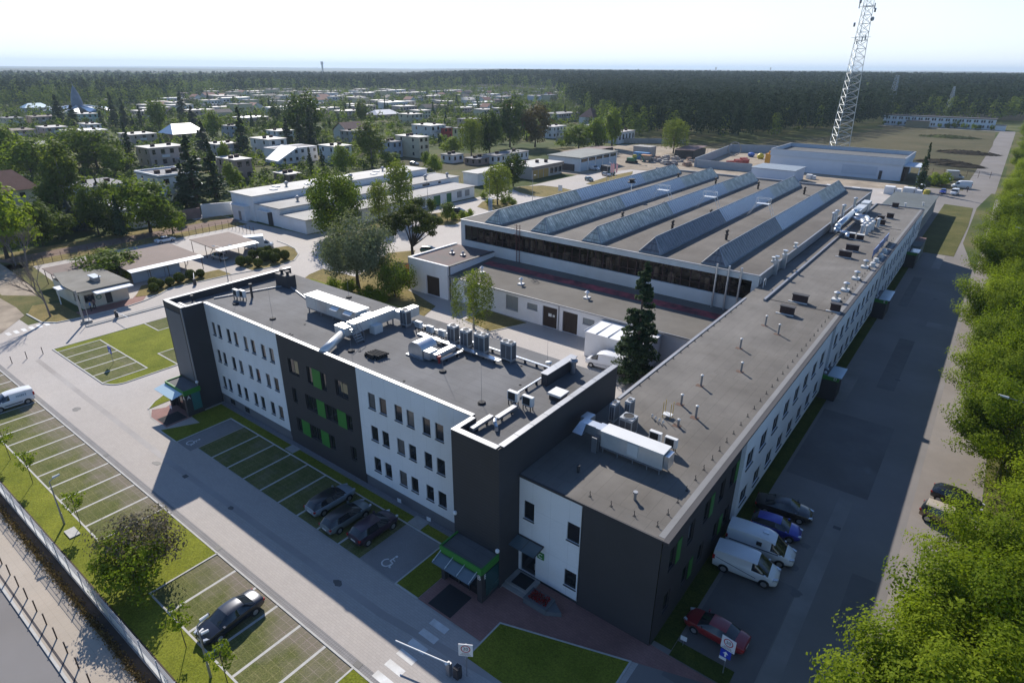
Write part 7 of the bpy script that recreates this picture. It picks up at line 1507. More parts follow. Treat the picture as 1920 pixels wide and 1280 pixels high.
# ---- street lamps
def lamp(label, x, y, h, rz, arms=1, pole=None, group='street lamps', L=1.0, cam_=False, head=0.5):
    t = T('street_lamp', label, 'street lamp', (0,0,0), group); pm = pole or M_steel
    b = MB(); b.tube((0,0,0),(0,0,1.2),0.09,0.085,n=8); b.tube((0,0,1.2),(0,0,h),0.07,0.045,n=8); b.build('pole', pm, t)
    for k in range(arms):
        a = k*PI; b = MB(); b.tube((0,0,h),(L*math.cos(a),L*math.sin(a),h+0.25),0.035,n=6); b.build('arm', pm, t)
        c, s = math.cos(a), math.sin(a); b = MB(); b.tube(((L-0.05)*c,(L-0.05)*s,h+0.26),((L+head)*c,(L+head)*s,h+0.32),0.13,0.09,n=8); b.build('lamp_head', M_unitw, t)
    if cam_:
        b = MB(); b.tube((0.05,-0.2,h-0.55),(0.5,-0.25,h-0.6),0.09,n=8); b.tube((0.0,0.15,h-0.75),(0.4,0.3,h-0.8),0.09,n=8); b.build('security_camera', M_white2, t)
    put(t, (x,y,0.05), rz); return t
lamp('grey lamp post on the lawn between bays and fence, left one', -57.4, 10.3, 4.5, QP, L=0.35)
lamp('grey lamp post with white cameras on the lawn beside the navy car', -32.9, 10.45, 4.6, QP, L=0.3, cam_=True)
x, y = at(428,527); lamp('double-armed lamp post in the verge near the slate tower', x, y, 6.5, 0.9, 2, L=1.2)
for lab,(x,y,h,rz) in {'nearest tall lamp over the roadside trees':(9.5,67,9.5,PI),'second tall lamp over the roadside trees':(9.5,108,9.8,PI),'third tall lamp over the roadside trees':(9.5,150,9.8,PI),'far tall lamp at the end of the tree row':(9.5,195,9.5,PI)}.items(): lamp(lab, x, y, h, rz, L=3.6, head=0.75)
x, y = at(918,388); lamp('tall lamp post beside the rear-yard willow', x, y, 8, 2.5, L=1.6); x, y = at(998,390); lamp('plain tall pole in front of the dry island', x, y, 9, 0.5, L=0.4); x, y = at(1137,345); lamp('lamp post by the flag poles', x, y, 7, 0.3, L=0.6)
x, y = at(690,430); lamp('lamp post beside the large dark tree', x, y, 6.5, 2.6, L=1.3)
x, y = at(748,402); lamp('lamp post rising through the taller willow', x, y, 11.0, 2.6, L=0.5); x, y = at(803,395); lamp('thin lamp pole in front of the garage block', x, y, 9.5, 2.6, L=0.4)
for i,px in enumerate((1143,1147,1153)):
    x, y = at(px,342); t = T('flag_pole', 'white flag pole with drooping pink-white flag, %s of three' % ('left','middle','right')[i], 'flag pole', (x,y,0), 'flag poles'); b = MB(); b.tube((x,y,0),(x,y,7),0.05,n=6); b.build('pole', M_white2, t); b = MB(); b.face([(x+0.06,y,6.8),(x+0.7,y+0.2,6.3),(x+0.5,y+0.2,3.2),(x+0.06,y,3.6)]); b.face([(x+0.06,y-0.02,6.8),(x+0.06,y-0.02,3.6),(x+0.5,y+0.18,3.2),(x+0.7,y+0.18,6.3)]); b.build('flag', mat('pink_flag',(0.6,0.38,0.40),0.8,0.2,2.0,trans=0.3), t)
b = MB(); x, y = at(917,400)
for k in range(3): b.obox((x+0.5*k,y),0.6,0.05,0.9,0,4.2)
tag(b.build('blue_banner_stand', mat('banner_blue',(0.25,0.38,0.55),0.6,0.2,1.5)), 'blue-white banner stand at the corner of the rear yard road', 'banner')
b = MB(); x, y = at(1050,365); b.tube((x-0.7,y,0),(x-0.7,y,3),0.06,n=6); b.tube((x+0.7,y,0),(x+0.7,y,3),0.06,n=6); b.box(x-0.75,x+0.75,y-0.06,y+0.06,1.2,3.0); tag(b.build('notice_board', M_white2), 'white notice board on two posts on the dry island', 'sign')
# ---- signs
t = T('speed_sign', 'upright white 20 sign board on a post beside the zebra crossing', 'sign', (-19.6,20.9,0))
b = MB(); b.tube((-19.6,20.95,0),(-19.6,20.95,3.0),0.035,n=6); b.build('post', M_steel, t)
M_brd = mat('sign_white', (0.72,0.72,0.74), 0.4, 0.0)
def board(t, x, y, z0, z1, w, rz, red=True):
    n = (math.sin(rz), -math.cos(rz)); u = (math.cos(rz), math.sin(rz)); P = lambda a, z, d=0.0: (x+u[0]*a+n[0]*d, y+u[1]*a+n[1]*d, z)
    b = MB(); b.obox((x,y), rz, w/2, 0.02, z0, z1); b.build('sign_board', M_brd, t)
    zc = z1-w*0.42; r0, r1 = w*0.27, w*0.34; b = MB()
    for k in range(24):
        a0, a1 = 2*PI*k/24, 2*PI*(k+1)/24; b.face([P(r0*math.cos(a0),zc+r0*math.sin(a0),0.025),P(r1*math.cos(a0),zc+r1*math.sin(a0),0.025),P(r1*math.cos(a1),zc+r1*math.sin(a1),0.025),P(r0*math.cos(a1),zc+r0*math.sin(a1),0.025)])
    b.build('red_ring', mat('sign_red',(0.42,0.03,0.05),0.5,0.0), t)
    text('20', w*0.36, M_black, t, P(0,zc,0.03), (PI/2,0,rz), ex=0.004)
    b = MB()
    for k,(zz,ww) in enumerate(((0.26,0.5),(0.17,0.62),(0.08,0.8))): 
        for q in range(7): a = -w*ww/2+w*ww*q/7; b.face([P(a,z0+zz*w,0.026),P(a+w*ww/9,z0+zz*w,0.026),P(a+w*ww/9,z0+zz*w+0.035,0.026),P(a,z0+zz*w+0.035,0.026)])
    b.build('small_print', M_dark, t)
    return P
board(t, -19.6, 20.9, 1.95, 3.0, 0.95, 0.55)
b = MB(); b.tube((-19.9,20.6,0),(-19.9,20.6,1.05),0.12,n=8); b.box(-20.25,-19.85,20.3,20.75,0.0,0.95); b.build('barrier_cabinet', M_dark, t)
t2_ = T('gate_barrier', 'white barrier arm reaching over the road near the zebra crossing', 'barrier', (-20.6,20.3,0))
b = MB(); b.box(-20.75,-20.45,20.15,20.45,0,1.1); b.build('post', M_steel, t2_); b = MB(); b.tube((-20.55,20.25,1.15),(-24.6,19.3,1.2),0.055,n=6); b.build('arm', M_white2, t2_); b = MB(); b.tube((-20.6,20.3,1.1),(-20.45,19.9,1.55),0.1,n=8); b.build('lamp', M_white2, t2_)
t = T('speed_sign', 'tilted white 20 sign with a blue arrow plate below it beside the red car', 'sign', (-6.2,31.6,0))
b = MB(); b.tube((-6.2,31.65,0),(-6.2,31.65,3.2),0.035,n=6); b.build('post', M_steel, t)
P = board(t, -6.2, 31.58, 2.25, 3.3, 0.95, -0.1)
b = MB(); b.box(-6.6,-5.9,31.54,31.58,1.55,2.2); b.build('arrow_plate', mat('sign_blue',(0.02,0.05,0.42),0.4,0.0), t)
b = MB(); y_ = 31.53; b.face([(-6.31,y_,1.66),(-6.19,y_,1.66),(-6.19,y_,1.9),(-6.31,y_,1.9)]); b.face([(-6.44,y_,1.9),(-6.06,y_,1.9),(-6.25,y_,2.12)]); b.build('arrow', M_ltr, t)
b = MB(); b.box(-6.62,-6.15,31.53,31.56,1.3,1.52); b.build('small_plate', M_brd, t)
t = T('parking_sign', 'small blue parking sign standing on the plaza lawn bays', 'sign', (-88.8,26.9,0)); b = MB(); b.tube((-88.8,26.9,0),(-88.8,26.9,2.4),0.03,n=6); b.build('post', M_steel, t); b = MB(); b.box(-89.3,-88.3,26.84,26.88,1.5,2.5); b.build('sign_board', mat('sign_blue',(0.02,0.05,0.42)), t); b = MB(); b.box(-88.95,-88.6,26.82,26.835,1.65,2.1); b.build('symbol', M_ltr, t)
for i,(px,py,lab) in enumerate(((1280,1210,'small pale sign on the entrance lawn'),(323,773,'small white notice in the grass by entrance A'),(805,985,'small white notice by the facade manhole'),(750,950,'thin post with white notice at the facade lawn'))):
    x, y = at(px,py); t = T('lawn_notice', lab, 'sign', (x,y,0)); b = MB(); b.tube((x,y,0),(x,y,0.7),0.02,n=5); b.build('post', M_steel, t); b = MB(); b.obox((x,y-0.03),0.1,0.22,0.012,0.55,0.95); b.build('sign_board', M_brd, t)
# planter and manhole at entrance C
t = T('flower_planter', 'grey raised planter with red flowers on the red paving', 'planter', (-19.3,28.8,0)); b = MB(); b.box(-20.35,-18.3,28.2,29.5,0.02,0.55); b.prism([(-18.3,28.25),(-17.3,28.85),(-18.3,29.45)],0.02,0.4); b.build('box', mat('dark_concrete',(0.12,0.13,0.14),0.9,0.1), t)
n = 500; C = np.stack([NR.uniform(-20.1,-18.5,n),NR.uniform(28.4,29.3,n),NR.uniform(0.56,0.75,n)],1); fq = quads('red_flowers', C, NR.normal(size=(n,3))+np.array([0,0,1]), NR.uniform(0.08,0.16,n), NR.uniform(0,1,n), leafmat('red_flower',(0.10,0.02,0.015),(0.35,0.03,0.03),0.2)); fq.parent = t; fq.location = (19.3,-28.8,0)
x, y = at(785,980); b = MB(); b.box(x-0.8,x+0.8,y-0.6,y+0.6,0.0,0.075); tag(b.build('manhole_cover', M_conc), 'square concrete manhole cover in the facade lawn', 'manhole cover')
x, y = at(549,842); b = MB(); b.box(x-0.7,x+0.7,y-0.5,y+0.5,0.0,0.075); tag(b.build('manhole_cover', M_conc), 'pale concrete cover plate at the edge of the facade bays', 'manhole cover')
x, y = at(136,1000); b = MB(); b.box(x-0.7,x+0.7,y-0.4,y+0.4,0.0,0.16); tag(b.build('concrete_slab', M_kerb), 'pale concrete slab beside the ornamental trees', 'slab')
# barrier at the gatehouse
t = T('gate_barrier', 'white entry barrier arm at the gatehouse island', 'barrier', (-106.2,34.4,0)); b = MB(); b.box(-106.35,-105.95,34.2,34.6,0.13,1.25); b.build('post', M_dark, t); b = MB(); b.tube((-106.0,34.4,1.1),(-101.2,34.3,1.3),0.05,n=6); b.build('arm', M_white2, t)
t = T('gate_barrier', 'second barrier arm with small rail frame farther along the entry road', 'barrier', (-110,46.5,0)); x, y = at(366,534); b = MB(); b.box(x-0.2,x+0.2,y-0.2,y+0.2,0,1.2); b.build('post', M_dark, t); b = MB(); b.tube((x,y,1.1),(x-4,y+2.0,1.6),0.05,n=6); b.build('arm', M_white2, t)
for i,(px,py) in enumerate(((158,606),(168,604))):
    x, y = at(px,py); b = MB(); b.tube((x,y,0.12),(x,y,5.4 if i == 0 else 3.2),0.16 if i == 0 else 0.05,n=8); b.box(x-0.35,x+0.35,y-0.35,y+0.35,0,0.4); tag(b.build('concrete_post', M_conc if i == 0 else M_steel), ('thick pale concrete post at the tip of the gate island','thin steel post beside the concrete post at the gate island')[i], 'post')
# people
def person(label, x, y, rz, top, legs, pose=0, skin=(0.45,0.28,0.2)):
    V = [(0,0,0.95),(0,0,1.15),(0,0,1.38),(0,0,1.50),(0,0,1.60),(0,0.02,1.72),(.18,0,1.40),(.24,0.05,1.12),(.20,0.22,0.98),(-.18,0,1.40),(-.24,0.04,1.12),(-.22,0.16,0.92),(.10,0,0.90),(.11,0.04,0.5),(.12,0,0.06),(.13,0.16,0.03),(-.10,0,0.90),(-.12,0.03,0.5),(-.13,-0.04,0.06),(-.14,0.12,0.03)]
    E_ = [(0,1),(1,2),(2,3),(3,4),(4,5),(2,6),(6,7),(7,8),(2,9),(9,10),(10,11),(0,12),(12,13),(13,14),(14,15),(0,16),(16,17),(17,18),(18,19)]
    rad = [.15,.15,.16,.06,.09,.09,.065,.05,.04,.065,.05,.04,.095,.07,.05,.04,.095,.07,.05,.04]
    me = bpy.data.meshes.new('person'); me.from_pydata(V, E_, []); o = bpy.data.objects.new('person', me); COL.objects.link(o)
    o.modifiers.new('skin','SKIN'); 
    for i, r in enumerate(rad): me.skin_vertices[0].data[i].radius = (r, r*0.8 if i < 3 else r)
    me.skin_vertices[0].data[0].use_root = True
    sb = o.modifiers.new('sub','SUBSURF'); sb.levels = 1; sb.render_levels = 1
    dg = bpy.context.evaluated_depsgraph_get(); m2_ = bpy.data.meshes.new_from_object(o.evaluated_get(dg)); o.modifiers.clear(); o.data = m2_
    m2_.materials.clear(); m2_.materials.append(top); m2_.materials.append(legs); m2_.materials.append(mat('skin',skin,0.6,0.0)); m2_.materials.append(mat('dark_hair',(0.03,0.02,0.015),0.8,0.0))
    for p in m2_.polygons:
        c = p.center; p.material_index = 3 if c.z > 1.68 else 2 if (c.z > 1.5 or (abs(c.x) > 0.16 and c.z < 1.08 and c.z > 0.8)) else 1 if c.z < 0.98 else 0; p.use_smooth = True
    put(o, (x,y,0.02), rz); return tag(o, label, 'person')
x, y = at(172,583); person('person in a bright blue shirt and dark trousers standing at the gatehouse corner', x, y, 2.6, mat('blue_shirt',(0.08,0.25,0.60),0.8,0.0), mat('dark_trousers',(0.03,0.03,0.04),0.8,0.0))
x, y = at(179,580); person('person in dark clothes beside the one in blue at the gatehouse', x, y, 1.2, mat('grey_shirt',(0.15,0.08,0.08),0.8,0.0), mat('dark_trousers',(0.03,0.03,0.04)))
x, y = at(1813,361); person('person in dark clothes standing by the white van at the far road end', x, y, 0.5, mat('dark_jacket',(0.03,0.03,0.035),0.8,0.0), mat('dark_trousers',(0.03,0.03,0.04)))
# ================================================================== HOUSING ESTATE, CHURCH, FAR TREES, FOREST, HAZE
M_hroof = {'pale':mat('house_roof_pale_glint',(0.46,0.44,0.42),0.7,0.1,0.5,dirt=0.25),'grey':mat('house_roof_grey',(0.20,0.20,0.21),0.85,0.12,0.5,dirt=0.2),'brown':mat('house_roof_brown',(0.17,0.13,0.115),0.85,0.12,0.5,dirt=0.2),'white':mat('house_roof_white',(0.66,0.66,0.66),0.6,0.05,0.5)}  # pale roofs carry the far sun glint in their colour
M_hw = {'white':mat('house_white',(0.66,0.66,0.66),0.8,0.05,1,dirt=0.1),'cream':mat('house_cream',(0.56,0.51,0.38),0.8,0.05,1,dirt=0.1),'pink':mat('house_pink_beige',(0.47,0.37,0.32),0.8,0.05,1,dirt=0.1),'grey':mat('house_grey',(0.34,0.34,0.35),0.8,0.05,1,dirt=0.1),'bluegrey':mat('house_blue_grey',(0.30,0.35,0.42),0.8,0.05,1),'teal':mat('house_teal',(0.32,0.46,0.42),0.8,0.05,1),'brown':mat('house_brown',(0.26,0.19,0.16),0.8,0.08,1),'red':mat('house_red',(0.42,0.05,0.04),0.8,0.08,1),'yellow':mat('house_yellow',(0.52,0.47,0.30),0.8,0.05,1)}
BOXES = []
def house(c, r, l, h, wall, roof, label, floors=2, win_=True, chim=2, parapet=0.0, roofpart='roof'):
    cx_, cy_ = at(c[0],c[1],h); ly = max(5, min(34, at(r[0],r[1],h)[1]-cy_)); lx = max(6, min(15, cx_-at(l[0],l[1],h)[0]))
    x0, x1, y0, y1 = cx_-lx, cx_, cy_, cy_+ly; BOXES.append((x0,x1,y0,y1))
    t = T('house', label, 'house', (cx_-lx/2, cy_+ly/2, 0)); fl = h/floors
    b = MB(); b.box(x0,x1,y0,y1,0,h-0.25); b.build('wall', M_hw[wall], t)
    b = MB(); b.box(x0-0.35,x1+0.35,y0-0.35,y1+0.35,h-0.246,h); b.build('roof', M_hroof[roof], t)
    if parapet:
        b = MB()
        for q in ((x0-.37,x1+.37,y0-.37,y0),(x0-.37,x1+.37,y1,y1+.37),(x0-.37,x0,y0+.003,y1-.003),(x1,x1+.37,y0+.003,y1-.003)): b.box(*q,h+0.003,h+parapet)
        b.build('parapet', M_white2, t)
    if win_:
        for f in range(floors):
            z = f*fl+fl*0.32; n = max(2,int(ly/3.2)); ww = 1.5
            for k in range(n):
                y = y0+(k+0.5)*ly/n; w2 = ww*R.choice((0.55,0.8,1.0,1.0)); w = MB(); w.box(x1,x1+0.05,y-w2/2,y+w2/2,z,z+fl*0.46); w.build('window', M_glass, t)
            if lx > 4:
                for k in range(2):
                    x = x0+(k+0.5)*lx/2; w = MB(); w.box(x-0.5,x+0.5,y0-0.05,y0,z,z+fl*0.46); w.build('window', M_glass, t)
        if floors > 1 and ly > 8:
            y = y0+ly*0.3; w = MB(); w.box(x1+0.003,x1+1.1,y,y+3,fl-0.05,fl+0.1); w.box(x1+1.0,x1+1.1,y,y+3,fl+0.103,fl+0.95); w.build('balcony', M_hw['grey' if wall == 'white' else 'white'], t)
    for k in range(chim):
        x = x0+lx*(0.35+0.3*R.random()); y = y0+ly*(0.25+0.5*k/max(1,chim-1)) if chim > 1 else y0+ly*0.4
        b = MB(); b.box(x-0.5,x+0.5,y-0.7,y+0.7,h,h+0.8); b.box(x-0.58,x+0.58,y-0.78,y+0.78,h+0.803,h+0.92); b.build('chimney', mat('brown_brick',(0.055,0.03,0.025)), t)
    return t, (x0,x1,y0,y1)
HS = [
 ((132,247),(202.5,243),(107,242),6.5,'cream','white','cream two-storey house with long white flat roof and three chimneys',2),
 ((245,253),(296,250),(213,247.5),5.5,'pink','pale','pinkish house with pale flat roof right of the cream two-storey house',2),
 ((52,272),(112,266),(25,262),4.0,'cream','grey','grey-roofed bungalow half hidden by bright trees at the left',1),
 ((8,246),(60,241.5),(-10,242),5.0,'pink','brown','brown-roofed beige house at the left edge behind the bungalow',2),
 ((278,278),(370,276),(266,273),7.6,'pink','pale','pink-beige three-bay apartment house with two chimneys, behind the white modern house',2),
 ((161,352),(248,345),(150,338),4.2,'bluegrey','grey','low blue-grey house with two conifers in front',1),
 ((440,300),(476,297.5),(431,291),7.5,'brown','pale','tall brown house with two stacked windows above the garage block',2),
 ((503,262),(532,258.5),(472,257),7.0,'white','pale','white cube house with dark corner windows in mid estate',2),
 ((407,271),(451,268),(397,266.5),6.0,'grey','pale','grey two-storey house behind the narrow poplar',2),
 ((459,221),(492,217.5),(446,217),5.0,'pink','white','wide pink house with bright flat roof in mid estate',1),
 ((430,236.5),(446,234.5),(423,234),6.0,'bluegrey','grey','blue-grey house behind the bright round tree',2),
 ((785,257.5),(808,256),(745,252.5),9.0,'cream','pale','tall cream tower house with grouped windows, nearest above the garage block',3),
 ((807,236),(829,233),(743,232),7.5,'white','pale','long white house with dark blue windows beside the red annex',2),
 ((832,240),(848,238.5),(829,236),6.0,'red','grey','bright red annex next to the long white house',2),
 ((628,275),(665,272.5),(605,270.5),7.0,'white','pale','white house with two chimneys above the garage roof',2),
 ((735,266),(749,263.5),(719,262),7.0,'bluegrey','grey','blue-grey house tucked against the cream tower house',2),
 ((770,214.5),(786,212.5),(761,212),7.0,'cream','pale','cream house behind the shining roof',2),
 ((645,208.5),(673,206),(633,206),6.5,'pink','pale','peach house left of the slim birch',2),
 ((868,241),(886,239.5),(860,238.5),8.0,'yellow','grey','tall plain yellow-beige house left of the giant trees',2),
 ((880,224),(909,222),(875,221),6.0,'pink','grey','beige house behind the tall yellow-beige one',2),
 ((62,219.5),(100,216),(35,215.5),6.0,'pink','brown','pink and blue house with hipped metal roof behind it at the left',2),
 ((12,222),(33,219),(-12,219),6.0,'cream','grey','cream house at the far left edge of the estate',2),
 ((152,214),(168,211),(146,210.5),6.5,'teal','pale','pale teal house just below the church',2),
 ((262,208.5),(288,206),(251,206),8.0,'pink','pale','plain peach block left of the green-topped tree',2),
 ((165,233.5),(180,231),(154,230.5),6.0,'white','pale','small white block behind the cream two-storey house',2),
 ((85,239.5),(118,236),(77,236),5.5,'grey','pale','grey house behind the brown-roofed beige one',2),
 ((1160,248.5),(1197,244.5),(1152,246),6.0,'white','pale','white cube building with one black window at the forest edge',1),
 ((1115,236),(1142,233),(1100,234),5.0,'white','grey','white low building behind the narrow bright tree',1),
 ((1037,238),(1060,235),(1020,236),6.5,'white','pale','white house behind the garage-side green trees',2),
 ((1048,214),(1078,210),(1030,211),6.0,'grey','grey','grey house row at the forest edge right of the giant trees',2),
 ((848,291),(868,288),(838,287),3.4,'white','grey','small white shed at the dry lot',1),
 ((930,292),(976,281),(915,288),3.6,'white','grey','low white workshop with pale roof behind the yard willow',1),
 ((893,298),(915,294),(880,294),2.8,'brown','grey','small brown garden shed on the dry lot',1),
 ((655,246),(690,243),(640,244),6.0,'grey','grey','dim grey house behind the bush tree',2),
 ((520,246),(545,243),(508,243),6.0,'white','pale','white house right behind the white cube house',2),
 ((350,300),(372,297),(335,296),3.2,'pink','pale','low outbuilding beside the pink-beige apartment house',1),
 ((540,327),(556,325),(515,322),3.2,'brown','pale','low pale-roofed shed behind the garage roof',1),
]
for a in HS: house(a[0],a[1],a[2],a[3],a[4],a[5],a[6],a[7])
t, bx = house((298,332),(362,322),(243,320),7.2,'white','grey','white modern house with roof terrace and parapet left of the dark conifers',2,True,3,0.5)
x0,x1,y0,y1 = bx; b = MB(); b.face([(x1+0.01,y0+4,4.6),(x1+2.6,y0+4,4.1),(x1+2.6,y1,4.1),(x1+0.01,y1,4.6)]); b.build('awning', M_white2, t); b = MB(); b.box(x1+0.06,x1+2.4,y0+4,y1,2.6,2.8); b.box(x1+2.3,x1+2.4,y0+4,y1,2.803,3.7); b.build('balcony', M_hw['bluegrey'], t)
t, bx = house((232,395),(250,390),(195,378),4.0,'white','grey','small white house with stepped roofs behind the roadside hedge',1,True,2,0.4)
x0,x1,y0,y1 = bx; b = MB(); b.box(x1+0.01,x1+4,y0,y1+3,0,2.4); b.build('annex', M_white2, t)
def gable(label, c, X, Y, lx, ly, eave, ridge, wall, roofm, axis='y', hip=0.0, over=0.6):
    t = T('house', label, 'house', (X,Y,0)); x0,x1,y0,y1 = X-lx/2,X+lx/2,Y-ly/2,Y+ly/2; BOXES.append((x0,x1,y0,y1))
    b = MB(); b.box(x0,x1,y0,y1,0,eave)
    if axis == 'y' and not hip: b.face([(x0,y0,eave),(x1,y0,eave),(X,y0,ridge-0.1)]); b.face([(x1,y1,eave),(x0,y1,eave),(X,y1,ridge-0.1)])
    if axis == 'x' and not hip: b.face([(x1,y0,eave),(x1,y1,eave),(x1,Y,ridge-0.1)]); b.face([(x0,y1,eave),(x0,y0,eave),(x0,Y,ridge-0.1)])
    b.build('wall', M_hw[wall], t)
    o = over; e = eave-0.2; b = MB()
    if axis == 'y':
        a0, a1 = y0-o+hip, y1+o-hip
        b.face([(x1+o,y0-o,e),(x1+o,y1+o,e),(X,a1,ridge),(X,a0,ridge)]); b.face([(x0-o,y1+o,e),(x0-o,y0-o,e),(X,a0,ridge),(X,a1,ridge)])
        if hip: b.face([(x0-o,y0-o,e),(x1+o,y0-o,e),(X,a0,ridge)]); b.face([(x1+o,y1+o,e),(x0-o,y1+o,e),(X,a1,ridge)])
    else:
        a0, a1 = x0-o+hip, x1+o-hip
        b.face([(x0-o,y0-o,e),(x1+o,y0-o,e),(a1,Y,ridge),(a0,Y,ridge)]); b.face([(x1+o,y1+o,e),(x0-o,y1+o,e),(a0,Y,ridge),(a1,Y,ridge)])
        if hip: b.face([(x1+o,y0-o,e),(x1+o,y1+o,e),(a1,Y,ridge)]); b.face([(x0-o,y1+o,e),(x0-o,y0-o,e),(a0,Y,ridge)])
    b.build('roof', roofm, t)
    for k in range(int(ly/3)):
        y = y0+1.6+k*3
        for z in (1.0,3.9):
            if z+1.3 < eave: w = MB(); w.box(x1,x1+0.05,y-0.6,y+0.6,z,z+1.3); w.build('window', M_glass, t)
    return t, (x0,x1,y0,y1)
M_tile = mat('red_roof_tiles', (0.27,0.125,0.085), 0.85, 0.12, 1.2, dirt=0.15); pattern(M_tile, 'brick', 0.5, 0.35, 0.03, 0.75)
xx, yy = at(67,352,6.0)
t, bx = gable('white house with large red tiled roof and two skylights at the left edge', 0, xx-6, yy-10, 12, 20, 6.2, 10.6, 'cream', M_tile, 'y', 3.5, 0.9)
for k in (0,1):
    b = MB(); y = yy-9.0+5.0*k; b.face([(xx-3.0,y,8.60),(xx-1.9,y,7.80),(xx-1.9,y+1.3,7.80),(xx-3.0,y+1.3,8.60)]); b.build('roof_window', M_framew, t)
xx, yy = at(345,262); gable('chalet with silvery metal hipped roof and dark timber walls', 0, xx, yy, 14, 16, 4.0, 8.5, 'brown', mat('silver_roof_sheet',(0.62,0.62,0.62),0.35,0.05,metal=0.5), 'y', 4.0, 1.4)
xx, yy = at(660,262); gable('house with reddish-brown pitched roof behind the white chimneyed house', 0, xx, yy, 12, 15, 5.5, 9.5, 'white', mat('red_brown_roof',(0.17,0.085,0.075),0.8,0.1), 'y', 0, 0.7)
xx, yy = at(530,308); t, bx = gable('white villa with big slanted white roof panel', 0, xx-5, yy+8, 12, 18, 6.0, 6.3, 'white', M_hroof['grey'], 'y', 2, 0.2)
b = MB(); p = [at(498,300,6.0),at(521,304.5,6.0),at(558,277.5,9.2),at(527,273,9.2)]; q = [(a[0],a[1],z) for a,z in zip(p,(6.35,6.35,9.5,9.5))]; b.face(q); b.face([(a,c,z-0.35) for a,c,z in q[::-1]])
for k in range(4): A, B_ = q[k], q[(k+1) % 4]; b.face([A,(A[0],A[1],A[2]-0.35),(B_[0],B_[1],B_[2]-0.35),B_])
b.build('slanted_roof_panel', M_hroof['white'], t)
xx, yy = at(718,222); gable('low house with brilliantly shining white hipped roof', 0, xx, yy, 14, 22, 3.5, 6.5, 'pink', M_hroof['white'], 'y', 4, 0.8)
xx, yy = at(1107,232); gable('small house with red pyramid roof at the forest edge', 0, xx, yy, 12, 13, 5, 11, 'white', mat('red_brown_roof',(0.17,0.085,0.075)), 'y', 6, 0.5)
xx, yy = at(66,218); gable('house with pale blue metal hipped roof at the left', 0, xx-14, yy+6, 12, 18, 6, 9, 'grey', mat('blue_metal_roof',(0.36,0.48,0.55),0.4,0.05,metal=0.4), 'y', 5, 0.5)
# church with blue-grey spire and radiating roofs
xx, yy = at(150,215); ch = T('church', 'modern church with blue pointed spire and radiating metal roofs', 'church', (xx,yy,0))
b = MB(); b.lathe((xx,yy,0),[(5,0),(5,6),(4.4,6.2)],12); b.build('drum', M_hw['grey'], ch)
b = MB(); b.lathe((xx,yy,6),[(4.4,0),(4.2,3),(3.8,6),(2.9,9.5),(1.6,13),(0.5,15.5),(0.1,16.5)],12); b.tube((xx,yy,22),(xx,yy,24.5),0.15,n=5); b.build('spire', mat('spire_slate_blue',(0.17,0.20,0.25),0.5,0.15,0.4), ch)
for k in range(8):
    a = 0.2+k*2*PI/8; ca, sa_ = math.cos(a), math.sin(a); P = lambda r,s,z: (xx+ca*r-sa_*s, yy+sa_*r+ca*s, z)
    b = MB(); b.face([P(4.5,-1.5,6.5),P(24,-6.5,3.0),P(24,0,4.6),P(4.5,0,7.6)]); b.face([P(24,6.5,3.0),P(4.5,1.5,6.5),P(4.5,0,7.6),P(24,0,4.6)]); b.face([P(24,-6.5,3.0),P(24,-6.5,0),P(24,6.5,0),P(24,6.5,3.0),P(24,0,4.6)]); b.build('nave_roof', mat('church_metal_roof',(0.34,0.42,0.50) if k % 2 else (0.10,0.22,0.40),0.3,0.1,metal=0.4) if k % 2 == 0 else mat('church_pale_roof',(0.50,0.50,0.49),0.4,0.1,metal=0.3), ch)
# far rows of flat-roofed houses
def fhouse(wall, roof, lx, ly, h):
    b = MB(); b.box(-lx/2,lx/2,-ly/2,ly/2,0,h-0.4,0); b.box(-lx/2-0.3,lx/2+0.3,-ly/2-0.3,ly/2+0.3,h-0.396,h,1); n = max(2,int(ly/3))
    for f in (1.0,4.0):
        for k in range(n): y = -ly/2+(k+0.5)*ly/n; b.box(lx/2,lx/2+0.06,y-0.7,y+0.7,f,f+1.4,2)
    b.box(-1,0,-1,1,h,h+0.9,2); return b.build('estate_house', [M_hw[wall],M_hroof[roof],M_glass])
FV = [('white','pale',10,16,7.0),('cream','pale',11,13,6.6),('pink','pale',12,20,6.8),('grey','grey',10,12,5.0),('white','white',10,24,7.2),('yellow','grey',12,13,8.4),('brown','brown',11,14,6.2)]
def ghouse(wall, rm, lx, ly, h):
    b = MB(); b.box(-lx/2,lx/2,-ly/2,ly/2,0,h-2.5,0); e = h-2.7
    b.face([(lx/2+.5,-ly/2-.5,e),(lx/2+.5,ly/2+.5,e),(0,ly/2+.5,h),(0,-ly/2-.5,h)],1); b.face([(-lx/2-.5,ly/2+.5,e),(-lx/2-.5,-ly/2-.5,e),(0,-ly/2-.5,h),(0,ly/2+.5,h)],1)
    for y in (-ly/2,ly/2): b.face([(-lx/2,y,h-2.5),(lx/2,y,h-2.5),(0,y,h-0.15)],0)
    for k in range(3): y = -ly/2+(k+0.5)*ly/3; b.box(lx/2,lx/2+0.06,y-0.7,y+0.7,1,2.4,2)
    return b.build('estate_house', [M_hw[wall],rm,M_glass])
FP = [fhouse(*v) for v in FV]
words_g = {7:'red pitched',8:'dark pitched'}
FV += [('white','red',9,11,8.0),('cream','dark',9,11,7.6)]
FP += [ghouse('white',mat('far_red_roof',(0.24,0.10,0.075),0.85,0.15,0.8),9,11,8.0),ghouse('cream',mat('far_dark_roof',(0.10,0.085,0.08),0.85,0.15,0.8),9,11,7.6)]; fu = set(); nf = 0
words = {'red':'red pitched','dark':'dark pitched','pale':'pale','white':'bright white','grey':'grey','brown':'brown'}
cand = []
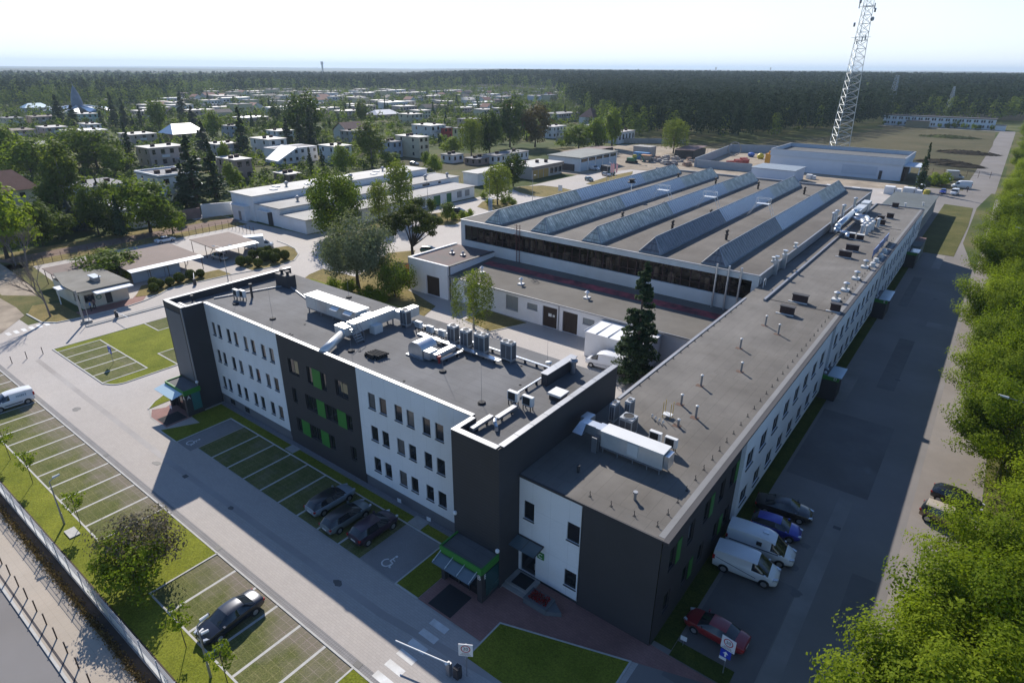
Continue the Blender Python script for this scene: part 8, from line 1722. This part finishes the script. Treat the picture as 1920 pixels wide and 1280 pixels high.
for py in (221,214,208,202.5,197.5,193,189,185.5,182.5,179.5,177):
    px = 190 if py < 200 else 290
    d = dist(600,py)[0]; step = 19*FPX/d
    while px < 1065:
        cand.append((px+R.uniform(-3,3), py+R.uniform(-0.7,0.7))); px += step*R.choice((1,1,1.25,2.2))
for px, py in cand:
    if px < 300 and py < 182: continue
    if (px > 955 and py > 196) or R.random() < 0.10: continue
    x, y = at(px,py); y += R.uniform(-4,4); x += R.uniform(-4,4)
    if any(b_[0]-7 < x < b_[1]+7 and b_[2]-8 < y < b_[3]+8 for b_ in BOXES) : continue
    k = R.choice((0,0,1,2,2,3,4,5,6,7,8)); v = FV[k]
    if k in fu: o = FP[k].copy(); COL.objects.link(o)
    else: o = FP[k]; fu.add(k)
    o.location = (x,y,0); o.rotation_euler = (0,0,R.uniform(-.16,.16)+(PI/2 if R.random() < 0.2 else 0)); o.scale = (R.uniform(.85,1.2),R.uniform(.8,1.25),R.uniform(.75,1.15)); BOXES.append((x-6,x+6,y-8,y+8)); nf += 1
    tag(o, 'small %s house with %s roof among the far estate rows below the forest' % (v[0], words[v[1]] if k > 6 else words[v[1]]+' flat'), 'house', '%s houses with %s roofs in the far estate rows' % (v[0], words[v[1]]))
for k in range(len(FP)):
    if k not in fu: bpy.data.objects.remove(FP[k])
# ---- estate trees too small to show parts
def fartree(kind, n, W, H, m, leaf):
    if kind == 'con':
        f = NR.uniform(0,1,n)**0.6; a = NR.uniform(0,2*PI,n); r = W/2*f*NR.uniform(0.5,1.05,n); C = np.stack([r*np.cos(a),r*np.sin(a),H*(1-f*0.92)],1); N = np.stack([np.cos(a),np.sin(a),0.6*np.ones(n)],1)+NR.normal(size=(n,3))*0.4; ti = 0.45+NR.normal(size=n)*0.2
    else: C, N, _, ti, _c = crown_cloud(n, W, H*0.12, H, 'oval', 22, 0.2, leaf)
    return quads('estate_tree' if kind != 'con' else 'estate_conifer', C, N, leaf*NR.uniform(0.7,1.3,n), ti, m)
FT = [(fartree('b',420,7,8,L_mid,1.05),'mid-green rounded'),(fartree('b',420,7,7.5,L_fresh,1.05),'fresh green rounded'),(fartree('b',420,7.5,10,L_dark,1.1),'dark rounded'),(fartree('con',380,4.4,11,L_pine,1.0),'dark pointed conifer'),(fartree('con',360,4.6,10,L_dark,1.0),'dense green conifer')]
tu = set(); cnt = [0]*5
def estree(px, py, s, zone):
    x, y = at(px,py)
    if any(b_[0]-1 < x < b_[1]+1.5 and b_[2]-1 < y < b_[3]+1 for b_ in BOXES): return
    k = R.choice((0,0,1,1,2,2,3,3,4))
    if k in tu: o = FT[k][0].copy(); COL.objects.link(o)
    else: o = FT[k][0]; tu.add(k)
    s *= R.uniform(0.7,1.25); o.location = (x,y,0); o.scale = (s*R.uniform(.85,1.1),s,s); o.rotation_euler = (0,0,R.uniform(0,6.28))
    tag(o, 'small %s tree %s' % (FT[k][1], zone), 'tree', '%s trees %s' % (FT[k][1], zone))
for i in range(210): estree(R.uniform(180,1060), 174+48*R.random()**1.1, 0.95, 'between the far estate rows below the forest')
for i in range(70): estree(R.uniform(0,1010), R.uniform(222,250), 0.75, 'in the mid estate gardens')
for i in range(46): estree(R.uniform(0,640), R.uniform(252,300), 0.55, 'in the nearer gardens of the estate')
for i in range(24): estree(R.uniform(0,235), R.uniform(420,447), 0.72, 'in the dark hedge along the red gravel road')
for i in range(16): estree(R.uniform(820,1130), R.uniform(258,286), 0.55, 'around the giant trees and the dry lot')
for i in range(14): estree(R.uniform(1040,1140), R.uniform(200,250), 0.9, 'at the forest edge by the last houses')
for i in range(16): x_, y_ = R.uniform(-78,-6), R.uniform(555,561); q = proj(x_,y_); estree(q[0], q[1], 0.5, 'in front of the long field office')
for i in range(len(FT)):
    if i not in tu: bpy.data.objects.remove(FT[i][0])
# ---- hedges and bushes filling the gardens (one green mass)
g = np.arange(-900,-160,4.3); X_, Y_ = np.meshgrid(g, np.arange(20,900,4.3)); P_ = np.stack([X_.ravel(),Y_.ravel()],1)+NR.uniform(-2.1,2.1,(X_.size,2))
V = np.concatenate([P_, np.full((len(P_),1),-CAMH)],1); w_ = V@_F; px_ = 960+FPX*(V@_Rv)/np.maximum(1,w_); py_ = 640-FPX*(V@_Uv)/np.maximum(1,w_)
ok = (w_ > 20)&(px_ > -120)&(px_ < 1150)&(py_ > np.interp(px_,[c[0] for c in [(-900,215),(0,206),(200,203),(300,200),(330,186),(420,177),(500,171),(900,171),(1040,177),(1060,195),(1110,226),(1140,256)]],[c[1] for c in [(-900,215),(0,206),(200,203),(300,200),(330,186),(420,177),(500,171),(900,171),(1040,177),(1060,195),(1110,226),(1140,256)]])-2)
ok &= (P_[:,0] < -212)|((P_[:,0] < -169)&(P_[:,1] < 170))
ok &= (np.sin(P_[:,0]*0.09+1.3*np.sin(P_[:,1]*0.05))+np.sin(P_[:,1]*0.11+P_[:,0]*0.03)+NR.normal(size=len(P_))*0.8 > -0.15)
for b_ in BOXES: ok &= ~((P_[:,0] > b_[0]-1.2)&(P_[:,0] < b_[1]+5.0)&(P_[:,1] > b_[2]-1.8)&(P_[:,1] < b_[3]+1.5))
P_ = P_[ok]; kind_ = NR.randint(0,3,len(P_))
# ---- forest as one mass (nobody could count it)
CV = [(-900,215),(0,206),(200,203),(300,200),(330,186),(420,177),(500,171),(900,171),(1040,177),(1060,195),(1110,226),(1140,256),(1280,268),(1400,272),(1450,262),(1500,258),(1560,254),(1600,246),(1640,240),(1700,231),(1900,229),(2600,225)]
cvx = np.array([c[0] for c in CV]); cvy = np.array([c[1] for c in CV])
def gridpts(step, d0, d1):
    g = np.arange(-d1, d1, step); X, Y = np.meshgrid(g, np.arange(60, d1, step)); P = np.stack([X.ravel(), Y.ravel()],1)+NR.uniform(-.45,.45,(X.size,2))*step
    D = np.hypot(P[:,0],P[:,1]); P = P[(D > d0)&(D <= d1)]
    V = np.concatenate([P, np.full((len(P),1),-CAMH)],1); w = V@_F; px = 960+FPX*(V@_Rv)/np.maximum(1,w); py = 640-FPX*(V@_Uv)/np.maximum(1,w)
    return P[(w > 20)&(px > -160)&(px < 2080)&(py < np.interp(px,cvx,cvy))], None
def hillz(x, y):
    az = np.degrees(np.arctan2(x,y)-_h); d = np.hypot(x,y); rt = np.clip((az+9)/8,0,1)
    return rt*np.clip((d-650)/900,0,1)*11
st = MB()
V_ = []; F_ = []; rr_ = np.linspace(600,2700,30); aa_ = np.linspace(-14,60,60)
for r in rr_:
    for a in aa_: A_ = _h+math.radians(a); x, y = r*math.sin(A_), r*math.cos(A_); V_.append((x,y,float(hillz(x,y))-0.5+(0.0)))
for i in range(29):
    for k in range(59): F_.append((i*60+k+1,i*60+k,(i+1)*60+k,(i+1)*60+k+1))
me = bpy.data.meshes.new('hill'); me.from_pydata(V_,[],F_); me.materials.append(mat('forest_floor',(0.03,0.035,0.018),1.0,0.3,0.05)); o = bpy.data.objects.new('hill', me); COL.objects.link(o); o['kind'] = 'structure'
def forest(name, P, k, W, H, leaf, m, hv=0.25, conic=0.5):
    n = len(P)
    if n == 0: return
    f = NR.uniform(0,1,(n,k)); a = NR.uniform(0,2*PI,(n,k)); s = NR.uniform(1-hv,1+hv,(n,1)); z = H*s*(1-0.75*f**1.3); r = W/2*NR.uniform(0.8,1.15,(n,1))*np.sqrt(f)*(1-0.25*conic*f)*NR.uniform(0.6,1.1,(n,k))
    C = np.stack([P[:,0:1]+r*np.cos(a), P[:,1:2]+r*np.sin(a), z+hillz(P[:,0:1],P[:,1:2])],2).reshape(-1,3)
    N = np.stack([np.cos(a)*f,np.sin(a)*f,0.9-0.5*f],2).reshape(-1,3)+NR.normal(size=(n*k,3))*0.25
    ti = (0.5+NR.uniform(-.3,.3,(n,1))+NR.normal(size=(n,k))*0.13-0*f).ravel()
    o = quads(name, C, N, leaf*NR.uniform(0.7,1.35,n*k), ti, m); o['kind'] = 'stuff'; return o
L_fpine = leafmat('forest_pine', (0.016,0.036,0.018), (0.044,0.072,0.032), 0.12, 0.9); L_fdec = leafmat('forest_broadleaf', (0.060,0.100,0.020), (0.165,0.215,0.050), 0.36, 0.9)
def split(P):
    V = np.concatenate([P, np.full((len(P),1),-CAMH)],1); px = 960+FPX*(V@_Rv)/(V@_F)
    pat = np.sin(P[:,0]*0.011+1)*np.sin(P[:,1]*0.009+2)+0.5*np.sin(P[:,0]*0.031)*np.sin(P[:,1]*0.027)
    pd = np.where(px < 430, 0.78, np.where(px < 1120, 0.30+0.4*(pat > 0.5), np.where(pat > 0.62, 0.6, 0.06)))
    dec = NR.uniform(0,1,len(P)) < pd; return P[dec], P[~dec]
for q_, m_ in enumerate((L_mid,L_fresh,L_dark)): forest('garden_greenery', P_[(kind_ == q_)&((q_ != 1)|(NR.uniform(0,1,len(P_)) < 0.5))], 64, 4.4, 3.2, 0.85, m_, 0.45, 0.0)
far_ = P_[(np.hypot(P_[:,0],P_[:,1]) > 400)&(NR.uniform(0,1,len(P_)) < 0.09)]
forest('garden_greenery', far_[::2], 60, 7.0, 7.0, 1.5, L_dark, 0.35, 0.0); forest('garden_greenery', far_[1::2], 60, 6.5, 8.0, 1.5, L_mid, 0.35, 0.2)
for d0,d1,st,k1,k2,lf,W_ in ((250,560,6.2,150,130,1.35,8.0),(560,900,7.5,80,80,1.9,9.0),(900,1500,11,46,46,3.0,13.0),(1500,2400,19,26,26,5.0,21.0)):
    P, _ = gridpts(st,d0,d1); A, B_ = split(P); H_ = 15 if d0 < 900 else 15.5
    forest('forest', A, k1, W_*1.05, H_, lf*1.05, L_fdec, 0.28, 0.1); forest('forest', B_, k2, W_*0.8, H_+7.0, lf, L_fpine, 0.10, 0.9)
# wooded plain to the horizon: one rough canopy surface
st = MB(); rings = [2300*1.16**i for i in range(15)]; na = 150; V_ = []; F_ = []
for i, r in enumerate(rings):
    for k in range(na):
        a = _h+math.radians(-62+124*k/(na-1)); rt = max(0,min(1,(math.degrees(a-_h)+9)/8)); V_.append((r*math.sin(a), r*math.cos(a), 10+18*rt+4*NR.rand()+ (3*math.sin(k*0.31+i)+ (14*max(0,math.sin(k*0.13+0.6*i)) if i > 9 else 0))))
for i in range(len(rings)-1):
    for k in range(na-1): F_.append((i*na+k, i*na+k+1, (i+1)*na+k+1, (i+1)*na+k))
me = bpy.data.meshes.new('far_woodland'); me.from_pydata(V_,[],F_); me.materials.append(mat('woodland_canopy',(0.016,0.030,0.014),1.0,0.5,0.004,col2=(0.045,0.06,0.026),detail=8)); o = bpy.data.objects.new('far_woodland', me); COL.objects.link(o); o['kind'] = 'stuff'
for i,(px,h) in enumerate(((606,60),(1341,55),(1443,58))):
    x, y = at(px,141); b = MB(); b.box(x-3,x+3,y-3,y+3,0,h); b.box(x-4.5,x+4.5,y-4.5,y+4.5,h*0.8,h+2); tag(b.build('far_tower', M_steel), 'tiny tower on the horizon, '+('left of the centre','left one of two above the pine forest','right one of two above the pine forest')[i], 'tower')
# ---- air
HAZE = 0.0001
hz = MB(); hz.box(-16200,16200,-2200,24200,-1.0,140); ho = hz.build('haze', [])
hm = bpy.data.materials.new('haze_air'); hm.use_nodes = True; nt = hm.node_tree; nt.nodes.remove(nt.nodes['Principled BSDF']); pv = nt.nodes.new('ShaderNodeVolumePrincipled')
pv.inputs['Color'].default_value = (0.66,0.83,1.0,1); pv.inputs['Density'].default_value = HAZE; pv.inputs['Anisotropy'].default_value = 0.2
nt.links.new(pv.outputs[0], nt.nodes['Material Output'].inputs['Volume']); ho.data.materials.append(hm); ho['kind'] = 'stuff'
